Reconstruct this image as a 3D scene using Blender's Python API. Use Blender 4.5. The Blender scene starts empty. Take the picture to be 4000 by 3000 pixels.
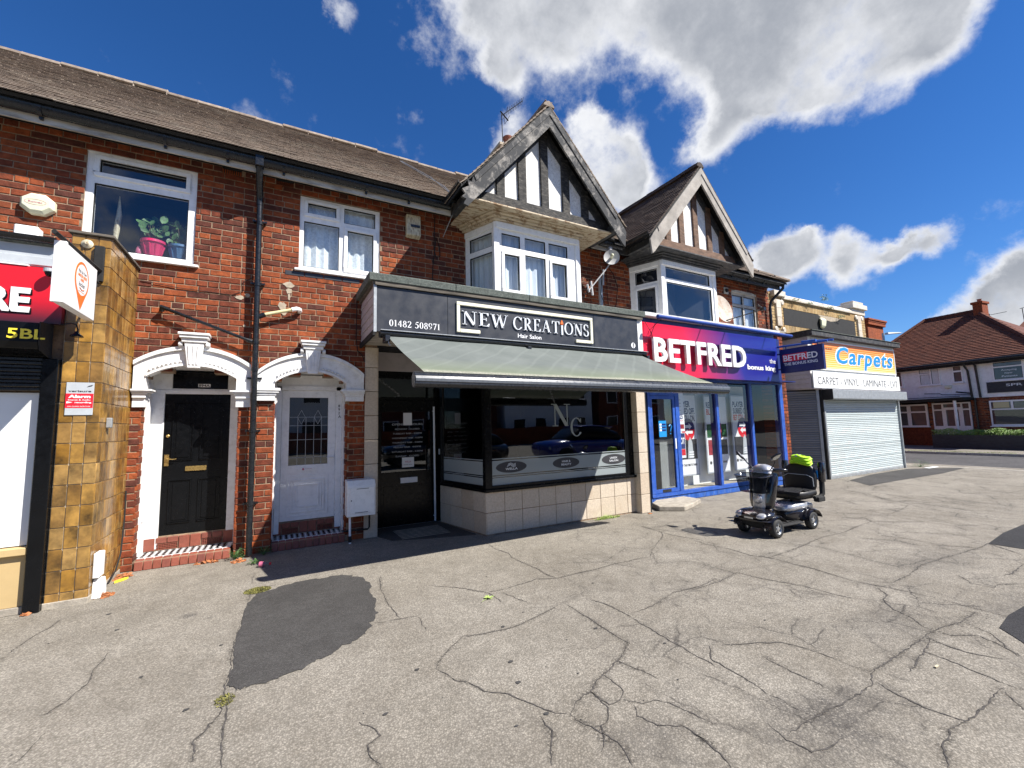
import bpy, bmesh, math, random
from mathutils import Vector, Matrix
from mathutils import noise as mnoise
SC = bpy.context.scene
COL = SC.collection
rnd = random.Random(7)
PI = math.pi

# ---------------------------------------------------------------- camera
def make_camera():
    yaw, pitch, roll = 0.502561575, 0.0977399513, -0.0247615110
    cy, sy, cp, sp = math.cos(yaw), math.sin(yaw), math.cos(pitch), math.sin(pitch)
    F = Vector((sy*cp, cy*cp, sp)); R = Vector((cy, -sy, 0)); U = R.cross(F)
    cr, sr = math.cos(roll), math.sin(roll)
    R2 = R*cr + U*sr; U2 = -R*sr + U*cr
    cd = bpy.data.cameras.new('camera'); ob = bpy.data.objects.new('camera', cd); COL.objects.link(ob)
    m = Matrix((R2, U2, -F)).transposed().to_4x4(); m.translation = Vector((0, 0, 1.52))
    ob.matrix_world = m
    cd.sensor_fit = 'HORIZONTAL'; cd.sensor_width = 36.0; cd.lens = 1674.645/4000*36.0
    cd.clip_start = 0.05; cd.clip_end = 2000
    SC.camera = ob
make_camera()

# ---------------------------------------------------------------- world, sun, exposure
SUNV = Vector((0.62, -0.686, 1.0)).normalized()
SUN_EL = math.asin(SUNV.z); SUN_AZ = math.atan2(SUNV.x, SUNV.y)
def nd(nt, t, **kw):
    n = nt.nodes.new(t)
    for k, v in kw.items():
        if k.startswith('i_'): n.inputs[int(k[2:])].default_value = v
        else: setattr(n, k, v)
    return n
def mth(nt, op, a, b=None, c=None, clamp=False):
    n = nt.nodes.new('ShaderNodeMath'); n.operation = op; n.use_clamp = clamp
    for i, v in enumerate((a, b, c)):
        if v is None: continue
        if isinstance(v, (int, float)): n.inputs[i].default_value = v
        else: nt.links.new(v, n.inputs[i])
    return n.outputs[0]
def mixc(nt, fac, a, b, mode='MIX'):
    n = nt.nodes.new('ShaderNodeMix'); n.data_type = 'RGBA'; n.blend_type = mode
    for s, v in ((0, fac), (6, a), (7, b)):
        if isinstance(v, (int, float)): n.inputs[s].default_value = v
        elif isinstance(v, (tuple, list)): n.inputs[s].default_value = (v[0], v[1], v[2], 1)
        else: nt.links.new(v, n.inputs[s])
    return n.outputs[2]
def ramp(nt, fac, stops, interp='LINEAR'):
    n = nt.nodes.new('ShaderNodeValToRGB'); n.color_ramp.interpolation = interp
    e = n.color_ramp.elements
    while len(e) > 1: e.remove(e[-1])
    e[0].position = stops[0][0]; c = stops[0][1]; e[0].color = (c, c, c, 1) if isinstance(c, (int, float)) else (*c, 1)
    for p, c in stops[1:]:
        x = e.new(p); x.color = (c, c, c, 1) if isinstance(c, (int, float)) else (*c, 1)
    nt.links.new(fac, n.inputs[0]); return n.outputs[0]

CLOUDS = [ # direction x,y,z, radius : big bank overhead, tail behind the gable, low puffs
(0.287,0.629,0.723,0.10),(0.398,0.595,0.698,0.11),(0.501,0.507,0.702,0.10),(0.604,0.461,0.650,0.085),(0.681,0.372,0.631,0.115),(0.712,0.405,0.573,0.075),(0.750,0.293,0.593,0.12),(0.760,0.339,0.554,0.075),(0.787,0.228,0.574,0.09),(0.810,0.181,0.558,0.05),(0.708,0.471,0.526,0.05),(0.361,0.493,0.792,0.14),(0.529,0.365,0.767,0.16),(0.674,0.234,0.701,0.14),(0.357,0.671,0.650,0.05),
(0.514,0.643,0.568,0.07),(0.570,0.633,0.524,0.1),(0.628,0.626,0.463,0.08),(0.520,0.617,0.591,0.04),(0.396,0.718,0.572,0.05),(0.6,0.62,0.5,0.07),
(0.073,0.710,0.700,0.035),(0.840,0.447,0.307,0.055),(0.863,0.399,0.308,0.055),(0.893,0.368,0.259,0.035),(0.889,0.342,0.305,0.04),(0.910,0.305,0.281,0.03),(0.916,0.279,0.290,0.03),(0.928,0.246,0.279,0.03),(0.852,0.395,0.344,0.02),(0.832,0.473,0.289,0.05),(0.950,0.274,0.149,0.03),(0.959,0.229,0.160,0.045),(0.963,0.188,0.180,0.045),(0.968,0.155,0.190,0.05),(0.97,0.2,0.135,0.045),(0.98,0.12,0.17,0.055),
(-0.5,-0.6,0.45,0.16),(0.2,-0.85,0.4,0.12),(0.7,-0.5,0.3,0.1),(-0.7,-0.3,0.25,0.14),(-0.2,-0.9,0.25,0.15),(0.5,-0.8,0.2,0.14),(0.9,-0.3,0.22,0.12),(-0.4,-0.3,0.8,0.14),(0.35,-0.75,0.5,0.1)]
def make_world():
    w = bpy.data.worlds.new('World'); SC.world = w; w.use_nodes = True
    nt = w.node_tree; nt.nodes.clear()
    out = nd(nt, 'ShaderNodeOutputWorld'); bg = nd(nt, 'ShaderNodeBackground')
    sky = nd(nt, 'ShaderNodeTexSky'); sky.sky_type = 'NISHITA'; sky.sun_disc = False
    sky.sun_elevation = SUN_EL; sky.sun_rotation = SUN_AZ
    sky.air_density = 1.0; sky.dust_density = 0.0; sky.ozone_density = 5.0; sky.altitude = 0
    # a more saturated clear blue all over the dome, as the photograph's sky implies
    hs = nd(nt, 'ShaderNodeHueSaturation'); hs.inputs['Saturation'].default_value = 1.22; hs.inputs['Value'].default_value = 0.80
    hs.inputs['Hue'].default_value = 0.502
    nt.links.new(sky.outputs[0], hs.inputs['Color'])
    tc = nd(nt, 'ShaderNodeTexCoord'); D = tc.outputs['Generated']
    n1 = nd(nt, 'ShaderNodeTexNoise'); n1.inputs['Scale'].default_value = 5.5; n1.inputs['Detail'].default_value = 12; n1.inputs['Roughness'].default_value = 0.62
    nt.links.new(D, n1.inputs['Vector'])
    n2 = nd(nt, 'ShaderNodeTexNoise'); n2.inputs['Scale'].default_value = 2.6; n2.inputs['Detail'].default_value = 5
    nt.links.new(D, n2.inputs['Vector'])
    n3 = nd(nt, 'ShaderNodeTexNoise'); n3.inputs['Scale'].default_value = 14; n3.inputs['Detail'].default_value = 12; n3.inputs['Roughness'].default_value = 0.62
    nt.links.new(D, n3.inputs['Vector'])
    # warp
    wv = nd(nt, 'ShaderNodeVectorMath'); wv.operation = 'MULTIPLY_ADD'
    sub = nd(nt, 'ShaderNodeVectorMath'); sub.operation = 'SUBTRACT'; sub.inputs[1].default_value = (0.5, 0.5, 0.5)
    nt.links.new(n1.outputs['Color'], sub.inputs[0]); nt.links.new(sub.outputs[0], wv.inputs[0]); wv.inputs[1].default_value = (0.13, 0.13, 0.13)
    nt.links.new(D, wv.inputs[2])
    acc = None
    for x, y, z, r in CLOUDS:
        d = nd(nt, 'ShaderNodeVectorMath'); d.operation = 'DISTANCE'; nt.links.new(wv.outputs[0], d.inputs[0])
        l = math.sqrt(x*x+y*y+z*z); d.inputs[1].default_value = (x/l, y/l, z/l)
        m = nd(nt, 'ShaderNodeMapRange'); m.interpolation_type = 'SMOOTHSTEP'
        m.inputs[1].default_value = r*1.45; m.inputs[2].default_value = 0.0; m.inputs[3].default_value = 0; m.inputs[4].default_value = 1
        nt.links.new(d.outputs['Value'], m.inputs[0])
        acc = m.outputs[0] if acc is None else mth(nt, 'ADD', acc, m.outputs[0])
    dens = mth(nt, 'MINIMUM', acc, 1.25)
    t = mth(nt, 'MULTIPLY_ADD', mth(nt, 'SUBTRACT', n3.outputs[0], 0.5), 1.5, dens)
    t = mth(nt, 'MULTIPLY_ADD', mth(nt, 'SUBTRACT', n1.outputs[0], 0.5), 2.2, t)
    al = nd(nt, 'ShaderNodeMapRange'); al.interpolation_type = 'SMOOTHSTEP'
    al.inputs[1].default_value = 0.22; al.inputs[2].default_value = 1.15; nt.links.new(t, al.inputs[0])
    sh = nd(nt, 'ShaderNodeMapRange'); sh.interpolation_type = 'SMOOTHSTEP'
    sh.inputs[1].default_value = 0.7; sh.inputs[2].default_value = 1.55
    nt.links.new(mth(nt, 'MULTIPLY_ADD', mth(nt, 'SUBTRACT', n2.outputs[0], 0.5), 1.3, mth(nt, 'MULTIPLY_ADD', mth(nt, 'SUBTRACT', n1.outputs[0], 0.5), 1.6, dens)), sh.inputs[0])
    cc = mixc(nt, sh.outputs[0], (6.5, 6.6, 6.85), (2.7, 2.9, 3.3))
    blue = mixc(nt, 1.0, hs.outputs[0], (0.85, 0.97, 1.18), 'MULTIPLY')
    f = mixc(nt, al.outputs[0], blue, cc)
    nt.links.new(f, bg.inputs[0]); bg.inputs[1].default_value = 0.074
    nt.links.new(bg.outputs[0], out.inputs[0])
make_world()
def make_sun():
    ld = bpy.data.lights.new('sun', 'SUN'); ld.energy = 5.0; ld.angle = math.radians(0.5); ld.color = (1.0, 0.955, 0.89)
    ob = bpy.data.objects.new('sun', ld); COL.objects.link(ob)
    ob.rotation_mode = 'QUATERNION'; ob.rotation_quaternion = SUNV.to_track_quat('Z', 'Y'); ob.location = SUNV*60
make_sun()
SC.view_settings.view_transform = 'Standard'; SC.view_settings.look = 'None'
SC.view_settings.exposure = 0.95; SC.view_settings.gamma = 1.0; SC.view_settings.use_curve_mapping = False
SC.render.engine = 'CYCLES'
SC.cycles.max_bounces = 6; SC.cycles.transparent_max_bounces = 10; SC.cycles.glossy_bounces = 3; SC.cycles.diffuse_bounces = 3

# ---------------------------------------------------------------- materials
MATS = {}
def newmat(name):
    m = bpy.data.materials.new(name); m.use_nodes = True
    MATS[name] = m; return m, m.node_tree, m.node_tree.nodes['Principled BSDF']
def setp(b, **kw):
    for k, v in kw.items():
        k = k.replace('_', ' ')
        if isinstance(v, tuple) and len(v) == 3: v = (*v, 1)
        b.inputs[k].default_value = v
def pos(nt, scale=(1, 1, 1), src='Position'):
    if src == 'Position': g = nd(nt, 'ShaderNodeNewGeometry'); o = g.outputs['Position']
    else: g = nd(nt, 'ShaderNodeTexCoord'); o = g.outputs['Object']
    mp = nd(nt, 'ShaderNodeMapping'); mp.inputs['Scale'].default_value = scale
    nt.links.new(o, mp.inputs['Vector']); return mp.outputs[0]
def noi(nt, v, scale, detail=4, rough=0.5, dist=0):
    n = nd(nt, 'ShaderNodeTexNoise'); n.inputs['Scale'].default_value = scale; n.inputs['Detail'].default_value = detail
    n.inputs['Roughness'].default_value = rough; n.inputs['Distortion'].default_value = dist
    nt.links.new(v, n.inputs['Vector']); return n.outputs[0]
def bump(nt, b, h, strength=0.3, dist=0.01):
    n = nd(nt, 'ShaderNodeBump'); n.inputs['Strength'].default_value = strength; n.inputs['Distance'].default_value = dist
    nt.links.new(h, n.inputs['Height']); nt.links.new(n.outputs[0], b.inputs['Normal'])
def simple(name, col, rough=0.6, var=0.12, nscale=6, bumps=0.1, bscale=60, metallic=0, spec=0.5, dirt=None, dirtamt=0.0, stretch=(1, 1, 1), coat=0):
    m, nt, b = newmat(name); setp(b, Roughness=rough, Metallic=metallic); b.inputs['Specular IOR Level'].default_value = spec
    if coat: b.inputs['Coat Weight'].default_value = coat
    p = pos(nt, stretch)
    n = noi(nt, p, nscale, 6, 0.6)
    dk = tuple(c*(1-var*1.6) for c in col); lt = tuple(min(1, c*(1+var)) for c in col)
    c = ramp(nt, n, [(0.3, dk), (0.7, lt)])
    if dirt:
        n2 = noi(nt, p, nscale*2.3, 8, 0.7)
        c = mixc(nt, mth(nt, 'MULTIPLY', ramp(nt, n2, [(0.48, 0.0), (0.66, 1.0)]), dirtamt), c, dirt)
    nt.links.new(c, b.inputs['Base Color'])
    if bumps: bump(nt, b, noi(nt, p, bscale, 4, 0.6), bumps, 0.004)
    r = noi(nt, p, nscale*4, 4)
    nt.links.new(ramp(nt, r, [(0.3, max(0, rough-0.08)), (0.7, min(1, rough+0.08))]), b.inputs['Roughness'])
    return m
def rand_src(nt):
    a = nd(nt, 'ShaderNodeAttribute'); a.attribute_name = 'rnd'
    o = nd(nt, 'ShaderNodeObjectInfo')
    return mth(nt, 'FRACT', mth(nt, 'ADD', a.outputs['Fac'], mth(nt, 'MULTIPLY', o.outputs['Random'], 0.999)))
def piecemat(name, stops, rough, var=0.25, nscale=22, bumps=0.35, bscale=90, grime=None, gamt=0.5, gscale=2.2, spec=0.3, glaze=0, interp='LINEAR'):
    """material of countable pieces (bricks, tiles): each piece takes its own tone from a ramp"""
    m, nt, b = newmat(name); b.inputs['Specular IOR Level'].default_value = spec
    r = rand_src(nt); base = ramp(nt, r, stops, interp)
    p = pos(nt)
    off = nd(nt, 'ShaderNodeVectorMath'); off.operation = 'ADD'
    cb = nd(nt, 'ShaderNodeCombineXYZ'); nt.links.new(mth(nt, 'MULTIPLY', r, 37.0), cb.inputs[0]); nt.links.new(mth(nt, 'MULTIPLY', r, 11.0), cb.inputs[2])
    nt.links.new(p, off.inputs[0]); nt.links.new(cb.outputs[0], off.inputs[1])
    n = noi(nt, off.outputs[0], nscale, 6, 0.65)
    c = mixc(nt, 1.0, base, ramp(nt, n, [(0.25, 1-var*1.7), (0.75, 1+var*0.6)]), 'MULTIPLY')
    if grime:
        g = noi(nt, p, gscale, 8, 0.68)
        c = mixc(nt, mth(nt, 'MULTIPLY', ramp(nt, g, [(0.5, 0.0), (0.72, 1.0)]), gamt), c, grime)
    nt.links.new(c, b.inputs['Base Color'])
    b.inputs['Roughness'].default_value = rough
    if glaze: b.inputs['Coat Weight'].default_value = glaze; b.inputs['Coat Roughness'].default_value = 0.12
    bump(nt, b, noi(nt, off.outputs[0], bscale, 5, 0.65), bumps, 0.006)
    return m

def build_materials():
    # red facing brick, from bright orange-red to burnt purple brown
    piecemat('brick', [(0.0, (0.30, 0.070, 0.024)), (0.22, (0.36, 0.090, 0.028)), (0.42, (0.25, 0.056, 0.021)), (0.62, (0.19, 0.045, 0.021)), (0.78, (0.125, 0.035, 0.021)), (0.9, (0.11, 0.036, 0.025)), (1.0, (0.28, 0.066, 0.025))],
             0.9, var=0.4, nscale=13, bumps=0.9, bscale=75, grime=(0.075, 0.03, 0.02), gamt=0.6, gscale=1.4)
    simple('grout', (0.52, 0.45, 0.34), 0.9, 0.1, 9, 0.3, 120, dirt=(0.25, 0.2, 0.14), dirtamt=0.5)
    simple('mortar', (0.32, 0.22, 0.14), 0.95, 0.2, 9, 0.6, 120, dirt=(0.1, 0.07, 0.055), dirtamt=0.75)
    simple('mortar_patch', (0.42, 0.35, 0.26), 0.95, 0.15, 16, 0.6, 120)
    piecemat('buff_brick', [(0, (0.5, 0.34, 0.15)), (0.4, (0.58, 0.42, 0.21)), (0.8, (0.44, 0.28, 0.12)), (1, (0.53, 0.37, 0.17))], 0.9, grime=(0.15, 0.1, 0.06), gamt=0.6)
    piecemat('quarry_brick', [(0, (0.22, 0.06, 0.035)), (0.5, (0.27, 0.075, 0.045)), (1, (0.17, 0.05, 0.035))], 0.55, var=0.15, grime=(0.1, 0.05, 0.04), gamt=0.5, spec=0.5)
    piecemat('roof_tile', [(0, (0.28, 0.22, 0.17)), (0.35, (0.34, 0.275, 0.215)), (0.7, (0.235, 0.185, 0.145)), (1, (0.31, 0.25, 0.2))], 0.93, var=0.3, nscale=14, grime=(0.34, 0.31, 0.25), gamt=0.5, gscale=3.0)
    piecemat('dark_roof_tile', [(0, (0.062, 0.043, 0.035)), (0.5, (0.085, 0.058, 0.045)), (1, (0.05, 0.036, 0.03))], 0.85, var=0.3, grime=(0.16, 0.13, 0.11), gamt=0.35)
    piecemat('red_roof_tile', [(0, (0.16, 0.055, 0.033)), (0.5, (0.2, 0.072, 0.042)), (1, (0.12, 0.042, 0.028))], 0.9, var=0.3, grime=(0.1, 0.05, 0.035), gamt=0.5)
    piecemat('ochre_tile', [(0, (0.33, 0.165, 0.022)), (0.25, (0.42, 0.23, 0.05)), (0.5, (0.21, 0.1, 0.018)), (0.75, (0.46, 0.28, 0.09)), (1, (0.27, 0.13, 0.015))], 0.4, var=0.6, nscale=5, bumps=0.25, bscale=40, grime=(0.12, 0.055, 0.015), gamt=0.55, gscale=6, spec=0.5, glaze=0.35)
    piecemat('cream_tile', [(0, (0.56, 0.47, 0.36)), (0.5, (0.62, 0.53, 0.42)), (1, (0.53, 0.43, 0.32))], 0.5, var=0.16, nscale=40, bumps=0.5, bscale=45, grime=(0.42, 0.32, 0.22), gamt=0.5, gscale=5, spec=0.4)
    piecemat('faience', [(0, (0.66, 0.58, 0.45)), (0.5, (0.73, 0.66, 0.54)), (1, (0.6, 0.5, 0.37))], 0.45, var=0.15, grime=(0.2, 0.15, 0.09), gamt=0.5, spec=0.5)
    piecemat('shutter_slat', [(0, (0.38, 0.44, 0.44)), (0.5, (0.5, 0.56, 0.56)), (1, (0.56, 0.62, 0.61))], 0.42, var=0.08, nscale=3, bumps=0.03, grime=(0.42, 0.42, 0.38), gamt=0.4, gscale=1.5, spec=0.5)
    piecemat('dark_slat', [(0, (0.13, 0.14, 0.16)), (1, (0.17, 0.18, 0.2))], 0.45, var=0.1, nscale=3, bumps=0.03, spec=0.5)
    simple('upvc', (0.86, 0.855, 0.84), 0.32, 0.03, 5, 0.02, 40, dirt=(0.5, 0.5, 0.47), dirtamt=0.25)
    simple('white_paint', (0.78, 0.78, 0.77), 0.55, 0.05, 5, 0.25, 50, dirt=(0.46, 0.43, 0.37), dirtamt=0.4)
    simple('render_white', (0.85, 0.85, 0.84), 0.85, 0.05, 4, 0.4, 60, dirt=(0.5, 0.48, 0.44), dirtamt=0.3)
    simple('stucco', (0.78, 0.77, 0.74), 0.95, 0.1, 14, 1.0, 38, dirt=(0.33, 0.29, 0.22), dirtamt=0.55)
    simple('black_plastic', (0.009, 0.0105, 0.013), 0.3, 0.2, 8, 0.03, 30, dirt=(0.03, 0.03, 0.03), dirtamt=0.4)
    simple('black_gloss', (0.0045, 0.005, 0.006), 0.22, 0.15, 6, 0.02, 20, spec=0.22)
    simple('black_matt', (0.012, 0.012, 0.012), 0.85, 0.3, 8, 0.3, 60)
    simple('charcoal_sign', (0.026, 0.029, 0.037), 0.42, 0.1, 2, 0.02, 30, dirt=(0.045, 0.047, 0.052), dirtamt=0.4)
    simple('sign_white', (0.82, 0.82, 0.82), 0.35, 0.02, 5, 0)
    simple('sign_silver', (0.72, 0.75, 0.78), 0.4, 0.03, 5, 0)
    simple('sign_cream', (0.78, 0.75, 0.58), 0.45, 0.04, 5, 0.02)
    simple('sign_red', (0.68, 0.015, 0.03), 0.4, 0.06, 3, 0.02)
    simple('bar_grey', (0.1, 0.11, 0.125), 0.3, 0.08, 8, 0)
    simple('sign_yellow', (0.85, 0.68, 0.05), 0.4, 0.03, 5, 0)
    simple('sign_orange', (0.82, 0.17, 0.03), 0.45, 0.03, 5, 0)
    simple('sign_blue', (0.012, 0.018, 0.11), 0.35, 0.1, 5, 0)
    simple('sign_cyan', (0.01, 0.25, 0.62), 0.4, 0.04, 5, 0)
    simple('sign_grey', (0.45, 0.48, 0.5), 0.45, 0.06, 8, 0)
    simple('ink', (0.03, 0.03, 0.035), 0.6, 0.1, 5, 0)
    simple('ink_navy', (0.02, 0.03, 0.14), 0.6, 0.1, 5, 0)
    simple('poster_green', (0.015, 0.1, 0.03), 0.5, 0.4, 14, 0)
    simple('poster_dark', (0.025, 0.025, 0.03), 0.5, 0.5, 18, 0)
    simple('poster_red', (0.35, 0.03, 0.04), 0.5, 0.3, 18, 0)
    simple('blue_paint', (0.02, 0.09, 0.42), 0.42, 0.16, 6, 0.12, 40, dirt=(0.12, 0.2, 0.45), dirtamt=0.35)
    simple('tube_blue', (0.012, 0.05, 0.26), 0.55, 0.16, 6, 0.1, 40, spec=0.25)
    simple('blue_ribbed', (0.03, 0.13, 0.5), 0.5, 0.2, 9, 0.1, 40, stretch=(1, 1, 0.2), dirt=(0.2, 0.3, 0.5), dirtamt=0.5)
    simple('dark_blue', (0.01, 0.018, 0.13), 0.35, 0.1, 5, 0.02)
    simple('felt_roof', (0.085, 0.1, 0.088), 0.95, 0.25, 20, 0.8, 160, dirt=(0.2, 0.215, 0.19), dirtamt=0.6)
    simple('rotten_wood', (0.14, 0.12, 0.095), 0.95, 0.5, 5, 0.8, 30, stretch=(0.35, 1, 5), dirt=(0.02, 0.02, 0.02), dirtamt=0.9)
    simple('grey_wood', (0.36, 0.33, 0.29), 0.9, 0.25, 4, 0.5, 20, stretch=(1, 1, 1), dirt=(0.2, 0.18, 0.16), dirtamt=0.5)
    simple('brown_wood', (0.13, 0.07, 0.042), 0.85, 0.35, 5, 0.5, 20, stretch=(1, 1, 3), dirt=(0.25, 0.16, 0.1), dirtamt=0.5)
    # black paint flaked off pale weathered timber
    m, nt, b = newmat('flaked_paint'); setp(b, Roughness=0.85)
    p = pos(nt, (1, 1, 1)); n = noi(nt, p, 7, 10, 0.72, 0.8); n2 = noi(nt, p, 2.2, 3)
    f = ramp(nt, mth(nt, 'MULTIPLY_ADD', n2, 0.5, n), [(0.73, 0.0), (0.9, 1.0)])
    c = mixc(nt, f, (0.035, 0.036, 0.038), ramp(nt, noi(nt, p, 30, 6, 0.7), [(0.3, (0.15, 0.14, 0.125)), (0.7, (0.36, 0.335, 0.3))]))
    nt.links.new(c, b.inputs['Base Color']); bump(nt, b, mth(nt, 'SUBTRACT', 1.0, f), 0.5, 0.004)
    simple('black_timber', (0.022, 0.021, 0.02), 0.85, 0.35, 5, 0.5, 20, stretch=(1, 1, 3), dirt=(0.2, 0.18, 0.15), dirtamt=0.45)
    # cream paint peeling off timber soffit
    m, nt, b = newmat('peeling_cream'); setp(b, Roughness=0.85)
    p = pos(nt, (1, 2.5, 1)); n = noi(nt, p, 6, 9, 0.75, 0.6)
    f = ramp(nt, n, [(0.5, 0.0), (0.58, 1.0)])
    c = mixc(nt, f, (0.6, 0.5, 0.36), ramp(nt, noi(nt, p, 20, 6, 0.7), [(0.3, (0.22, 0.12, 0.06)), (0.7, (0.4, 0.27, 0.15))]))
    nt.links.new(c, b.inputs['Base Color']); bump(nt, b, mth(nt, 'SUBTRACT', 1.0, f), 0.6, 0.006)
    simple('soffit_board', (0.5, 0.47, 0.41), 0.75, 0.14, 4, 0.3, 40, stretch=(0.4, 2, 2), dirt=(0.16, 0.13, 0.1), dirtamt=0.7)
    simple('black_soffit', (0.03, 0.031, 0.034), 0.7, 0.3, 5, 0.4, 30, dirt=(0.16, 0.15, 0.13), dirtamt=0.5)
    simple('cladding', (0.5, 0.45, 0.45), 0.6, 0.06, 3, 0.05, 40, dirt=(0.33, 0.3, 0.28), dirtamt=0.5)
    simple('awning_box', (0.02, 0.022, 0.026), 0.3, 0.1, 6, 0.02)
    simple('silver', (0.6, 0.62, 0.64), 0.28, 0.06, 5, 0.02, metallic=0.85)
    simple('galvanised', (0.38, 0.4, 0.41), 0.5, 0.12, 12, 0.05, metallic=0.5)
    simple('brass', (0.65, 0.45, 0.16), 0.3, 0.1, 12, 0.03, metallic=0.9)
    simple('terracotta', (0.29, 0.1, 0.055), 0.85, 0.2, 10, 0.2)
    simple('yellow_pipe', (0.66, 0.6, 0.33), 0.5, 0.08, 8, 0)
    simple('alarm_cream', (0.72, 0.72, 0.52), 0.4, 0.05, 6, 0)
    simple('alarm_old', (0.62, 0.56, 0.4), 0.6, 0.1, 12, 0.1, dirt=(0.2, 0.12, 0.06), dirtamt=0.9, stretch=(1.5, 1, 0.5))
    simple('dish_grey', (0.5, 0.5, 0.5), 0.5, 0.06, 8, 0)
    simple('dish_rust', (0.5, 0.43, 0.36), 0.7, 0.15, 3, 0, dirt=(0.33, 0.19, 0.11), dirtamt=0.8)
    simple('concrete', (0.36, 0.32, 0.26), 0.95, 0.2, 9, 0.9, 90, dirt=(0.2, 0.18, 0.15), dirtamt=0.6)
    simple('kerb_stone', (0.4, 0.37, 0.32), 0.95, 0.15, 9, 0.6, 90)
    simple('stall_cream', (0.5, 0.36, 0.17), 0.7, 0.06, 3, 0.1)
    simple('panel_white', (0.76, 0.77, 0.75), 0.5, 0.04, 3, 0.02)
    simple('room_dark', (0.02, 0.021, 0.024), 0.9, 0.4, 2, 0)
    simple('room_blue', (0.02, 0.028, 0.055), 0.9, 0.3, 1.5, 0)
    simple('room_grey', (0.12, 0.12, 0.12), 0.9, 0.2, 2, 0)
    simple('display_board', (0.8, 0.82, 0.8), 0.7, 0.05, 2, 0)
    simple('curtain', (0.8, 0.83, 0.85), 0.9, 0.1, 9, 0.2, stretch=(3, 3, 0.4))
    simple('net_curtain', (0.78, 0.81, 0.82), 0.9, 0.15, 30, 0.5, 60)
    simple('pink_plastic', (0.6, 0.03, 0.12), 0.45, 0.08, 6, 0)
    simple('blue_plastic', (0.06, 0.13, 0.24), 0.45, 0.08, 6, 0)
    simple('leaf', (0.075, 0.16, 0.045), 0.55, 0.45, 12, 0.1)
    simple('hedge_leaf', (0.2, 0.34, 0.05), 0.6, 0.5, 8, 0)
    simple('pale_leaf', (0.34, 0.44, 0.12), 0.6, 0.15, 20, 0.1)
    simple('dead_leaf', (0.36, 0.13, 0.045), 0.8, 0.35, 20, 0.1)
    simple('moss', (0.17, 0.16, 0.04), 0.95, 0.5, 30, 0.4)
    simple('stem', (0.16, 0.13, 0.06), 0.8, 0.2, 12, 0)
    simple('tyre', (0.02, 0.02, 0.02), 0.75, 0.2, 20, 0.2)
    simple('scooter_black', (0.012, 0.011, 0.014), 0.18, 0.1, 5, 0, coat=0.6)
    simple('scooter_silver', (0.5, 0.51, 0.54), 0.3, 0.06, 5, 0.02, metallic=0.6)
    simple('vinyl', (0.008, 0.008, 0.009), 0.5, 0.2, 10, 0.5, 14)
    simple('hi_vis', (0.42, 0.75, 0.02), 0.6, 0.08, 12, 0.3, 20)
    simple('amber', (0.8, 0.15, 0.02), 0.25, 0.05, 5, 0)
    simple('lens_clear', (0.6, 0.6, 0.62), 0.12, 0.1, 30, 0, metallic=0.4)
    simple('planter_grey', (0.035, 0.036, 0.042), 0.75, 0.25, 6, 0.2, stretch=(1, 1, 4))
    simple('awning_edge', (0.2, 0.19, 0.12), 0.9, 0.5, 40, 0.3)
    simple('plate_pink', (0.5, 0.12, 0.2), 0.3, 0.1, 5, 0)
    # translucent awning canvas
    m, nt, b = newmat('canvas'); setp(b, Roughness=0.85); b.inputs['Specular IOR Level'].default_value = 0.1
    p = pos(nt, (1, 1, 1)); n = noi(nt, p, 2.2, 7, 0.6, 0.3)
    c = ramp(nt, n, [(0.3, (0.135, 0.152, 0.143)), (0.7, (0.18, 0.198, 0.186))])
    wv = nd(nt, 'ShaderNodeTexWave'); wv.bands_direction = 'X'; wv.inputs['Scale'].default_value = 1.3; wv.inputs['Distortion'].default_value = 1.0; wv.inputs['Detail'].default_value = 2
    mp = nd(nt, 'ShaderNodeMapping'); mp.inputs['Rotation'].default_value = (0, 0, 0.8); nt.links.new(p, mp.inputs[0]); nt.links.new(mp.outputs[0], wv.inputs[0])
    c = mixc(nt, mth(nt, 'MULTIPLY', ramp(nt, wv.outputs[0], [(0.9, 0.0), (1.0, 1.0)]), 0.1), c, (0.36, 0.39, 0.36))
    g = nd(nt, 'ShaderNodeNewGeometry'); sp = nd(nt, 'ShaderNodeSeparateXYZ'); nt.links.new(g.outputs['Position'], sp.inputs[0])
    low = ramp(nt, mth(nt, 'SUBTRACT', sp.outputs[2], 2.0), [(0.06, 1.0), (0.3, 0.0)])
    c = mixc(nt, mth(nt, 'MULTIPLY', low, 0.55), c, (0.2, 0.235, 0.13))
    sc = ramp(nt, noi(nt, p, 60, 4, 0.7), [(0.4, 0.0), (0.6, 1.0)])
    band = ramp(nt, mth(nt, 'SUBTRACT', sp.outputs[2], 2.0), [(0.085, 1.0), (0.11, 0.0)])
    c = mixc(nt, mth(nt, 'MULTIPLY', sc, band), c, (0.42, 0.4, 0.33))
    tr = nd(nt, 'ShaderNodeBsdfTranslucent'); nt.links.new(c, tr.inputs[0]); nt.links.new(c, b.inputs['Base Color'])
    mx = nd(nt, 'ShaderNodeMixShader'); mx.inputs[0].default_value = 0.12
    nt.links.new(b.outputs[0], mx.inputs[1]); nt.links.new(tr.outputs[0], mx.inputs[2])
    nt.links.new(mx.outputs[0], nt.nodes['Material Output'].inputs[0])
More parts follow.
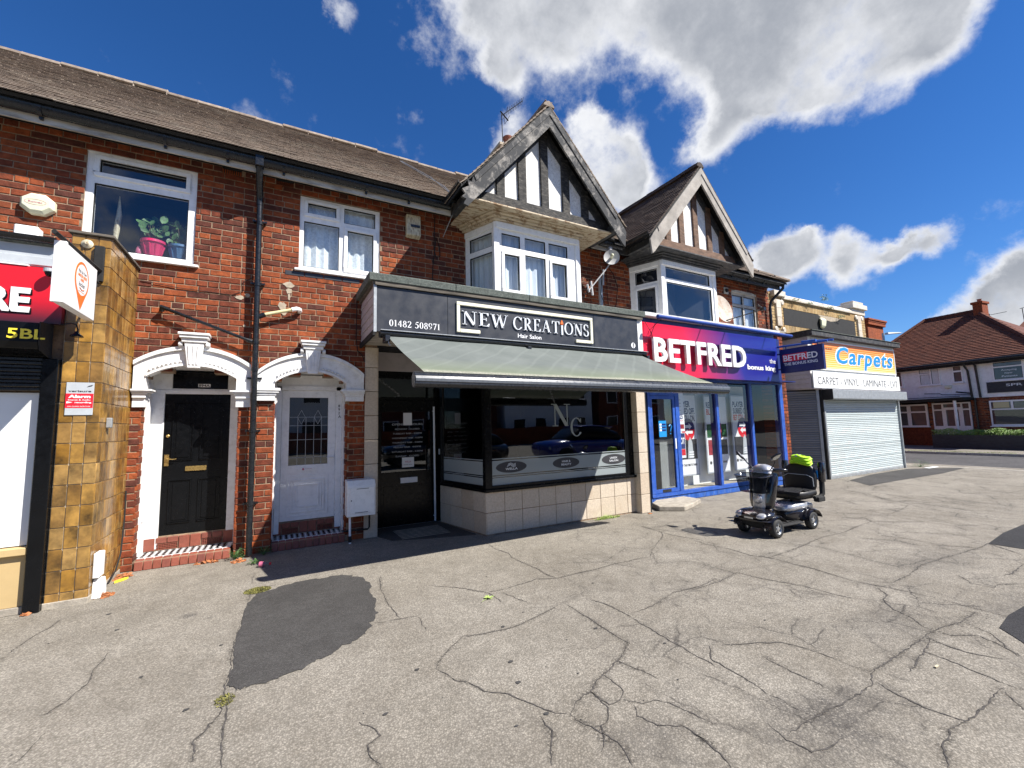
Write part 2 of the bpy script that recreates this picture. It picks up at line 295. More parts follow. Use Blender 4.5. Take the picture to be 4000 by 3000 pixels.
    # glass
    def glass(name, tint, refl, rough=0.01):
        m = bpy.data.materials.new(name); m.use_nodes = True; MATS[name] = m; nt = m.node_tree; nt.nodes.clear()
        o = nd(nt, 'ShaderNodeOutputMaterial'); t = nd(nt, 'ShaderNodeBsdfTransparent'); t.inputs[0].default_value = (*tint, 1)
        g = nd(nt, 'ShaderNodeBsdfGlossy'); g.inputs['Roughness'].default_value = rough; g.inputs[0].default_value = (0.92, 0.96, 1, 1)
        ge = nd(nt, 'ShaderNodeNewGeometry'); dt = nd(nt, 'ShaderNodeVectorMath'); dt.operation = 'DOT_PRODUCT'
        nt.links.new(ge.outputs['Normal'], dt.inputs[0]); nt.links.new(ge.outputs['Incoming'], dt.inputs[1])
        ca = mth(nt, 'ABSOLUTE', dt.outputs['Value']); sch = mth(nt, 'MULTIPLY_ADD', mth(nt, 'POWER', mth(nt, 'SUBTRACT', 1.0, ca), 5.0), 0.96, 0.04)
        sch = mth(nt, 'MULTIPLY', sch, mth(nt, 'SUBTRACT', 1.0, ge.outputs['Backfacing']))
        bn = nd(nt, 'ShaderNodeBump'); bn.inputs['Strength'].default_value = 0.25; bn.inputs['Distance'].default_value = 0.01
        nt.links.new(noi(nt, pos(nt), 1.1, 1), bn.inputs['Height']); nt.links.new(bn.outputs[0], g.inputs['Normal'])
        x = nd(nt, 'ShaderNodeMixShader'); nt.links.new(mth(nt, 'MULTIPLY', sch, refl, clamp=True), x.inputs[0])
        nt.links.new(t.outputs[0], x.inputs[1]); nt.links.new(g.outputs[0], x.inputs[2]); nt.links.new(x.outputs[0], o.inputs[0])
    glass('glass', (0.93, 0.95, 0.96), 2.2); glass('shop_glass', (0.55, 0.57, 0.58), 2.6); glass('clear_glass', (0.95, 0.96, 0.96), 1.2)
    glass('smoke_plastic', (0.35, 0.36, 0.38), 2.0, 0.1)
    # frosted film on the glass
    m, nt, b = newmat('frost_film'); setp(b, Base_Color=(0.4, 0.45, 0.46), Roughness=0.5)
    t = nd(nt, 'ShaderNodeBsdfTransparent'); x = nd(nt, 'ShaderNodeMixShader'); x.inputs[0].default_value = 0.62
    nt.links.new(t.outputs[0], x.inputs[1]); nt.links.new(b.outputs[0], x.inputs[2]); nt.links.new(x.outputs[0], nt.nodes['Material Output'].inputs[0])
    # red to blue print on the betting shop board
    m, nt, b = newmat('red_blue_print'); setp(b, Roughness=0.3)
    g = nd(nt, 'ShaderNodeNewGeometry'); sp = nd(nt, 'ShaderNodeSeparateXYZ'); nt.links.new(g.outputs['Position'], sp.inputs[0])
    t = mth(nt, 'MULTIPLY', mth(nt, 'ADD', mth(nt, 'SUBTRACT', sp.outputs[0], 5.7), mth(nt, 'MULTIPLY', mth(nt, 'SUBTRACT', sp.outputs[2], 2.8), 0.5)), 0.24)
    nt.links.new(ramp(nt, t, [(0.0, (0.72, 0.012, 0.04)), (0.3, (0.62, 0.012, 0.05)), (0.48, (0.24, 0.02, 0.13)), (0.66, (0.02, 0.02, 0.22)), (1, (0.012, 0.022, 0.25))]), b.inputs['Base Color'])
    # red to black print on the convenience store board
    m, nt, b = newmat('red_fade_print'); setp(b, Roughness=0.35)
    g = nd(nt, 'ShaderNodeNewGeometry'); sp = nd(nt, 'ShaderNodeSeparateXYZ'); nt.links.new(g.outputs['Position'], sp.inputs[0])
    nt.links.new(ramp(nt, mth(nt, 'MULTIPLY', mth(nt, 'SUBTRACT', sp.outputs[2], 2.55), 1.85), [(0, (0.02, 0.012, 0.02)), (0.12, (0.12, 0.01, 0.02)), (0.4, (0.5, 0.008, 0.02)), (0.7, (0.7, 0.01, 0.02))]), b.inputs['Base Color'])
    # orange/yellow print of the carpet sign
    m, nt, b = newmat('stripe_print'); setp(b, Roughness=0.35)
    g = nd(nt, 'ShaderNodeNewGeometry'); sp = nd(nt, 'ShaderNodeSeparateXYZ'); nt.links.new(g.outputs['Position'], sp.inputs[0])
    t = mth(nt, 'MULTIPLY', mth(nt, 'SUBTRACT', sp.outputs[2], 2.8), 1.45)
    base = ramp(nt, t, [(0, (0.86, 0.48, 0.03)), (0.45, (0.85, 0.4, 0.015)), (0.7, (0.8, 0.2, 0.005)), (1, (0.78, 0.13, 0.003))])
    fr = mth(nt, 'FRACT', mth(nt, 'MULTIPLY', t, 12.5))
    thr = mth(nt, 'MULTIPLY_ADD', t, 0.3, 0.42)
    st = mth(nt, 'GREATER_THAN', fr, thr)
    nt.links.new(mixc(nt, mth(nt, 'MULTIPLY', st, 0.75), base, mixc(nt, t, (0.85, 0.75, 0.5), (0.8, 0.5, 0.15))), b.inputs['Base Color'])
    # asphalt
    def asphalt(name, lo, hi, stains, stone=(0.46, 0.43, 0.38), chip=105, dark_cracks=False):
        m, nt, b = newmat(name); setp(b, Roughness=0.92); b.inputs['Specular IOR Level'].default_value = 0.25
        p = pos(nt)
        v = nd(nt, 'ShaderNodeTexVoronoi'); v.feature = 'F1'; v.inputs['Scale'].default_value = chip; nt.links.new(p, v.inputs['Vector'])
        hsv = nd(nt, 'ShaderNodeSeparateXYZ'); nt.links.new(v.outputs['Color'], hsv.inputs[0])
        big = noi(nt, p, 0.9, 8, 0.62); mid = noi(nt, p, 7, 6, 0.65); fine = noi(nt, p, 160, 4, 0.7)
        base = ramp(nt, mth(nt, 'MULTIPLY_ADD', mid, 0.4, mth(nt, 'MULTIPLY', big, 0.6)), [(0.38, lo), (0.62, hi)])
        cell = ramp(nt, hsv.outputs[0], [(0.0, 0.7), (0.5, 0.96), (0.85, 1.1), (1.0, 1.32)])
        c = mixc(nt, 1.0, base, cell, 'MULTIPLY')
        gap = ramp(nt, v.outputs['Distance'], [(0.35, 0.0), (0.62, 1.0)])
        c = mixc(nt, mth(nt, 'MULTIPLY', gap, 0.45), c, (lo[0]*0.35, lo[1]*0.35, lo[2]*0.34))
        c = mixc(nt, mth(nt, 'MULTIPLY', ramp(nt, fine, [(0.62, 0.0), (0.7, 1.0)]), 0.5), c, stone)
        if not dark_cracks:
            st = ramp(nt, noi(nt, p, 1.7, 9, 0.72, 0.4), [(0.5, 0.0), (0.74, 1.0)])
            c = mixc(nt, mth(nt, 'MULTIPLY', st, 0.5), c, (lo[0]*0.5, lo[1]*0.5, lo[2]*0.5))
        for (x, y, rx, ry, amt) in stains:
            sb = nd(nt, 'ShaderNodeMapping'); sb.vector_type = 'POINT'
            sb.inputs['Location'].default_value = (-x/rx, -y/ry, 0); sb.inputs['Scale'].default_value = (1/rx, 1/ry, 0); nt.links.new(p, sb.inputs[0])
            ln = nd(nt, 'ShaderNodeVectorMath'); ln.operation = 'LENGTH'; nt.links.new(sb.outputs[0], ln.inputs[0])
            f = ramp(nt, mth(nt, 'MULTIPLY_ADD', noi(nt, p, 5, 8, 0.75), 1.2, mth(nt, 'MULTIPLY', ln.outputs['Value'], 0.5)), [(0.62, 1.0), (1.15, 0.0)])
            c = mixc(nt, mth(nt, 'MULTIPLY', mth(nt, 'MULTIPLY', f, amt), ramp(nt, hsv.outputs[2], [(0.2, 1.0), (0.8, 0.35)])), c, (0.045, 0.042, 0.042))
        if stains: # network of fine cracks, dense at the right, dirt gathered along it
            wn = nd(nt, 'ShaderNodeTexNoise'); wn.inputs['Scale'].default_value = 7; wn.inputs['Detail'].default_value = 10; wn.inputs['Roughness'].default_value = 0.65; nt.links.new(p, wn.inputs['Vector'])
            wm = nd(nt, 'ShaderNodeVectorMath'); wm.operation = 'MULTIPLY_ADD'; nt.links.new(wn.outputs['Color'], wm.inputs[0]); wm.inputs[1].default_value = (0.13, 0.13, 0.0); nt.links.new(p, wm.inputs[2])
            fl = nd(nt, 'ShaderNodeVectorMath'); fl.operation = 'MULTIPLY'; nt.links.new(wm.outputs[0], fl.inputs[0]); fl.inputs[1].default_value = (1, 1, 0)
            sx = nd(nt, 'ShaderNodeSeparateXYZ'); nt.links.new(p, sx.inputs[0])
            reg = ramp(nt, mth(nt, 'MULTIPLY', mth(nt, 'ADD', sx.outputs[0], mth(nt, 'MULTIPLY', sx.outputs[1], -0.55)), 0.1), [(0.0, 0.12), (0.1, 0.75), (0.5, 1.0)])
            for sc_, wd, am in ((1.25, 0.0045, 0.9), (3.1, 0.007, 0.6)):
                ve = nd(nt, 'ShaderNodeTexVoronoi'); ve.feature = 'DISTANCE_TO_EDGE'; ve.inputs['Scale'].default_value = sc_; nt.links.new(fl.outputs[0], ve.inputs['Vector'])
                gate = ramp(nt, noi(nt, p, 1.3*sc_**.5, 4, 0.6), [(0.46, 0.0), (0.56, 1.0)])
                ln_ = ramp(nt, mth(nt, 'MULTIPLY_ADD', mth(nt, 'SUBTRACT', fine, 0.5), 0.012, ve.outputs['Distance']), [(0.0, 1.0), (wd, 0.55), (wd*1.7, 0.0)])
                halo = ramp(nt, ve.outputs['Distance'], [(0.0, 1.0), (0.11, 0.0)])
                k_ = mth(nt, 'MULTIPLY', mth(nt, 'MULTIPLY', gate, reg), am)
                c = mixc(nt, mth(nt, 'MULTIPLY', mth(nt, 'MULTIPLY', halo, k_), ramp(nt, hsv.outputs[1], [(0.45, 0.1), (0.75, 0.8)])), c, (0.075, 0.068, 0.06))
                c = mixc(nt, mth(nt, 'MULTIPLY', ln_, k_), c, (0.04, 0.036, 0.033))
        nt.links.new(c, b.inputs['Base Color'])
        hh = mth(nt, 'MULTIPLY_ADD', mth(nt, 'SUBTRACT', 1.0, v.outputs['Distance']), 0.7, mth(nt, 'MULTIPLY', fine, 0.6))
        bump(nt, b, hh, 0.55, 0.005)
    asphalt('asphalt', (0.222, 0.198, 0.162), (0.322, 0.294, 0.248),
            [(2.5, 1.3, 0.75, 0.4, 0.75), (1.65, 1.65, 0.45, 0.25, 0.5), (6.2, 2.0, 1.2, 0.5, 0.45), (5.2, 1.2, 0.8, 0.3, 0.5), (0.7, 1.5, 0.5, 0.3, 0.3), (3.9, 1.6, 0.7, 0.35, 0.3), (-0.59, 4.64, 0.11, 0.09, 1.0), (-0.44, 4.5, 0.05, 0.04, 1.0), (-0.8, 2.4, 0.9, 0.35, 0.2), (4.2, 0.8, 1.4, 0.3, 0.45)])
    asphalt('new_asphalt', (0.058, 0.055, 0.052), (0.088, 0.084, 0.08), [], (0.2, 0.19, 0.18), 130)
    asphalt('black_asphalt', (0.03, 0.03, 0.032), (0.05, 0.048, 0.05), [], (0.12, 0.12, 0.12), 130)
    asphalt('road_asphalt', (0.07, 0.068, 0.07), (0.11, 0.105, 0.108), [], (0.18, 0.18, 0.18), 60)
    simple('crack', (0.075, 0.067, 0.06), 1.0, 0.5, 30, 0.3)
    m, nt, b = newmat('crack_dirt'); setp(b, Base_Color=(0.06, 0.053, 0.046), Roughness=1.0)
    tr_ = nd(nt, 'ShaderNodeBsdfTransparent'); x_ = nd(nt, 'ShaderNodeMixShader'); pp_ = pos(nt)
    v_ = nd(nt, 'ShaderNodeTexVoronoi'); v_.inputs['Scale'].default_value = 110; nt.links.new(pp_, v_.inputs['Vector']); sv_ = nd(nt, 'ShaderNodeSeparateXYZ'); nt.links.new(v_.outputs['Color'], sv_.inputs[0])
    at_ = nd(nt, 'ShaderNodeAttribute'); at_.attribute_name = 'fade'
    nt.links.new(mth(nt, 'MULTIPLY', mth(nt, 'MULTIPLY', ramp(nt, sv_.outputs[0], [(0.4, 0.0), (0.65, 1.0)]), ramp(nt, noi(nt, pp_, 2.5, 5, 0.6), [(0.42, 0.0), (0.6, 1.0)])), mth(nt, 'MULTIPLY', at_.outputs['Fac'], 0.55)), x_.inputs[0])
    nt.links.new(tr_.outputs[0], x_.inputs[1]); nt.links.new(b.outputs[0], x_.inputs[2]); nt.links.new(x_.outputs[0], nt.nodes['Material Output'].inputs[0])
    simple('gum', (0.05, 0.048, 0.046), 0.8, 0.2, 30, 0.1)
build_materials()
# ---------------------------------------------------------------- mesh helpers
class MB:
    def __init__(s): s.v = []; s.f = []; s.r = []
    def add(s, vs, fs, r=0.0):
        o = len(s.v); s.v += [tuple(v) for v in vs]; s.f += [tuple(o+i for i in f) for f in fs]; s.r += [r]*len(fs)
    def hexa(s, c, r=0.0): # 8 corners, bottom 4 ccw then top 4
        s.add(c, [(3, 2, 1, 0), (4, 5, 6, 7), (0, 1, 5, 4), (1, 2, 6, 5), (2, 3, 7, 6), (3, 0, 4, 7)], r)
    def box(s, x0, x1, y0, y1, z0, z1, r=0.0):
        s.hexa([(x0, y0, z0), (x1, y0, z0), (x1, y1, z0), (x0, y1, z0), (x0, y0, z1), (x1, y0, z1), (x1, y1, z1), (x0, y1, z1)], r)
    def obox(s, O, u, n, u0, u1, d0, d1, z0, z1, r=0.0): # d along outward normal n
        O = Vector(O)
        P = lambda a, d, z: O+u*a+n*d+Vector((0, 0, z))
        s.hexa([P(u0, d1, z0), P(u1, d1, z0), P(u1, d0, z0), P(u0, d0, z0), P(u0, d1, z1), P(u1, d1, z1), P(u1, d0, z1), P(u0, d0, z1)], r)
    def prism(s, poly, y0, y1, r=0.0): # poly in (x,z), extruded along y
        n = len(poly)
        s.add([(x, y0, z) for x, z in poly]+[(x, y1, z) for x, z in poly], [tuple(range(n)), tuple(range(2*n-1, n-1, -1))]+[(i, n+i, n+(i+1) % n, (i+1) % n) for i in range(n)], r)
    def zprism(s, poly, z0, z1, r=0.0):
        n = len(poly)
        s.add([(x, y, z0) for x, y in poly]+[(x, y, z1) for x, y in poly], [tuple(range(n-1, -1, -1)), tuple(range(n, 2*n))]+[(i, (i+1) % n, n+(i+1) % n, n+i) for i in range(n)], r)
    def xprism(s, poly, x0, x1, r=0.0): # poly in (y,z)
        n = len(poly)
        s.add([(x0, y, z) for y, z in poly]+[(x1, y, z) for y, z in poly], [tuple(range(n)), tuple(range(2*n-1, n-1, -1))]+[(i, n+i, n+(i+1) % n, (i+1) % n) for i in range(n)], r)
    def tube(s, pts, rad, n=10, cap=True):
        pts = [Vector(p) for p in pts]; rings = []
        rads = rad if isinstance(rad, (list, tuple)) else [rad]*len(pts)
        up = None
        for i, p in enumerate(pts):
            d = (pts[min(i+1, len(pts)-1)]-pts[max(i-1, 0)]).normalized()
            if up is None: up = Vector((0, 0, 1)) if abs(d.z) < 0.9 else Vector((0, 1, 0))
            a = d.cross(up).normalized(); b = a.cross(d).normalized(); up = b
            rings.append([p+(a*math.cos(2*PI*k/n)+b*math.sin(2*PI*k/n))*rads[i] for k in range(n)])
        vs = [v for r in rings for v in r]; fs = []
        for i in range(len(pts)-1):
            for k in range(n): fs.append((i*n+k, i*n+(k+1) % n, (i+1)*n+(k+1) % n, (i+1)*n+k))
        if cap: fs.append(tuple(range(n-1, -1, -1))); fs.append(tuple((len(pts)-1)*n+k for k in range(n)))
        s.add(vs, fs)
    def lathe(s, prof, O, axis=(0, 0, 1), n=20, cap=True): # prof (r, h)
        O = Vector(O); ax = Vector(axis).normalized(); a = ax.orthogonal().normalized(); b = ax.cross(a)
        vs = []; fs = []
        for r, h in prof: vs += [O+ax*h+(a*math.cos(2*PI*k/n)+b*math.sin(2*PI*k/n))*r for k in range(n)]
        for i in range(len(prof)-1):
            for k in range(n): fs.append((i*n+k, i*n+(k+1) % n, (i+1)*n+(k+1) % n, (i+1)*n+k))
        if cap and prof[0][0] > 1e-5: fs.append(tuple(range(n-1, -1, -1)))
        if cap and prof[-1][0] > 1e-5: fs.append(tuple((len(prof)-1)*n+k for k in range(n)))
        s.add(vs, fs)
    def sphere(s, O, r, n=12, sc=(1, 1, 1)):
        O = Vector(O); vs = []; fs = []; m = n//2
        for i in range(m+1):
            t = PI*i/m
            for k in range(n): vs.append(O+Vector((math.sin(t)*math.cos(2*PI*k/n)*sc[0], math.sin(t)*math.sin(2*PI*k/n)*sc[1], math.cos(t)*sc[2]))*r)
        for i in range(m):
            for k in range(n): fs.append((i*n+k, (i+1)*n+k, (i+1)*n+(k+1) % n, i*n+(k+1) % n))
        s.add(vs, fs)
    def build(s, name, mat, parent=None, bevel=0.0, smooth=False, seg=1, origin=None):
        base = origin or (Vector(parent['_o']) if parent is not None else Vector((0, 0, 0)))
        me = bpy.data.meshes.new(name); me.from_pydata([tuple(Vector(v)-Vector(base)) for v in s.v], [], s.f)
        if any(s.r):
            at = me.attributes.new('rnd', 'FLOAT', 'FACE'); at.data.foreach_set('value', s.r)
        me.materials.append(MATS[mat])
        bm = bmesh.new(); bm.from_mesh(me)
        bmesh.ops.recalc_face_normals(bm, faces=bm.faces)
        if bevel > 0:
            bmesh.ops.remove_doubles(bm, verts=bm.verts, dist=1e-5)
            ed = [e for e in bm.edges if len(e.link_faces) == 2 and e.calc_face_angle(0) > 0.5]
            if ed: bmesh.ops.bevel(bm, geom=ed, offset=bevel, segments=seg, affect='EDGES', profile=0.7, clamp_overlap=True)
        if smooth:
            for f in bm.faces: f.smooth = True
            for e in bm.edges:
                if len(e.link_faces) == 2 and e.calc_face_angle(0) > 0.9: e.smooth = False
        bm.to_mesh(me); bm.free()
        ob = bpy.data.objects.new(name, me); COL.objects.link(ob)
        if parent is not None:
            ob.parent = parent; ob['_o'] = parent['_o']; 
        else: ob['_o'] = (0.0, 0.0, 0.0)
        return ob

def thing(name, label, cat, loc, group=None):
    o = bpy.data.objects.new(name, None); COL.objects.link(o); o.empty_display_size = 0.2
    o.location = loc; o['_o'] = tuple(float(v) for v in loc); o['label'] = label; o['category'] = cat
    if group: o['group'] = group
    return o
def tag(o, label, cat, group=None):
    o['label'] = label; o['category'] = cat
    if group: o['group'] = group
    return o
def structure(o): o['kind'] = 'structure'; return o
def stuff(o): o['kind'] = 'stuff'; return o
def solo(mb, name, mat, label, cat, loc, group=None, **kw):
    o = mb.build(name, mat, None, origin=Vector(loc), **kw); o.location = loc; o['_o'] = tuple(float(v) for v in loc)
    return tag(o, label, cat, group)
def inst(me, name, parent, loc, rot=(0, 0, 0), scale=None):
    """a piece sharing its mesh data with alike pieces"""
    ob = bpy.data.objects.new(name, me); COL.objects.link(ob); ob.parent = parent
    ob.location = Vector(loc)-Vector(parent['_o']); ob.rotation_euler = rot
    if scale: ob.scale = scale
    ob['_o'] = parent['_o']
    return ob
def B(name, mat, parent, x0, x1, y0, y1, z0, z1, bevel=0.0, **kw):
    m = MB(); m.box(x0, x1, y0, y1, z0, z1); return m.build(name, mat, parent, bevel=bevel, **kw)

def text(s, mat, parent, x, y, z, height, name='lettering', width=None, bold=0.0, depth=0.004, shear=0.0, u=(1, 0, 0), align='LEFT', space=1.0):
    """raised or printed lettering standing in a vertical plane; x,y,z = lower left of the first letter"""
    cu = bpy.data.curves.new('t', 'FONT'); cu.body = s; cu.size = 1.0; cu.offset = bold; cu.extrude = 0.5; cu.shear = shear; cu.space_character = space
    cu.resolution_u = 3; cu.align_x = 'LEFT'
    ob = bpy.data.objects.new('t', cu); COL.objects.link(ob)
    dg = bpy.context.evaluated_depsgraph_get(); me = bpy.data.meshes.new_from_object(ob.evaluated_get(dg))
    bpy.data.objects.remove(ob); bpy.data.curves.remove(cu)
    xs = [v.co.x for v in me.vertices]; x0, x1 = min(xs), max(xs)
    cap = 0.70
    sy = height/cap; sx = (width/(x1-x0)) if width else sy
    u = Vector(u).normalized(); n = Vector((u.y, -u.x, 0)); O = Vector((x, y, z))-Vector(parent['_o'])
    off = {'LEFT': 0, 'CENTER': -(x1-x0)*sx/2}[align]
    for v in me.vertices:
        c = v.co.copy(); v.co = O+u*((c.x-x0)*sx+off)+Vector((0, 0, c.y*sy))+n*((c.z+0.5)*depth)
    me.name = name; me.materials.clear(); me.materials.append(MATS[mat])
    ob = bpy.data.objects.new(name, me); COL.objects.link(ob); ob.parent = parent; ob['_o'] = parent['_o']
    return ob

# serif capitals drawn as strokes, unit height, for the hair salon's lettering
def serif_text(s, mat, parent, x, y, z, h, width, depth=0.02, name='lettering', yfrom=None):
    W = {'N': .86, 'E': .66, 'W': 1.06, 'C': .78, 'R': .74, 'A': .82, 'T': .72, 'O': .86, 'S': .56, ' ': .3, 'I': .32, 'i': .34, '0': .52, '1': .4, '2': .52, '4': .54, '5': .5, '7': .5, '8': .52, '9': .52}
    gap = 0.09; tot = sum(W[c] for c in s)+gap*(len(s)-1); sx = width/tot; m = MB(); T = 0.135; t = 0.045; sh = 0.035
    def quad(pl, cx): m.prism([(x+(cx+a)*sx, z+b*h) for a, b in pl], y-depth, y)
    def bar(cx, a0, b0, a1, b1, w): # w horizontal width
        quad([(a0-w/2, b0), (a0+w/2, b0), (a1+w/2, b1), (a1-w/2, b1)], cx)
    def ser(cx, a, b, w=.17): quad([(a-w, b), (a+w, b), (a+w, b+sh), (a-w, b+sh)], cx)
    def arc(cx, ax, bx, rx, ry, a0, a1, th=T, tn=t, n=16):
        o = []; i_ = []
        for k in range(n+1):
            g = a0+(a1-a0)*k/n; o.append((ax+rx*math.cos(g), bx+ry*math.sin(g))); i_.append((ax+(rx-th)*math.cos(g), bx+(ry-tn)*math.sin(g)))
        for k in range(n): quad([o[k], o[k+1], i_[k+1], i_[k]], cx)
    cx = 0
    for ch in s:
        w = W[ch]
        if ch == 'N': bar(cx, .16, 0, .16, 1, t); bar(cx, w-.14, 0, w-.14, 1, t); bar(cx, w-.17, 0, .16, 1, .16); ser(cx, .16, 0, .13); ser(cx, .12, 1-sh, .12); ser(cx, w-.14, 1-sh, .14)
        elif ch == 'E': bar(cx, .18, 0, .18, 1, T); quad([(.04, 0), (.62, 0), (.66, .22), (.6, .22), (.5, sh), (.04, sh)], cx); quad([(.04, 1), (.6, 1), (.6, .8), (.56, .8), (.48, 1-sh), (.04, 1-sh)], cx); quad([(.2, .5), (.46, .5), (.46, .54), (.2, .54)], cx); quad([(.44, .4), (.48, .4), (.48, .64), (.44, .64)], cx)
        elif ch == 'W': bar(cx, .32, 0, .1, 1, .13); bar(cx, .32, 0, .52, 1, t); bar(cx, .72, 0, .5, 1, .13); bar(cx, .72, 0, .95, 1, t); ser(cx, .1, 1-sh, .13); ser(cx, .5, 1-sh, .13); ser(cx, .95, 1-sh, .11)
        elif ch == 'C': arc(cx, .42, .5, .4, .52, .62, 2*PI-.62); quad([(.7, .98), (.74, .98), (.74, .7), (.7, .76)], cx)
        elif ch == 'R': bar(cx, .18, 0, .18, 1, T); ser(cx, .18, 0, .16); ser(cx, .14, 1-sh, .13); arc(cx, .3, .74, .3, .26, -PI/2, PI/2); quad([(.18, 1-t), (.32, 1-t), (.32, 1), (.18, 1)], cx); quad([(.18, .48), (.32, .48), (.32, .48+t), (.18, .48+t)], cx); bar(cx, .64, 0, .34, .5, .14); ser(cx, .68, 0, .09)
        elif ch == 'A': bar(cx, .12, 0, .4, 1, t); bar(cx, .66, 0, .4, 1, .14); quad([(.22, .32), (.56, .32), (.56, .36), (.22, .36)], cx); ser(cx, .12, 0, .12); ser(cx, .68, 0, .14)
        elif ch == 'T': bar(cx, .36, 0, .36, 1, T); ser(cx, .36, 0, .17); quad([(.02, 1), (.7, 1), (.71, .76), (.67, .76), (.6, 1-sh), (.12, 1-sh), (.05, .76), (.01, .76)], cx)
        elif ch == 'O': arc(cx, .43, .5, .42, .52, 0, 2*PI, n=26)
        elif ch == 'S': arc(cx, .28, .75, .25, .27, .5, 1.5*PI+.25, T*.9, t, 14); arc(cx, .28, .25, .27, .27, -PI+.4, PI/2+.2, T*.9, t, 14); quad([(.46, .95), (.5, .95), (.5, .72), (.46, .78)], cx); quad([(.04, .3), (.08, .26), (.08, .05), (.04, .05)], cx)
        elif ch == 'I': bar(cx, .16, 0, .16, 1, T); ser(cx, .16, 0, .14); ser(cx, .16, 1-sh, .14)
        elif ch == '0': arc(cx, .26, .5, .25, .51, 0, 2*PI, n=22)
        elif ch == '1': bar(cx, .2, 0, .2, 1, T); ser(cx, .2, 0, .15); quad([(.04, .84), (.2, 1), (.2, .92), (.08, .82)], cx)
        elif ch == '2': arc(cx, .25, .74, .24, .27, -.5, PI-.2, T, t, 12); quad([(.34, .6), (.47, .62), (.14, .1), (.02, .06)], cx); quad([(.02, 0), (.48, 0), (.51, .24), (.46, .2), (.42, .11), (.02, .11)], cx)
        elif ch == '4': bar(cx, .36, 0, .36, 1, T); quad([(.0, .26), (.54, .26), (.54, .34), (.0, .34)], cx); bar(cx, .03, .3, .34, 1, .07)
        elif ch == '5': arc(cx, .2, .32, .28, .33, -PI+.6, PI/2+.3, T, t+.02, 14); quad([(.06, .55), (.12, .55), (.18, 1), (.12, 1)], cx); quad([(.12, .88), (.44, .88), (.48, 1), (.12, 1)], cx)
        elif ch == '7': quad([(.02, .88), (.48, .88), (.5, 1), (.02, 1)], cx); bar(cx, .18, 0, .44, .9, .1); quad([(.0, .74), (.05, .74), (.08, .9), (.02, 1)], cx)
        elif ch == '8': arc(cx, .26, .75, .21, .25, 0, 2*PI, T*.85, t+.01, 16); arc(cx, .26, .25, .25, .27, 0, 2*PI, T*.85, t+.01, 18)
        elif ch == '9': arc(cx, .25, .68, .25, .33, 0, 2*PI, T*.9, t, 18); quad([(.38, .66), (.5, .66), (.44, .3), (.3, .1), (.1, .0), (.1, .04), (.26, .14), (.34, .3)], cx)
        elif ch == 'i': bar(cx, .17, -.05, .17, .72, .13)
        cx += w+gap
    return m.build(name, mat, parent)

def window(parent, O, u, W, z0, z1, cells, frame='upvc', depth=0.07, glass='glass', sash=(), sill=None, behind=None, bcol='room_dark', proud=0.0, bd=0.25, name='window'):
    """frame with glazed openings. cells: (u0,u1,z0,z1) glass openings. sash: indexes with a proud opening light"""
    O = Vector(O); u = Vector(u).normalized(); n = Vector((u.y, -u.x, 0))
    us = sorted({0.0, W, *[c[0] for c in cells], *[c[1] for c in cells]}); zs = sorted({z0, z1, *[c[2] for c in cells], *[c[3] for c in cells]})
    m = MB()
    for j in range(len(zs)-1):
        run = None
        for i in range(len(us)-1):
            uc, zc = (us[i]+us[i+1])/2, (zs[j]+zs[j+1])/2
            hole = any(c[0] < uc < c[1] and c[2] < zc < c[3] for c in cells)
            if not hole: run = (us[i] if run is None else run[0], us[i+1])
            if (hole or i == len(us)-2) and run: m.obox(O, u, n, run[0], run[1], -depth, proud, zs[j], zs[j+1]); run = None
    fr = m.build(name, frame, parent)
    for k in sash:
        a, b, c, d = cells[k]; s = 0.048; m = MB()
        for q in ((a-s, b+s, d, d+s), (a-s, b+s, c-s, c), (a-s, a, c, d), (b, b+s, c, d)): m.obox(O, u, n, q[0], q[1], proud-0.01, proud+0.022, q[2], q[3])
        m.build('sash', frame, fr, bevel=0.006)
    for a, b, c, d in cells:
        # black gasket line and the pane
        m = MB(); g = 0.008
        for q in ((a, b, d-g, d), (a, b, c, c+g), (a, a+g, c, d), (b-g, b, c, d)): m.obox(O, u, n, q[0], q[1], -0.03, proud-0.004, q[2], q[3])
        m.build('gasket', 'black_matt', fr)
        m = MB(); m.obox(O, u, n, a, b, -0.026, -0.02, c, d); m.build('pane', glass, fr)
    if sill:
        m = MB(); m.obox(O, u, n, -sill[0], W+sill[0], -0.05, sill[1], z0-sill[2], z0); m.build('sill', frame, fr, bevel=0.004)
    if behind:
        m = MB() # room or curtain behind, a closed recess
        for k, (a, b, c, d) in enumerate(cells): pass
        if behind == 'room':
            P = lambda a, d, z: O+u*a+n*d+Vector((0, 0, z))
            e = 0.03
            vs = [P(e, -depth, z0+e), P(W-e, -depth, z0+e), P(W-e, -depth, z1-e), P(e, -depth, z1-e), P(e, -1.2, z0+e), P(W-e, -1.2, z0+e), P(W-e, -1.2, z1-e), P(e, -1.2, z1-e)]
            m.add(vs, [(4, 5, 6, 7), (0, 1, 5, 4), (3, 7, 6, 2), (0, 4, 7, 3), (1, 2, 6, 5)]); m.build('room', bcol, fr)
        else:
            k = int(W/0.035); vs = []; fs = []
            for i in range(k+1):
                a = 0.02+(W-0.04)*i/k; dd = -depth-0.05-0.014*math.sin(i*1.9)-0.006*math.sin(i*0.7)
                for z in (z0+0.02, z1-0.02):
                    p = O+u*a+n*dd+Vector((0, 0, z)); vs.append(p)
            for i in range(k): fs.append((2*i, 2*i+2, 2*i+3, 2*i+1))
            m.add(vs, fs); m.build('curtain' if behind != 'blind' else 'blind', bcol, fr, smooth=True)
    return fr

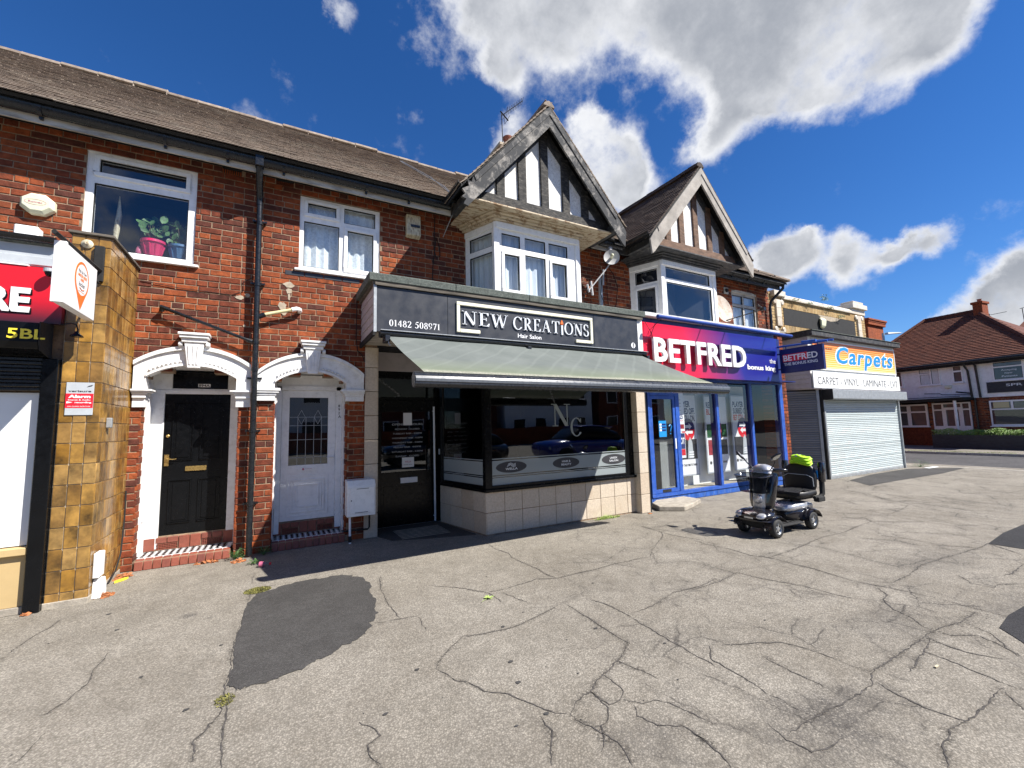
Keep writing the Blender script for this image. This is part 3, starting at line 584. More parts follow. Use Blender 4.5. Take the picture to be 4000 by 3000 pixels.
# ---------------------------------------------------------------- brickwork
def brick_mesh(L, H=0.0655, D=0.03, mat='brick', ch=0.004):
    m = MB(); a = L/2; b = H/2
    m.add([(-a, D, -b), (a, D, -b), (a, D, b), (-a, D, b), (-a, ch, -b), (a, ch, -b), (a, ch, b), (-a, ch, b), (-a+ch, 0, -b+ch), (a-ch, 0, -b+ch), (a-ch, 0, b-ch), (-a+ch, 0, b-ch)],
          [(8, 9, 10, 11), (4, 5, 9, 8), (5, 6, 10, 9), (6, 7, 11, 10), (7, 4, 8, 11), (0, 1, 5, 4), (1, 2, 6, 5), (2, 3, 7, 6), (3, 0, 4, 7)])
    me = bpy.data.meshes.new('brick'); me.from_pydata(m.v, [], m.f); me.materials.append(MATS[mat]); me.update(); return me
BRICKS = {}
def lay_bricks(parent, wallpart, y, x0, x1, z0, z1, holes, limit=300, mat='brick', near=(0, 0), mortar='mortar', thick=0.2, pitch=0.0782, L=0.2145, J=0.0105, u=Vector((1, 0, 0)), O=None, name='brick', header_every=4, patches=()):
    """holes(z) -> list of (xa, xb) closed intervals. bricks stand 7 mm proud of the mortar bed."""
    n = Vector((u.y, -u.x, 0)); O = Vector((0, y, 0)) if O is None else Vector(O)
    ncourse = int(round((z1-z0)/pitch)); mort = MB(); items = []
    for c in range(ncourse):
        za = z0+c*pitch; zc = za+pitch/2
        iv = [(x0, x1)]
        for ha, hb in holes(zc):
            nv = []
            for a, b in iv:
                if hb <= a or ha >= b: nv.append((a, b)); continue
                if ha > a: nv.append((a, ha))
                if hb < b: nv.append((hb, b))
            iv = nv
        head = (c % header_every == header_every-1)
        step = (0.1075+J) if head and header_every > 1 else (L+J)
        offx = 0.5*(L+J)*(c % 2) + (0.03 if head else 0)
        for a, b in iv:
            if b-a < 0.02: continue
            mort.obox(O, u, n, a, b, -thick, -0.007, za, za+pitch)
            k0 = math.floor((a-offx)/step)-1; xx = offx+k0*step
            while xx < b:
                s, e = max(xx, a+0.002), min(xx+step-J, b-0.002)
                if e-s > 0.03: items.append((s+(e-s)/2, zc, e-s))
                xx += step
    mo = mort.build(wallpart, mortar, parent)
    # nearest bricks are objects of their own, sharing a few meshes; the rest is one joined part
    lens = [0.2145, 0.1075]
    def dist(it): p = O+u*it[0]; return (p.x-near[0])**2+(p.y-near[1])**2+(it[1]-1.52)**2
    items.sort(key=dist); rest = MB(); cnt = 0
    ang = math.atan2(u.y, u.x)
    for i, (cx, cz, l) in enumerate(items):
        jx, jz = rnd.uniform(-.0012, .0012), rnd.uniform(-.0015, .0015); out = rnd.uniform(-0.0025, 0.003)
        rr = (rnd.uniform(-.004, .004), rnd.uniform(-.006, .006))
        p = O+u*(cx+jx)+n*out+Vector((0, 0, cz+jz))
        if cnt < limit:
            ql = round(l, 2) if min(abs(l-q) for q in lens) > 0.004 else min(lens, key=lambda q: abs(l-q))
            key = (mat, ql)
            if key not in BRICKS: BRICKS[key] = brick_mesh(ql, mat=mat)
            inst(BRICKS[key], name, parent, p, (rr[0], rr[1], ang), (l/ql, 1, 1)); cnt += 1
        else:
            a = l/2; b = 0.0655/2; ch = 0.004; Dp = 0.03; r = rnd.random()
            q = lambda uu, d, z: p+u*uu-n*d+Vector((0, 0, z+uu*rr[1]))
            rest.add([q(-a, Dp, -b), q(a, Dp, -b), q(a, Dp, b), q(-a, Dp, b), q(-a, ch, -b), q(a, ch, -b), q(a, ch, b), q(-a, ch, b), q(-a+ch, 0, -b+ch), q(a-ch, 0, -b+ch), q(a-ch, 0, b-ch), q(-a+ch, 0, b-ch)],
                     [(8, 9, 10, 11), (4, 5, 9, 8), (5, 6, 10, 9), (6, 7, 11, 10), (7, 4, 8, 11), (0, 1, 5, 4), (1, 2, 6, 5), (2, 3, 7, 6), (3, 0, 4, 7)], max(1e-4, r))
    if rest.v: stuff(rest.build('brickwork', mat, parent))
    return mo

def tile_roof(parent, P0, U, V, lu, lv, mat, clip=None, limit=0, gauge=0.1, wid=0.165, thick=0.0115, near=(0, 0), name='roof_tile', under='black_matt', broken=0.0):
    """plain tiles on a slope: P0 eaves corner, U along eaves, V up the slope"""
    P0 = Vector(P0); U = Vector(U).normalized(); V = Vector(V).normalized(); N = U.cross(V).normalized()
    if N.z < 0: N = -N
    items = []; nr = int(lv/gauge)+1; nc = int(lu/wid)+2
    for r in range(nr):
        for c in range(nc):
            a = (c-(0.5 if r % 2 else 0))*wid; b = r*gauge
            if a+wid < .01 or a > lu-.01 or b > lv: continue
            a0 = max(a, 0); a1 = min(a+wid, lu); wsc = (a1-a0)/wid
            ce = P0+U*((a0+a1)/2)+V*(b+gauge/2)
            if clip and not clip(ce): continue
            items.append((ce, wsc, b))
    items.sort(key=lambda i: (i[0]-Vector((near[0], near[1], 1.5))).length)
    me = None; rest = MB(); tl = gauge*1.55
    q = Matrix((U, V, N)).transposed()
    if limit:
        m = MB(); w = wid/2-0.002
        m.hexa([(-w, -gauge/2, thick*1.6), (w, -gauge/2, thick*1.6), (w, tl-gauge/2, 0), (-w, tl-gauge/2, 0), (-w, -gauge/2, thick*2.6), (w, -gauge/2, thick*2.6), (w, tl-gauge/2, thick), (-w, tl-gauge/2, thick)])
        me = bpy.data.meshes.new(name); me.from_pydata(m.v, [], m.f); me.materials.append(MATS[mat]); me.update()
    for i, (ce, wsc, b) in enumerate(items):
        j = N*rnd.uniform(-.002, .004)+V*rnd.uniform(-.004, .004); sk = rnd.uniform(-.014, .014)
        if i < limit:
            ob = inst(me, name, parent, ce+j); ob.rotation_euler = (q @ Matrix.Rotation(sk, 3, 'Z')).to_euler(); ob.scale = (wsc, 1, 1)
        else:
            w = wid*wsc/2-0.002; r = max(1e-4, rnd.random()); sk = sk if wsc > .99 else 0
            def pt(x, y, z): return ce+j+U*(x+y*sk)+V*(y-x*sk)+N*z
            rest.hexa([pt(-w, -gauge/2, thick*1.6), pt(w, -gauge/2, thick*1.6), pt(w, tl-gauge/2, 0), pt(-w, tl-gauge/2, 0), pt(-w, -gauge/2, thick*2.6), pt(w, -gauge/2, thick*2.6), pt(w, tl-gauge/2, thick), pt(-w, tl-gauge/2, thick)], r)
    if rest.v: stuff(rest.build('roof_tiling', mat, parent))
CRACKS=[[(2.458,5.278),(2.432,4.94),(2.486,4.7),(2.434,4.544),(2.469,4.049),(2.461,3.818),(2.49,3.688)],[(1.767,3.743),(1.912,3.73),(2.102,3.755),(2.323,3.785),(2.49,3.688),(2.851,3.709),(3.012,3.695),(3.214,3.721),(3.535,3.711),(3.771,3.698),(4.009,3.886),(4.607,4.263),(4.758,4.428),(4.768,4.836)],[(1.34,4.193),(1.539,4.016),(1.646,3.876),(1.754,3.715),(1.754,3.519),(1.75,3.42)],[(1.838,3.684),(1.894,3.537),(1.938,3.342)],[(0.924,2.784),(1.013,2.898),(1.15,3.015),(1.225,3.079),(1.413,3.035),(1.539,3.016),(1.682,3.021),(1.824,3.063),(1.957,3.102),(2.127,3.163)],[(0.924,2.784),(0.971,2.662),(0.99,2.601),(1.055,2.505),(1.107,2.392),(1.18,2.33),(1.234,2.238),(1.27,2.159),(1.302,2.093),(1.339,2.041),(1.397,1.991)],[(2.197,3.179),(2.197,2.881),(2.188,2.675),(2.18,2.49),(2.183,2.38),(2.019,2.283),(1.875,2.216),(1.767,2.179),(1.612,2.096),(1.491,2.059),(1.397,1.991)],[(2.426,3.115),(2.482,2.979),(2.488,2.734),(2.473,2.545),(2.459,2.373),(2.446,2.218),(2.445,2.046),(2.429,1.878)],[(1.772,2.186),(1.788,2.089),(1.772,1.991),(1.696,1.935),(1.625,1.946),(1.612,2.096)],[(1.607,2.09),(1.607,1.926),(1.563,1.877),(1.479,1.842),(1.419,1.748),(1.366,1.708)],[(1.721,1.937),(1.784,1.867),(1.88,1.841),(1.922,1.768),(1.957,1.641),(1.983,1.555)],[(1.397,1.991),(1.417,1.893),(1.449,1.806),(1.472,1.716),(1.455,1.644),(1.427,1.563)],[(1.252,2.063),(1.242,1.943),(1.162,1.829),(1.118,1.745)],[(1.737,1.879),(1.685,1.804),(1.723,1.697),(1.826,1.635),(1.838,1.451)],[(3.781,2.856),(3.461,2.812),(3.168,2.838),(2.872,2.753),(2.674,2.725),(2.542,2.718)],[(4.768,4.836),(4.722,4.453),(4.73,4.18),(4.82,3.87),(4.811,3.602)],[(0.912,4.204),(0.891,4.044),(0.901,3.839),(0.913,3.615)],[(0.715,3.638),(0.901,3.622),(1.053,3.597)],[(1.049,3.582),(1.035,3.407),(1.032,3.315)],[(0.414,2.506),(0.478,2.412),(0.489,2.352),(0.428,2.312),(0.426,2.219),(0.459,2.135)],[(1.961,2.25),(2.012,2.091),(2.031,1.98)],[(0.974,4.721),(0.912,4.344),(0.91,4.161)],[(4.751,3.928),(4.718,3.666),(4.765,3.376),(4.736,3.112),(4.828,2.963),(4.815,2.722),(4.82,2.456),(4.766,2.158),(4.814,1.977),(4.83,1.881),(4.86,1.753),(4.876,1.565),(4.865,1.386),(4.867,1.215),(4.844,1.112)],[(4.828,2.963),(5.212,2.981),(5.611,3.013),(6.168,3.084),(6.665,3.056),(7.182,3.113),(7.682,3.146),(7.896,3.331),(7.352,3.461),(7.055,3.588)],[(7.976,3.364),(8.554,3.227),(9.166,3.288),(9.524,3.358)],[(4.758,1.955),(4.634,1.844),(4.481,1.815),(4.32,1.684),(4.26,1.553),(4.158,1.463),(4.131,1.389)],[(4.791,1.345),(4.478,1.339),(4.131,1.389),(3.843,1.383),(3.607,1.376),(3.295,1.375),(3.144,1.367),(3.032,1.318),(2.864,1.312),(2.657,1.316),(2.508,1.331),(2.352,1.338),(2.199,1.331)],[(4.131,1.389),(4.139,1.298),(4.285,1.208),(4.23,1.083),(4.134,0.969)],[(3.968,1.371),(3.927,1.239),(3.934,1.147),(4.021,1.011)],[(3.713,1.341),(3.706,1.177),(3.681,1.041),(3.647,0.946),(3.659,0.874)],[(3.069,1.318),(3.032,1.231),(3.016,1.139),(3.021,1.061),(3.04,0.961),(3.045,0.941),(3.328,0.932),(3.44,0.944),(3.595,0.934)],[(3.543,0.923),(3.414,0.825)],[(3.168,1.376),(3.142,1.468),(3.141,1.576),(3.122,1.733),(3.066,1.846),(2.952,1.916),(2.687,2.031)],[(2.619,2.073),(2.478,1.953),(2.476,1.748),(2.437,1.569),(2.444,1.445),(2.449,1.349)],[(1.828,1.584),(1.834,1.487),(1.827,1.419),(1.793,1.347)],[(2.2,1.429),(2.172,1.317),(2.188,1.219),(2.292,1.186),(2.411,1.19)],[(4.097,2.854),(3.729,2.793),(3.325,2.785)],[(4.097,2.854),(4.131,2.63),(4.256,2.334),(4.275,2.098),(4.312,1.922)],[(10.623,5.42),(10.631,4.833),(10.23,4.145),(9.778,3.527),(9.485,3.162),(9.34,2.756),(9.301,2.417),(9.477,2.04)],[(10.633,4.651),(10.64,4.141),(10.27,3.412),(10.176,2.99)],[(5.004,1.944),(5.444,1.947),(5.798,2.002),(6.483,1.955),(7.121,1.899),(7.413,1.905),(7.08,1.56)],[(6.875,2.723),(6.938,2.444),(6.889,2.155),(7.05,1.946)],[(5.737,1.691),(5.552,1.562),(5.564,1.44),(5.718,1.427),(5.919,1.327)],[(6.704,1.484),(6.199,1.457),(6.064,1.479)],[(3.045,0.941),(2.912,0.954),(2.758,0.938),(2.589,0.876)],[(3.991,1.357),(3.641,1.298),(3.347,1.268)],[(10.23,4.145),(9.764,3.664),(10.193,3.471)],[(7.076,3.336),(7.117,3.086)],[(2.791,1.818),(2.768,1.619),(2.779,1.471),(2.752,1.358)],[(4.478,1.339),(4.403,1.169),(4.176,1.028),(4.101,0.963)],[(-0.18,5.209),(-0.178,5.47),(-0.17,5.637)],[(-0.181,4.675),(-0.205,4.293),(-0.237,3.747),(-0.219,3.509),(-0.233,3.282),(-0.228,3.141),(-0.229,2.984),(-0.282,2.85),(-0.326,2.8),(-0.306,2.694),(-0.315,2.592)],[(-0.205,3.126),(-0.201,2.998),(-0.2,2.827),(-0.195,2.698),(-0.178,2.511)],[(-0.991,4.21),(-1.0,4.029),(-1.004,3.904),(-0.984,3.755),(-1.022,3.585),(-1.076,3.477),(-1.147,3.476)],[(-1.011,3.284),(-1.017,3.186),(-1.029,3.1),(-1.047,3.025)],[(-1.633,4.46),(-1.63,4.652),(-1.585,4.87),(-1.55,5.001),(-1.547,5.163)],[(-0.183,4.716),(-0.161,5.051),(0.085,5.064)]]
# ================================================================ SETTING
def disc_poly(cx, cy, r, n=14, j=0.25, sx=1, sy=1):
    return [(cx+math.cos(2*PI*k/n)*r*sx*(1+rnd.uniform(-j, j)), cy+math.sin(2*PI*k/n)*r*sy*(1+rnd.uniform(-j, j))) for k in range(n)]
def flat(poly, z, name, mat):
    m = MB(); m.add([(x, y, z) for x, y in poly], [tuple(range(len(poly)))])
    return m.build(name, mat)
def ground():
    # one sheet to the horizon: forecourt up to the side road, then the road and the far pavement
    g = flat([(-400, -400), (400, -400), (400, 400), (-400, 400)], -0.16, 'ground', 'road_asphalt'); structure(g)
    m = MB()
    m.add([(-60, -60, 0), (17.35, -60, 0), (17.35, 60, 0), (-60, 60, 0), (-60, -60, -0.155), (17.35, -60, -0.155), (17.35, 60, -0.155), (-60, 60, -0.155)], [(0, 1, 2, 3), (5, 6, 2, 1)])
    structure(m.build('forecourt', 'asphalt'))
    structure(flat([(18.9, -60), (24.0, -60), (24.0, 60), (18.9, 60)], -0.07, 'side_road', 'road_asphalt'))
    m = MB(); m.box(17.36, 17.5, -30, 30, -0.15, 0.006)
    structure(m.build('kerb', 'kerb_stone'))
    structure(flat([(17.5, -30), (18.9, -30), (18.9, 30), (17.5, 30)], -0.06, 'pavement', 'asphalt'))
    m = MB(); y = -10
    while y < 25: m.box(24.02, 24.16, y, y+0.9, -0.15, 0.03); y += 0.915
    structure(m.build('kerb', 'kerb_stone'))
    structure(flat([(24.17, -60), (60, -60), (60, 60), (24.17, 60)], 0.02, 'pavement', 'asphalt'))
    # newer patches of asphalt
    P = [(-0.187,4.679),(-0.205,4.293),(-0.226,3.84),(-0.21,3.504),(-0.227,3.261),(-0.155,3.182),(-0.052,3.169),(0.15,3.219),(0.382,3.339),(0.624,3.499),(0.773,3.827),(0.819,4.198),(0.842,4.748),(0.651,5.002),(0.215,5.026),(-0.104,4.887)]
    Q = []
    for i, a in enumerate(P):
        b = P[(i+1) % len(P)]
        for k in range(8):
            t = k/8; j = 0.022 if i > 4 else 0.008
            Q.append((a[0]+(b[0]-a[0])*t+rnd.uniform(-j, j), a[1]+(b[1]-a[1])*t+rnd.uniform(-j, j)))
    structure(flat(Q, 0.004, 'asphalt_patch', 'new_asphalt'))
    structure(flat([(16.1, 5.59), (17.5, 4.74), (15.4, 4.63), (12.97, 4.72), (11.63, 4.73), (12.3, 5.4), (14, 5.6)][::-1], 0.004, 'asphalt_patch', 'new_asphalt'))
    structure(flat([(7.4, 1.9), (8.2, 1.96), (10, 1.95), (10, 1.6), (7.4, 1.6)][::-1], 0.004, 'asphalt_patch', 'black_asphalt'))
    structure(flat([(4.56, 1.17), (4.9, 1.2), (5.4, 1.18), (5.4, .9), (4.3, .95), (4.45, 1.07)][::-1], 0.004, 'asphalt_patch', 'black_asphalt'))
    # cracks that run across the forecourt
    m = MB(); dirt = MB(); fade = []
    for pl in CRACKS:
        pts = [Vector((x, y, 0)) for x, y in pl]; fine = []
        for a, b in zip(pts, pts[1:]):
            k = max(2, int((b-a).length/0.024)); d = (b-a); nn = Vector((-d.y, d.x, 0)).normalized()
            for i in range(k):
                t = i/k; p = a+d*t
                fine.append(p+nn*(mnoise.noise(p*9)*0.009+mnoise.noise(p*31)*.006+rnd.uniform(-.005, .005)))
        fine.append(pts[-1])
        vs = []; fs = []
        for i, p in enumerate(fine):
            d = (fine[min(i+1, len(fine)-1)]-fine[max(0, i-1)]); nn = Vector((-d.y, d.x, 0)).normalized() if d.length > 1e-6 else Vector((1, 0, 0))
            e = min(1.0, min(i, len(fine)-1-i)/6+0.25)
            w = max(.0004, (0.0022+(0.0008 if p.x > 1.2 else 0)+0.0030*mnoise.noise(p*3+Vector((3, 0, 0)))+rnd.uniform(-0.0014, 0.002)))*e
            vs += [(p.x-nn.x*w, p.y-nn.y*w, 0.0025), (p.x+nn.x*w, p.y+nn.y*w, 0.0025)]
        for i in range(len(fine)-1): fs.append((2*i, 2*i+1, 2*i+3, 2*i+2))
        m.add(vs, fs)
        vs = []; fs = []
        for i in range(0, len(fine), 3):
            p = fine[i]; d = (fine[min(i+3, len(fine)-1)]-fine[max(0, i-3)]); nn = Vector((-d.y, d.x, 0)).normalized() if d.length > 1e-6 else Vector((1, 0, 0))
            w = 0.022+0.03*max(0, mnoise.noise(p*2+Vector((9, 0, 0))))+(.015 if p.x > 1.2 and p.y < 3 else 0)
            vs += [(p.x-nn.x*w, p.y-nn.y*w, 0.0016), (p.x, p.y, 0.0016), (p.x+nn.x*w, p.y+nn.y*w, 0.0016)]; fade += [0, 1, 0]
        for i in range(len(vs)//3-1): fs += [(3*i, 3*i+1, 3*i+4, 3*i+3), (3*i+1, 3*i+2, 3*i+5, 3*i+4)]
        dirt.add(vs, fs)
    o = dirt.build('crack_dirt', 'crack_dirt'); at = o.data.attributes.new('fade', 'FLOAT', 'POINT'); at.data.foreach_set('value', [float(f) for f in fade]); stuff(o); tag(o, 'gritty dirt gathered along the cracks of the forecourt', 'dirt')
    o = m.build('crack', 'crack'); stuff(o); tag(o, 'dark cracks wandering across the worn grey asphalt forecourt', 'cracks')
    # trodden chewing gum and tar spots
    m = MB()
    G = [(1.37,2.6),(1.3,2.38),(2.13,2.67),(1.66,2.27),(1.11,2.06),(1.55,3.06),(1.91,4.12),(2.39,2.25),(0.82,2.83),(1.81,3.2),(1.29,2.06),(-0.71,3.66),(-0.4,3.11),(-1.22,5.05),(-0.31,3.88),(-1.44,4.6),(-1.06,4.62),(3.3,2.1),(0.55,2.5),(2.7,3.4)]
    for i, (x, y) in enumerate(G):
        r = rnd.uniform(.006, .016); pl = disc_poly(x, y, r, 9, .25, 1.2, 1); m.add([(a, b, .0035) for a, b in pl], [tuple(range(9))])
    for i in range(60):
        x, y = rnd.uniform(-2, 6), rnd.uniform(1.2, 5); pl = disc_poly(x, y, rnd.uniform(.002, .006), 6, .3); m.add([(a, b, .003) for a, b in pl], [tuple(range(6))])
    o = m.build('chewing_gum', 'gum'); stuff(o); tag(o, 'trodden dark chewing gum spots scattered on the asphalt', 'gum spots')
ground()

# ================================================================ TERRACE (left part, with the two arched doorways and the first gable)
YW = 6.45
def arch_hole(z, xa, xb, spring, crown):
    if z < spring: return (xa, xb)
    if z > crown: return None
    c = (xa+xb)/2; hw = (xb-xa)/2; rise = crown-spring; R = (hw*hw+rise*rise)/(2*rise); dz = z-(crown-R)
    h = math.sqrt(max(0, R*R-dz*dz)); return (c-h, c+h)
def terrace_holes(z):
    H = []
    if z < 3.42: H += [(1.16, 5.7), (-8, -1.52)]
    if 3.60 < z < 4.87: H.append((-2.01, -0.965))
    if 3.75 < z < 4.845: H.append((0.215, 1.31))
    if z < 4.85: H.append((2.73, 4.83))
    for xa, xb, sp, cr in ((-1.385, -0.43, 2.2, 2.33), (-0.03, 0.86, 2.18, 2.32)):
        h = arch_hole(z, xa, xb, sp, cr)
        if h: H.append(h)
    for vx in (-0.6, 0.02):
        if 4.90 < z < 4.99: H.append((vx-0.11, vx+0.11))
    return H
T1 = thing('terrace_house', 'red brick terrace with brown tiled roof, two arched white doorways and a half-timbered gable', 'house', (1.1, 6.45, 0))
lay_bricks(T1, 'wall', YW, -7.5, 5.66, 0.0, 5.01, terrace_holes, near=(0.2, 0))

# brick returns of the door piers
for xr, s in ((-1.385, 1), (-0.43, -1), (-0.03, 1), (0.86, -1)):
    m = MB(); z = 0.1; c = 0
    while z < 1.84:
        x0, x1 = (xr-0.02, xr+0.006) if s > 0 else (xr-0.006, xr+0.02)
        m.box(x0, x1, YW+0.004, YW+(0.1 if c % 2 else 0.14), z+0.006, z+0.0715, max(1e-4, rnd.random())); z += 0.0782; c += 1
    stuff(m.build('reveal_brick', 'brick', T1, bevel=0.002))

def airbrick(x):
    m = MB(); m.box(x-.108, x+.108, YW+0.03, YW+0.05, 4.895, 4.985); a = m.build('air_brick', 'black_matt', T1)
    m = MB()
    for k in range(9): m.box(x-.105+k*.0245, x-.105+k*.0245+.012, YW+0.005, YW+.03, 4.9, 4.98)
    m.build('grille_bar', 'brick', a)
airbrick(-0.6); airbrick(0.02)

# windows of the terrace
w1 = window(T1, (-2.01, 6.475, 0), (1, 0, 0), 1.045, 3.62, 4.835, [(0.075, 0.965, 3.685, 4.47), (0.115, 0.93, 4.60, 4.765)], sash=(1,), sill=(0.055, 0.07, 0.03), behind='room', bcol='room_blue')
m = MB(); m.prism([(-2.01, 4.835), (-0.965, 4.835), (-0.965, 4.845), (-1.2, 4.875), (-1.49, 4.885), (-1.78, 4.875), (-2.01, 4.845)], 6.46, 6.5); m.build('head_piece', 'white_paint', w1)
w2 = window(T1, (0.215, 6.475, 0), (1, 0, 0), 1.095, 3.765, 4.84, [(0.055, 0.52, 3.82, 4.48), (0.1, 0.475, 4.60, 4.755), (0.585, 1.03, 4.56, 4.79), (0.635, 1.0, 3.87, 4.45)], sash=(1, 3), sill=(0.055, 0.07, 0.03), behind='blind', bcol='net_curtain')
# course of dark bricks under the second window
m = MB()
x = 0.05
while x < 1.0: m.box(x, x+0.235, YW-0.006, YW+0.02, 3.66, 3.722, max(1e-4, 0.8+rnd.uniform(-.03, .1))); x += 0.245
stuff(m.build('repair_brick', 'charcoal_sign', T1, bevel=0.003))
# mortar smears and cement patches
def smear(cx, cz, w, h, y=YW-0.0045, name='mortar_patch'):
    n = 16; pl = [(cx+math.cos(2*PI*k/n)*w/2*(1+rnd.uniform(-.28, .28)), cz+math.sin(2*PI*k/n)*h/2*(1+rnd.uniform(-.25, .25))) for k in range(n)]
    m = MB(); m.prism(pl, y, y+0.02); m.build(name, 'mortar_patch', T1)
for a in ((-0.46, 3.27, 0.11, 0.05), (-0.38, 3.31, 0.06, .05), (0.10, 3.52, .13, .075), (0.10, 3.43, .07, .08), (0.105, 3.35, .03, .09), (0.03, 3.21, .09, .11), (0.05, 3.12, .06, .07), (-0.40, 2.9, .03, .03),): smear(*a)

# white stone arches with keystone and capitals
def arch(xo0, xo1, xi0, xi1, zs, zc_in, zc_out, zo, cap0, cap1, low):
    N = 22; c = (xi0+xi1)/2
    def arcp(xa, xb, sp, cr):
        hw = (xb-xa)/2; rise = cr-sp; R = (hw*hw+rise*rise)/(2*rise); cc = (xa+xb)/2; a = math.asin(hw/R)
        return [(cc+R*math.sin(-a+2*a*k/N), cr-R+R*math.cos(-a+2*a*k/N)) for k in range(N+1)]
    inn = arcp(xi0, xi1, zs, zc_in); outp = arcp(xo0, xo1, zo, zc_out)
    def ring(A, Bp, y0, y1, nm, bev=0):
        m = MB()
        for k in range(N):
            m.prism([A[k], A[k+1], Bp[k+1], Bp[k]], y0, y1)
        return m.build(nm, 'white_paint', T1)
    ring(inn, outp, YW-0.055, YW+0.1, 'arch_stone')
    hood_in = [(x, z-0.035) for x, z in outp]; ring(hood_in, [(x, z+0.012) for x, z in outp], YW-0.085, YW-0.0555, 'hood_mould')
    ring(inn, [(x, z+0.03) for x, z in inn], YW-0.075, YW-0.0555, 'inner_mould')
    m = MB()
    for k in range(1, N):
        if abs(k-N/2) < 2.6: continue
        x, z = inn[k]; m.sphere((x, YW-0.062, z+0.055), 0.0165, 8)
    m.build('beading', 'white_paint', T1, smooth=True)
    for a, b, s in ((xo0, xi0, 1), (xi1, xo1, -1)): # blocks below the arch ends
        m = MB(); m.prism([(a, cap1), (b, cap1), (b, zs), (a, zo)] if s > 0 else [(a, cap1), (b, cap1), (b, zo), (a, zs)], YW-0.055, YW+0.1); m.build('impost_block', 'white_paint', T1)
        m = MB(); e = 0.055 if s > 0 else 0.0; f = 0.0 if s > 0 else 0.055
        h = cap1-cap0
        for t0, t1, ex in ((0.78, 1.0, 1.0), (0.62, 0.78, 0.75), (0.42, 0.62, 0.35), (0.0, 0.42, 0.12)):
            m.box(a-f*ex-0.012*ex, b+e*ex+0.012*ex, YW-0.05-0.045*ex, YW+0.1, cap0+h*t0, cap0+h*t1)
        m.build('capital', 'white_paint', T1, bevel=0.004)
        if low < cap0: B('pier_block', 'white_paint', T1, a, b, YW-0.028, YW+0.1, low, cap0)
    # keystone with fluting and a moulded cap
    kx = c+0.005; m = MB(); kt = 2.62; kb = zc_in-0.035
    m.hexa([(kx-.062, YW-.115, kb), (kx+.062, YW-.115, kb), (kx+.062, YW-.04, kb), (kx-.062, YW-.04, kb), (kx-.1, YW-.125, kt), (kx+.1, YW-.125, kt), (kx+.1, YW-.01, kt), (kx-.1, YW-.01, kt)])
    ks = m.build('keystone', 'white_paint', T1, bevel=0.006)
    m = MB()
    for q in (-.05, 0, .05): m.hexa([(kx+q*.7-.012, YW-.124, kb+.04), (kx+q*.7+.012, YW-.124, kb+.04), (kx+q*.7+.012, YW-.11, kb+.04), (kx+q*.7-.012, YW-.11, kb+.04), (kx+q-.015, YW-.134, kt-.04), (kx+q+.015, YW-.134, kt-.04), (kx+q+.015, YW-.12, kt-.04), (kx+q-.015, YW-.12, kt-.04)])
    m.build('fluting', 'white_paint', ks, bevel=0.003)
    m = MB(); m.box(kx-.125, kx+.125, YW-.14, YW, kt, kt+.05); m.box(kx-.145, kx+.145, YW-.165, YW, kt+.05, kt+.085); m.box(kx-.158, kx+.158, YW-.18, YW, kt+.085, kt+.115)
    m.build('keystone_cap', 'white_paint', ks, bevel=0.005)
    m = MB(); m.lathe([(0.032, -.02), (.036, 0), (.03, .02)], (kx+.135, YW-.09, kt-.02), (1, 0, 0)); m.lathe([(0.032, -.02), (.036, 0), (.03, .02)], (kx-.135, YW-.09, kt-.02), (1, 0, 0)); m.build('scroll', 'white_paint', ks, smooth=True)
arch(-1.467, -0.305, -1.35, -0.46, 2.2, 2.345, 2.575, 2.37, 1.95, 2.05, 1.845)
arch(-0.235, 1.086, -0.034, 0.85, 2.17, 2.325, 2.57, 2.30, 1.925, 2.09, 1.925)

# door recesses: panelled timber jambs, doors, tiled steps
def doorway(xa, xb, yd, zsill, top, kind):
    jam = 'white_paint' if kind == 'black' else 'upvc'
    fl = B('recess_lining', jam, T1, xa-.02, xa+.02, YW+0.14, yd+.02, 0.12, top+.02)
    m = MB(); m.box(xa+.02, xa+.032, YW+.17, yd-.1, .5, top-.2); m.build('jamb_panel', jam, fl, bevel=.004)
    B('recess_lining', jam, T1, xb-.02, xb+.02, YW+0.14, yd+.02, 0.12, top+.02)
    m = MB(); m.box(xa-.01, xb+.01, YW+.1, yd+.1, top+.002, top+.03); m.build('recess_ceiling', jam, T1)
    m = MB(); m.box(xa-.3, xb+.3, yd+.35, yd+.4, 0, 2.5); m.build('recess_back', 'room_dark', T1)
doorway(-1.385, -0.43, 6.82, .26, 2.34, 'black'); doorway(-0.03, 0.86, 6.80, .27, 2.33, 'white')

D1 = B('front_door', 'black_gloss', T1, -1.235, -0.545, 6.825, 6.87, 0.27, 2.03, bevel=0.003)
m = MB()
for xa, xb in ((-1.375, -1.236), (-0.544, -0.44)): m.box(xa, xb, 6.79, 6.9, 0.14, 2.08)
m.box(-1.236, -.544, 6.79, 6.9, 2.031, 2.08); m.box(-1.39, -1.17, 6.8, 6.9, 2.081, 2.34); m.box(-.58, -.42, 6.8, 6.9, 2.081, 2.34); m.box(-1.17, -.58, 6.8, 6.9, 2.08, 2.1)
m.build('door_frame', 'white_paint', T1, bevel=.004)
fan = B('fanlight', 'black_gloss', T1, -1.17, -.58, 6.83, 6.84, 2.1, 2.32)
pl = B('number_plate', 'sign_white', fan, -0.905, -0.775, 6.815, 6.825, 2.125, 2.165)
text('894A', 'ink', pl, -0.9, 6.8149, 2.13, .03, width=.12, bold=.03, depth=.001)
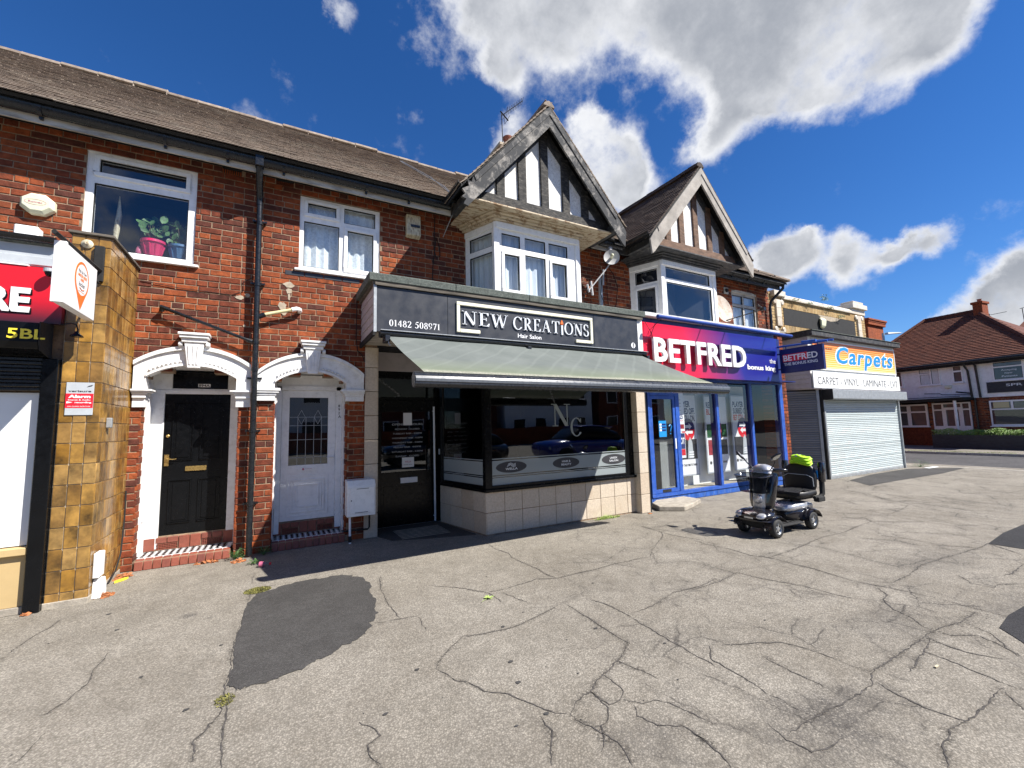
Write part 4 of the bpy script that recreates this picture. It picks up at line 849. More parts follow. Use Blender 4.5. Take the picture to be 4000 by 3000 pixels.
for xa, xb, za, zb in ((-1.15, -.93, 1.19, 1.93), (-.86, -.62, 1.19, 1.93), (-1.16, -.93, .42, .96), (-.86, -.63, .42, .96)):
    m = MB(); w = .014
    for q in ((xa, xb, zb-w, zb), (xa, xb, za, za+w), (xa, xa+w, za+w, zb-w), (xb-w, xb, za+w, zb-w)): m.box(q[0], q[1], 6.812, 6.826, q[2], q[3])
    m.box(xa+.04, xb-.04, 6.817, 6.826, za+.04, zb-.04); m.build('door_panel', 'black_gloss', D1, bevel=.003)
B('letter_plate', 'brass', D1, -1.0, -.78, 6.808, 6.826, 1.055, 1.115, bevel=.004)
m = MB(); m.box(-1.215, -1.17, 6.812, 6.826, 1.13, 1.27); m.tube([(-1.19, 6.815, 1.22), (-1.19, 6.785, 1.22), (-1.12, 6.785, 1.21), (-1.09, 6.785, 1.215)], .006, 8); m.build('door_handle', 'brass', D1, smooth=True)
m = MB(); m.lathe([(.02, 0), (.02, .012), (.012, .02)], (-1.19, 6.826, 1.50), (0, -1, 0)); m.build('door_lock', 'brass', D1, smooth=True)
B('door_bell', 'upvc', T1, -.485, -.46, 6.775, 6.79, 1.42, 1.5, bevel=.003)

D2 = thing('x', 'x', 'x', (0, 0, 0)); bpy.data.objects.remove(D2)
m = MB(); m.box(.06, .76, 6.82, 6.87, .29, .92); m.box(.06, .155, 6.82, 6.87, .92, 2.10); m.box(.66, .76, 6.82, 6.87, .92, 2.10); m.box(.155, .66, 6.82, 6.87, 1.0, 1.06) if False else None
m.box(.155, .66, 6.82, 6.87, .92, 1.045); m.box(.155, .66, 6.82, 6.87, 2.0, 2.10)
D2 = m.build('front_door', 'upvc', T1, bevel=.003)
m = MB()
for xa, xb in ((-.005, .058), (.762, .84)): m.box(xa, xb, 6.78, 6.9, .14, 2.16)
m.box(-.005, .84, 6.78, 6.9, 2.102, 2.16); m.box(-.005, .84, 6.8, 6.9, 2.16, 2.32); m.build('door_frame', 'upvc', T1, bevel=.004)
m = MB(); m.box(.155, .66, 6.845, 6.85, 1.045, 2.0); gp = m.build('pane', 'shop_glass', D2)
m = MB(); m.box(.15, .67, 6.95, 6.96, 1.0, 2.05); m.build('glass_backing', 'room_grey', D2)
m = MB() # leaded lights
for xx in (.265, .37, .475, .575): m.box(xx-.003, xx+.003, 6.842, 6.845, 1.05, 1.72)
for zz in (1.15, 1.4, 1.6, 1.72): m.box(.158, .658, 6.842, 6.845, zz-.003, zz+.003)
for cx in (.31, .525):
    for a, b in (((cx-.05, 1.72), (cx, 1.82)), ((cx, 1.82), (cx+.05, 1.72)), ((cx-.05, 1.72), (cx, 1.62)), ((cx, 1.62), (cx+.05, 1.72))): m.tube([(a[0], 6.842, a[1]), (b[0], 6.842, b[1])], .003, 4)
m.build('lead_strip', 'galvanised', D2)
for e, pr in ((0, .006), (.05, .012), (.085, .006), (.12, .012)):
    xa, xb, za, zb = .14+e, .675-e, .34+e, .9-e; w = .018; m = MB()
    for q in ((xa, xb, zb-w, zb), (xa, xb, za, za+w), (xa, xa+w, za+w, zb-w), (xb-w, xb, za+w, zb-w)): m.box(q[0], q[1], 6.82-pr, 6.822, q[2], q[3])
    m.build('door_panel', 'upvc', D2, bevel=.003)
lb = B('letter_plate', 'upvc', D2, .27, .53, 6.808, 6.822, .965, 1.01, bevel=.003)
m = MB(); m.lathe([(.015, 0), (.015, .002)], (.345, 6.808, .987), (0, -1, 0)); m.build('no_entry_mark', 'plate_pink', lb)
text('NO JUNK MAIL', 'plate_pink', lb, .37, 6.807, .985, .01, width=.09, depth=.001)
m = MB(); m.box(.71, .745, 6.805, 6.822, 1.03, 1.23); m.tube([(.728, 6.81, 1.14), (.728, 6.785, 1.14), (.65, 6.78, 1.135)], .008, 8); m.build('door_handle', 'upvc', D2, smooth=True)
nm = B('number_backing', 'upvc', T1, .775, .83, 6.776, 6.781, 1.68, 1.92)
for k, ch in enumerate('892A'): text(ch, 'ink', nm, .792, 6.7755, 1.86-k*.052, .036, bold=.02, depth=.001)

def step(xa, xb, seed):
    # red nosing bricks, black and white tiled top, red riser with air bricks under the door
    n = int((xb-xa)/.078); w = (xb-xa)/n
    for k in range(n):
        m = MB(); x0 = xa+k*w+.003; x1 = xa+(k+1)*w-.003
        m.hexa([(x0, 6.42, 0), (x1, 6.42, 0), (x1, 6.50, 0), (x0, 6.50, 0), (x0, 6.435, .095), (x1, 6.435, .095), (x1, 6.52, .115), (x0, 6.52, .115)], max(1e-4, rnd.random()))
        m.build('nosing_brick', 'quarry_brick', T1, bevel=.006)
    B('step_bed', 'mortar', T1, xa, xb, 6.44, 6.84, 0, .1)
    tb = B('tile_bed', 'sign_white', T1, xa+.005, xb-.005, 6.522, 6.80, .1, .1165)
    s = .033; r = 0; m = MB(); y = 6.53
    nx = int((xb-xa-.02)/(2*s))
    for iy in range(8):
        for ix in range(nx+1):
            if iy > 3: continue
            cx = xa+.04+ix*2*s; cy = 6.555+iy*s*2
            if cx+s > xb-.005: continue
            h = s*.97; m.add([(cx-h, cy, .119), (cx, cy-h, .119), (cx+h, cy, .119), (cx, cy+h, .119), (cx-h, cy, .114), (cx, cy-h, .114), (cx+h, cy, .114), (cx, cy+h, .114)], [(0, 1, 2, 3), (0, 4, 5, 1), (1, 5, 6, 2), (2, 6, 7, 3), (3, 7, 4, 0)])
    stuff(m.build('floor_tile', 'black_gloss', T1))
    B('riser', 'mortar', T1, xa-.01, xb+.01, 6.80, 6.9, .1, .285)
    n2 = 8; w = (xb-xa)/n2
    for k in range(n2):
        vent = k in (1, 2, 5, 6)
        za = .205 if vent else .125
        m = MB(); m.box(xa+k*w+.004, xa+(k+1)*w-.004, 6.785, 6.82, za, .272, max(1e-4, rnd.random())); m.build('riser_brick', 'quarry_brick', T1, bevel=.004)
    for k in (1, 5):
        x0 = xa+k*w+.01; a = B('air_brick', 'black_matt', T1, x0, x0+2*w-.02, 6.80, 6.81, .13, .197)
        m = MB(); L = 2*w-.02
        for i in range(9): m.box(x0+i*L/9, x0+i*L/9+.008, 6.79, 6.80, .13, .197)
        for z in (.13, .15, .17, .19): m.box(x0, x0+L, 6.788, 6.80, z, z+.007)
        m.build('grille_bar', 'quarry_brick', a)
step(-1.37, -.46, 1); step(-.02, .86, 2)

# eaves: soffit, gutter
def eaves(P, xa, xb, soff='soffit_board'):
    m = MB(); x = xa
    while x < xb: e = min(x+2.4, xb); m.box(x+.002, e-.002, 6.185, YW, 5.03, 5.045); x = e
    m.build('soffit', 'black_soffit', P)
    x = xa
    while x < xb: e = min(x+2.4, xb); B('fascia_board', soff, P, x+.0015, e-.0015, 6.155, 6.18, 4.872, 5.04, bevel=.003); x = e
    B('wall_head', 'black_matt', P, xa, xb, 6.456, 6.65, 5.006, 5.36)
def gutter(P, pts, r=.058, name='gutter', brackets=True, deep=1.05):
    a = Vector(pts[0]); b = Vector(pts[1]); d = (b-a).normalized(); s = Vector((d.y, -d.x, 0)); L = (b-a).length
    N = 9; vs = []; fs = []
    for i, e in enumerate((a, b)):
        for rr in (r, r-.006):
            for k in range(N+1):
                t = PI*k/N; vs.append(e+s*(math.cos(t)*rr)+Vector((0, 0, -math.sin(t)*rr*deep)))
    M = N+1
    for k in range(N): fs.append((k, k+1, 2*M+k+1, 2*M+k)); fs.append((M+k, 3*M+k, 3*M+k+1, M+k+1))
    fs += [(0, 2*M, 3*M, M), (N, M+N, 3*M+N, 2*M+N)]
    for o in (0, 2*M): fs += [(o+k, o+M+k, o+M+k+1, o+k+1) for k in range(N)]
    m = MB(); m.add(vs, fs); g = m.build(name, 'black_plastic', P, smooth=True)
    if brackets:
        q = 0.35
        while q < L-.1:
            m = MB()
            c = a+d*q; pts2 = [c+s*(math.cos(PI*k/8)*(r+.006))+Vector((0, 0, -math.sin(PI*k/8)*(r+.008)*deep)) for k in range(9)]
            for k in range(8):
                p, p2 = pts2[k], pts2[k+1]; w = d*.016
                m.add([p-w, p+w, p2+w, p2-w], [(0, 1, 2, 3)])
            pp = c+Vector((0, 0, -r*deep)); m.box(pp.x-.014, pp.x+.014, pp.y, pp.y+.05, pp.z-.035, pp.z-.005)
            q += rnd.choice((.62, .9, 1.05)); m.build('gutter_bracket', 'black_plastic', g)
    return g
eaves(T1, -7.5, 2.35); eaves(T1, 5.2, 5.66)
gutter(T1, [(-7.5, 6.12, 5.05), (2.33, 6.12, 5.05)], deep=1.9); gutter(T1, [(5.36, 6.12, 5.04), (5.66, 6.12, 5.04)], brackets=False, deep=1.9)

# main roof
RT = math.atan2(7.10-5.05, 8.48-6.0)
def main_clip_left(p):
    # stop at the gable's valleys
    for cx in (3.78, 7.49):
        half = 1.56-(p.z-5.03)/1.127
        if abs(p.x-cx) < half and p.z < 6.72: return False
    return p.x < 5.62
tile_roof(T1, (-7.6, 5.99, 5.045), (1, 0, 0), (0, math.cos(RT), math.sin(RT)), 13.26, 3.22, 'roof_tile', main_clip_left, 300, near=(1.2, 0))
m = MB(); m.hexa([(-7.6, 6.03, 5.03), (5.66, 6.03, 5.03), (5.66, 8.48, 7.055), (-7.6, 8.48, 7.055), (-7.6, 6.0, 5.055), (5.66, 6.0, 5.055), (5.66, 8.48, 7.085), (-7.6, 8.48, 7.085)]); m.build('roof_deck', 'black_matt', T1)
m = MB(); m.xprism([(8.48, 7.08), (11.0, 5.0), (11.0, 4.9), (8.48, 6.98)], -7.6, 5.66); m.build('rear_slope', 'roof_tile', T1)
x = -7.6; k = 0
while x < 5.6:
    L = .42; m = MB(); dz = .018*math.sin(x*1.9)+rnd.uniform(-.012, .015); N = 6
    prof = [(8.48+math.cos(PI*i/N)*.115, 7.075+dz+math.sin(PI*i/N)*.085) for i in range(N+1)]
    m.xprism(prof+[(8.40, 7.06+dz)], x+.004, x+L-.004, max(1e-4, rnd.random())); m.build('ridge_tile', 'roof_tile', T1, bevel=.004)
    m = MB(); m.lathe([(.1, -.012), (.118, 0), (.1, .014)], (x+L, 8.48, 7.055+dz), (1, 0, 0), 10); m.build('ridge_mortar', 'roof_tile', T1)
    x += L
# cable slung over the tiles to the eaves
m = MB(); m.tube([(2.0, 7.98, 6.76), (2.25, 7.2, 6.1), (2.4, 6.6, 5.62), (2.42, 6.1, 5.15), (2.38, 6.05, 4.95), (2.31, 6.42, 4.62)], .006, 5); m.tube([(2.02, 7.95, 6.75), (2.3, 7.0, 5.97), (2.42, 6.1, 5.16)], .005, 5); m.build('aerial_cable', 'galvanised', T1)
# chimney with pots
CH = B('chimney', 'brick', T1, 4.6, 5.2, 8.65, 9.75, 6.4, 8.30, bevel=.01)
m = MB(); m.box(4.55, 5.25, 8.6, 9.8, 8.30, 8.38); m.build('chimney_cap', 'mortar_patch', CH, bevel=.01)
for yy, h in ((8.82, .32), (9.2, .26), (9.58, .26)):
    m = MB(); m.lathe([(.13, 0), (.11, .05), (.1, .1), (.105, h-.06), (.13, h-.03), (.13, h), (.09, h), (.09, h-.12)], (4.9, yy, 8.38), n=16); m.build('chimney_pot', 'terracotta', CH, smooth=True)

# ---------------------------------------------------------------- gables
def gable(P, cx, barge, beamm, soffm, roofm, broken):
    yf = 5.38
    half = 1.56; zt = 6.72; zb = zt-1.127*half
    for s in (-1, 1):
        # roof slope
        U = Vector((0, 1, 0)); V = Vector((-s*half, 0, zt-zb)).normalized(); P0 = Vector((cx+s*half, yf, zb))
        def clip(p, s=s):
            return p.y < 6.0+(p.z-5.05)/.8266+.05
        tile_roof(P, P0+Vector((0, 0, .0)), U, V, 2.9, math.hypot(half, zt-zb)-.02, roofm, clip, 0)
        m = MB(); a = (cx+s*half, yf+.02, zb); m.add([(cx+s*half, yf+.02, zb-.03), (cx, yf+.02, zt-.03), (cx, 8.1, zt-.03), (cx+s*half, 6.02, zb-.03), (cx+s*half, yf+.02, zb), (cx, yf+.02, zt), (cx, 8.1, zt), (cx+s*half, 6.02, zb)],
            [(0, 1, 2, 3), (4, 7, 6, 5), (0, 4, 5, 1), (3, 2, 6, 7), (0, 3, 7, 4)]); m.build('roof_deck', 'black_matt', P)
        # bargeboard
        X = lambda d: cx+s*d
        if broken and s < 0:
            poly = [(0, 6.69), (1.38, 5.115), (1.40, 5.04), (1.47, 5.05), (1.44, 4.97), (1.55, 4.9), (1.5, 4.84), (1.56, 4.78), (1.49, 4.76), (1.53, 4.68), (1.46, 4.66), (1.44, 4.69), (0, 6.35)]
        else: poly = [(0, 6.69), (1.47, 5.01), (1.56, 4.88), (1.52, 4.61), (1.46, 4.66), (0, 6.35)]
        pl = [(X(d), z) for d, z in poly]
        m = MB(); m.prism(pl if s > 0 else pl[::-1], yf, yf+.035); m.build('bargeboard', barge, P)
        # second moulding near the top edge
        m = MB(); pl = [(X(.0), 6.69), (X(1.36), 5.14), (X(1.33), 5.07), (X(.0), 6.55)]; m.prism(pl if s > 0 else pl[::-1], yf-.014, yf-.0005); m.build('barge_moulding', barge, P)
        # tile verge undercloak and cladding under the overhang
        B('purlin_end', 'black_soffit', P, X(1.3) if s > 0 else X(1.42), X(1.42) if s > 0 else X(1.3), yf+.04, 6.14, 4.87, 5.0)
        g = gutter(P, [(X(1.55), yf+.02, 5.03), (X(1.55), 6.03, 5.03)], .055, brackets=False)
        # post ends
    y = yf
    while y < 7.9:
        m = MB(); N = 6; zr = 6.735+rnd.uniform(-.008, .01)
        m.prism([(cx+math.cos(PI*i/N)*.11, zr+math.sin(PI*i/N)*.075-.03*abs(math.cos(PI*i/N))) for i in range(N+1)], y, y+.4, max(1e-4, rnd.random())); m.build('ridge_tile', roofm, P, bevel=.004); y += .405
    # rendered triangle
    ys = 5.62
    m = MB(); m.prism([(cx-1.2, 4.9), (cx+1.2, 4.9), (cx+1.2, 5.12), (cx, 6.47), (cx-1.2, 5.12)], ys, ys+.05); m.build('render_panel', 'stucco', P)
    for d in (-.82, -.425, .005, .43, .83):
        zt2 = min(6.72-1.127*abs(d)-.2, 6.5); m = MB()
        m.hexa([(cx+d-.073, ys-.035, 5.04), (cx+d+.073, ys-.035, 5.04), (cx+d+.073, ys+.01, 5.04), (cx+d-.073, ys+.01, 5.04), (cx+d-.08, ys-.035, zt2), (cx+d+.076, ys-.035, zt2), (cx+d+.076, ys+.01, zt2), (cx+d-.08, ys+.01, zt2)])
        m.build('timber_post', beamm, P, bevel=.006)
    for s in (-1, 1): # dark rafter along the inside of the verge
        X = lambda d: cx+s*d
        pl = [(X(0), 6.52), (X(1.36), 5.0), (X(1.2), 4.95), (X(0), 6.3)]
        m = MB(); m.prism(pl if s > 0 else pl[::-1], ys-.03, ys-.001); m.build('timber_rafter', 'black_soffit', P)
    m = MB(); m.hexa([(cx-1.24, ys-.07, 4.885), (cx+1.24, ys-.07, 4.885), (cx+1.24, ys+.02, 4.885), (cx-1.24, ys+.02, 4.885), (cx-1.1, ys-.06, 5.06), (cx+1.1, ys-.06, 5.06), (cx+1.1, ys+.02, 5.06), (cx-1.1, ys+.02, 5.06)]); m.build('timber_beam', beamm, P, bevel=.01)
    # boarded soffit, board by board
    y = 5.5; k = 0
    while y < 6.42:
        e = min(y+.118, 6.44); B('soffit_plank', soffm, P, cx-1.33, cx+1.33, y+.003, e-.003, 4.862+rnd.uniform(0, .004), 4.884); y += .118
    # stepped moulding over the bay
    for i, (o, za, zb2) in enumerate(((.16, 4.835, 4.862), (.11, 4.80, 4.835), (.07, 4.765, 4.80))):
        pl = [(cx-1.07-o, 6.44), (cx-.8-o*.8, 5.82-o), (cx+.8+o*.8, 5.82-o), (cx+1.07+o, 6.44)]
        m = MB(); m.zprism(pl, za, zb2); m.build('cornice', soffm, P, bevel=.008)
    # wall face above the bay, behind the soffit
def bay(P, cx, kind):
    bl, fl, fr, br = Vector((cx-1.065, 6.45, 0)), Vector((cx-.8, 5.83, 0)), Vector((cx+.8, 5.83, 0)), Vector((cx+1.065, 6.45, 0))
    z0, z1 = 3.5, 4.765
    uL = (fl-bl).normalized(); LL = (fl-bl).length; uR = (br-fr).normalized()
    if kind == 1:
        front = [(0.1, .44, 4.39, 4.60), (.53, .93, 4.39, 4.60), (1.0, 1.39, 4.39, 4.60), (.14, .41, 3.68, 4.26), (.53, .93, 3.63, 4.31), (1.05, 1.35, 3.68, 4.26)]
        window(P, fl, (1, 0, 0), 1.6, z0, z1, front, sash=(3, 5), behind='blind', bcol='curtain')
        window(P, bl, uL, LL, z0, z1, [(.1, LL-.09, 4.39, 4.62), (.1, LL-.09, 3.62, 4.30)], behind='blind', bcol='curtain')
        window(P, fr, uR, LL, z0, z1, [(.09, LL-.1, 4.39, 4.62), (.09, LL-.1, 3.62, 4.30)], behind='blind', bcol='curtain')
    else:
        window(P, fl, (1, 0, 0), 1.6, z0, z1, [(.11, 1.45, 4.42, 4.65), (.11, 1.49, 3.6, 4.34)], behind='room', bcol='room_blue')
        window(P, bl, uL, LL, z0, z1, [(.12, LL-.1, 4.36, 4.62), (.15, LL-.15, 3.6, 4.24)], sash=(1,), behind='room', bcol='room_dark')
        window(P, fr, uR, LL, z0, z1, [(.09, LL-.1, 4.39, 4.62), (.09, LL-.1, 3.62, 4.30)], behind='room', bcol='room_dark')
    for p in (fl, fr): # corner posts
        m = MB(); m.zprism([(p.x-.05, p.y-.022), (p.x+.05, p.y-.022), (p.x+.05, p.y+.05), (p.x-.05, p.y+.05)], z0, z1); m.build('corner_post', 'upvc', P, bevel=.008)
    m = MB(); m.zprism([(cx-1.085, 6.44), (cx-.815, 5.785), (cx+.815, 5.785), (cx+1.085, 6.44), (cx+1.03, 6.44), (cx+.77, 5.86), (cx-.77, 5.86), (cx-1.03, 6.44)], 4.665, 4.764); m.build('head_board', 'upvc', P, bevel=.004)
gable(T1, 3.78, 'flaked_paint', 'black_timber', 'peeling_cream', 'roof_tile', True)
bay(T1, 3.78, 1)
# ================================================================ CONVENIENCE STORE at the left edge, with its glazed tile pillar
S1 = thing('convenience_store', 'shop front at the left edge with red signboard and brown glazed tile pillar', 'shop', (-2.4, 5.5, 0))
def corner_store():
    P = S1
    B('pillar_core', 'grout', P, -1.778, -1.492, 5.508, 6.43, 0.0, 3.46)
    # front tiles 3 across, side tiles 10 deep
    rows = [0.0, .125, .319, .507, .698, .889, 1.08, 1.27, 1.46, 1.65, 1.84, 2.03, 2.23, 2.418, 2.608, 2.793, 2.987, 3.181, 3.37, 3.475]
    xs = [-1.776, -1.678, -1.581, -1.487]
    for j in range(len(rows)-1):
        za, zb = rows[j]+.0035, rows[j+1]-.0035
        for i in range(3):
            m = MB(); m.box(xs[i]+.0035, xs[i+1]-.0035, 5.497+rnd.uniform(0, .002), 5.515, za, zb, max(1e-4, rnd.random())); m.build('tile', 'ochre_tile', P, bevel=.0025)
        y = 5.515; sh = 0.0965
        for k in range(10):
            m = MB(); m.box(-1.495, -1.4845+rnd.uniform(-.001, .001), y+k*sh-.012, y+k*sh+sh-.016, za, zb, max(1e-4, rnd.random())); m.build('tile', 'ochre_tile', P, bevel=.0025)
    B('pillar_cap', 'rotten_wood', P, -1.80, -1.462, 5.475, 6.445, 3.477, 3.505, bevel=.004)
    B('pillar_footing', 'concrete', P, -1.786, -1.479, 5.488, 6.42, -.01, .055, bevel=.006)
    # black door jamb, white panel, cream stall board
    B('black_jamb', 'black_gloss', P, -1.892, -1.782, 5.44, 5.56, 0, 2.24, bevel=.006)
    B('window_panel', 'panel_white', P, -7.4, -1.895, 5.53, 5.56, .575, 1.93)
    B('stall_board', 'stall_cream', P, -7.4, -1.893, 5.50, 5.56, .06, .50, bevel=.004)
    B('stall_ledge', 'stall_cream', P, -7.4, -1.893, 5.455, 5.56, .50, .565, bevel=.006)
    B('stall_footing', 'concrete', P, -7.4, -1.893, 5.48, 5.56, 0, .06, bevel=.004)
    for k in range(9): B('shutter_slat', 'black_plastic', P, -7.4, -1.895, 5.47-.006*(k % 2), 5.5, 1.945+k*.034, 1.945+k*.034+.031, bevel=.006)
    # shutter box with the postcode
    m = MB(); m.xprism([(5.50, 2.24), (5.28, 2.3), (5.26, 2.36), (5.26, 2.53), (5.50, 2.56)], -7.4, -1.86); sb = m.build('shutter_box', 'black_gloss', P, bevel=.006)
    m = MB(); m.xprism([(5.50, 2.235), (5.275, 2.295), (5.25, 2.36), (5.25, 2.54), (5.50, 2.565)], -1.859, -1.85); m.build('shutter_end', 'black_matt', sb)
    text('5BL', 'sign_yellow', sb, -2.055, 5.2595, 2.385, .085, width=.235, bold=.018, depth=.006)
    # red signboard
    B('signboard', 'red_fade_print', P, -7.4, -1.785, 5.44, 5.5, 2.565, 3.085)
    text('RE', 'sign_white', P, -2.28, 5.438, 2.665, .205, width=.285, bold=.045, depth=.012)
    text('RE', 'black_gloss', P, -2.27, 5.4395, 2.655, .205, width=.285, bold=.045, depth=.006)
    B('trim', 'sign_white', P, -7.4, -2.03, 5.43, 5.5, 3.087, 3.10)
    B('upper_board', 'sign_grey', P, -7.4, -1.782, 5.47, 5.53, 3.10, 3.30)
    B('upper_board', 'sign_grey', P, -7.4, -1.782, 5.455, 5.469, 3.11, 3.19, bevel=.003)
    gutter(P, [(-7.4, 5.43, 3.365), (-1.84, 5.43, 3.365)], .05)
    m = MB(); m.xprism([(5.40, 3.35), (6.45, 3.5), (6.45, 3.44), (5.45, 3.3)], -7.4, -1.78); m.build('flat_roof', 'felt_roof', P)
    B('side_wall', 'mortar', P, -7.4, -1.78, 5.57, 6.4, 0, 3.3)
corner_store()
# camera under the sign, lamp on its curved arm
t = thing('security_camera', 'small dark dome camera beside the red signboard', 'camera', (-1.86, 5.40, 3.0))
m = MB(); m.lathe([(.045, .03), (.045, 0), (.03, -.005)], (-1.86, 5.37, 3.03), (0, 0, 1)); m.box(-1.88, -1.84, 5.40, 5.44, 3.0, 3.05); m.build('housing', 'sign_grey', t)
m = MB(); m.sphere((-1.86, 5.37, 3.02), .038, 12, (1, 1, .9)); m.build('dome', 'black_gloss', t, smooth=True)
t = thing('wall_lamp', 'black lamp on a curved arm hanging against the tiled pillar', 'lamp', (-1.68, 5.46, 2.5))
m = MB(); m.tube([(-1.78, 5.42, 2.56), (-1.70, 5.40, 2.575), (-1.66, 5.38, 2.56), (-1.645, 5.37, 2.51), (-1.65, 5.37, 2.48)], .006, 8); m.build('arm', 'black_matt', t, smooth=True)
m = MB(); m.lathe([(.012, .04), (.02, .02), (.045, 0), (.048, -.012), (.03, -.012)], (-1.65, 5.37, 2.455)); m.build('shade', 'black_gloss', t, smooth=True)
# plastic-covered alarm sign on the pillar
t = thing('alarm_sign', 'grey and red alarm warning plate fixed on the brown tiles', 'sign', (-1.635, 5.49, 1.72))
B('plate', 'sign_grey', t, -1.732, -1.537, 5.489, 5.494, 1.722, 2.03, bevel=.002)
B('red_band', 'sign_red', t, -1.731, -1.538, 5.4875, 5.489, 1.79, 1.925)
text('verisure', 'ink', t, -1.715, 5.4885, 1.94, .018, width=.16, bold=.02, depth=.001)
text('Alarm', 'sign_white', t, -1.712, 5.487, 1.885, .026, width=.155, bold=.05, depth=.001)
text('Images & Audio', 'sign_white', t, -1.712, 5.487, 1.86, .011, width=.155, bold=.02, depth=.001)
text('recording', 'sign_white', t, -1.665, 5.487, 1.835, .014, width=.115, bold=.03, depth=.001)
text('24H GUARD RESPONSE', 'sign_white', t, -1.715, 5.487, 1.80, .009, width=.16, depth=.001)
m = MB(); m.prism([(-1.722, 1.832), (-1.68, 1.842), (-1.722, 1.852)], 5.486, 5.4873); m.build('arrow_mark', 'sign_white', t)
m = MB(); m.prism([(-1.59, 1.985), (-1.555, 1.995), (-1.545, 2.01), (-1.575, 2.0)], 5.488, 5.489); m.build('bird_mark', 'ink', t)
# parcel locker sign hung from the pillar
def locker_sign():
    t = thing('hanging_sign', 'white projecting sign with an orange map pin, beside the tiled pillar', 'sign', (-1.55, 4.6, 2.6))
    o = B('sign_box', 'sign_white', t, -1.585, -1.52, 4.61, 5.30, 2.59, 3.08, bevel=.004)
    B('edge_strip', 'upvc', t, -1.588, -1.514, 4.606, 4.635, 2.585, 3.085, bevel=.003)
    X = -1.5195; cy, cz, r = 4.965, 2.875, .15
    import math as _m
    def yz(poly, x0, x1, nm, mat):
        m = MB(); m.xprism(poly, x0, x1); return m.build(nm, mat, t)
    pin = [(cy+r*_m.cos(a), cz+r*_m.sin(a)) for a in [(-2.55+i*(2*PI-1.17)/30)*1.0 for i in range(0)]]
    pin = []
    for i in range(31):
        a = -PI/2+.75+(2*PI-1.5)*i/30; pin.append((cy+r*_m.cos(a), cz+r*_m.sin(a)*1.05))
    pin.append((cy, cz-.265)); yz(pin[::-1], X, X+.002, 'pin_mark', 'sign_orange')
    yz([(cy+.125*_m.cos(2*PI*i/28), cz+.135*_m.sin(2*PI*i/28)) for i in range(28)][::-1], X+.002, X+.003, 'pin_centre', 'sign_white')
    for s_, z, h, w, mt, b in (('Pick Up Your', cz+.055, .026, .17, 'ink', 0), ('AMAZON ORDER', cz+.02, .024, .19, 'sign_orange', .03), ('HERE', cz-.012, .022, .07, 'sign_orange', .03), ('locker', cz-.062, .04, .13, 'ink', 0)):
        text(s_, mt, t, X+.003, cy, z, h, width=w, bold=b, depth=.001, u=(0, 1, 0), align='CENTER')
    m = MB(); m.tube([(X+.004, cy-.05, cz-.075), (X+.004, cy, cz-.09), (X+.004, cy+.05, cz-.078)], .0035, 5); m.build('smile_mark', 'sign_orange', t)
    text('No fees. Free pickup.', 'sign_orange', t, X+.003, cy, cz-.11, .009, width=.12, depth=.001, u=(0, 1, 0), align='CENTER')
    m = MB(); m.tube([(-1.555, 4.50, 3.115), (-1.545, 5.50, 3.125)], .018, 6); m.build('support_bar', 'black_matt', t)
    B('wall_bracket', 'black_matt', t, -1.60, -1.525, 5.46, 5.495, 3.02, 3.375, bevel=.004)
    m = MB(); m.tube([(-1.555, 5.28, 3.0), (-1.555, 5.47, 3.0)], .012, 6); m.tube([(-1.555, 5.28, 2.7), (-1.555, 5.3, 2.75), (-1.56, 5.47, 3.04)], .009, 6); m.build('strut', 'black_matt', t)
    m = MB(); m.lathe([(.045, 0), (.045, .01), (.02, .025), (.01, .04)], (-1.66, 5.495, 3.385), (0, -1, 0)); m.build('round_boss', 'alarm_old', t, smooth=True)
locker_sign()
# eight-sided alarm bell box and white box above the store
t = thing('alarm_box', 'cream eight-sided alarm box on the brick wall left of the big window', 'alarm box', (-2.36, 6.45, 4.07))
m = MB(); pl = [(-2.36+.148*math.cos(PI/8+PI/4*k), 4.07+.125*math.sin(PI/8+PI/4*k)) for k in range(8)]; pi_ = [(-2.36+.118*math.cos(PI/8+PI/4*k), 4.075+.095*math.sin(PI/8+PI/4*k)) for k in range(8)]
m.add([(x, 6.45, z) for x, z in pl]+[(x, 6.40, z) for x, z in pl]+[(x, 6.365, z) for x, z in pi_], [tuple(range(16, 24))]+[(k, (k+1) % 8, 8+(k+1) % 8, 8+k) for k in range(8)]+[(8+k, 8+(k+1) % 8, 16+(k+1) % 8, 16+k) for k in range(8)])
m.build('case', 'alarm_cream', t, bevel=.004)
text('Romec', 'plate_pink', t, -2.42, 6.3645, 4.065, .022, width=.11, bold=.01, depth=.001)
m = MB(); N = 24
for k in range(N):
    a, b = 2*PI*k/N, 2*PI*(k+1)/N; m.tube([(-2.365+.085*math.cos(a), 6.364, 4.075+.03*math.sin(a)), (-2.365+.085*math.cos(b), 6.364, 4.075+.03*math.sin(b))], .0015, 4)
m.build('oval_mark', 'plate_pink', t)
solo((lambda m: (m.box(-2.50, -2.31, 6.33, 6.45, 3.64, 3.79), m)[1])(MB()), 'junction_box', 'upvc', 'plain white box on the brick wall just above the store gutter', 'box', (-2.4, 6.4, 3.64), bevel=.012)
t = thing('alarm_box', 'stained old rectangular alarm box near the eaves beside the gable', 'alarm box', (1.79, 6.45, 4.5))
m = MB(); m.hexa([(1.70, 6.36, 4.53), (1.925, 6.36, 4.53), (1.925, 6.45, 4.5), (1.70, 6.45, 4.5), (1.70, 6.37, 4.87), (1.925, 6.37, 4.87), (1.925, 6.45, 4.87), (1.70, 6.45, 4.87)]); m.build('case', 'alarm_old', t, bevel=.012)
B('vent', 'black_plastic', t, 1.765, 1.905, 6.352, 6.362, 4.66, 4.70)

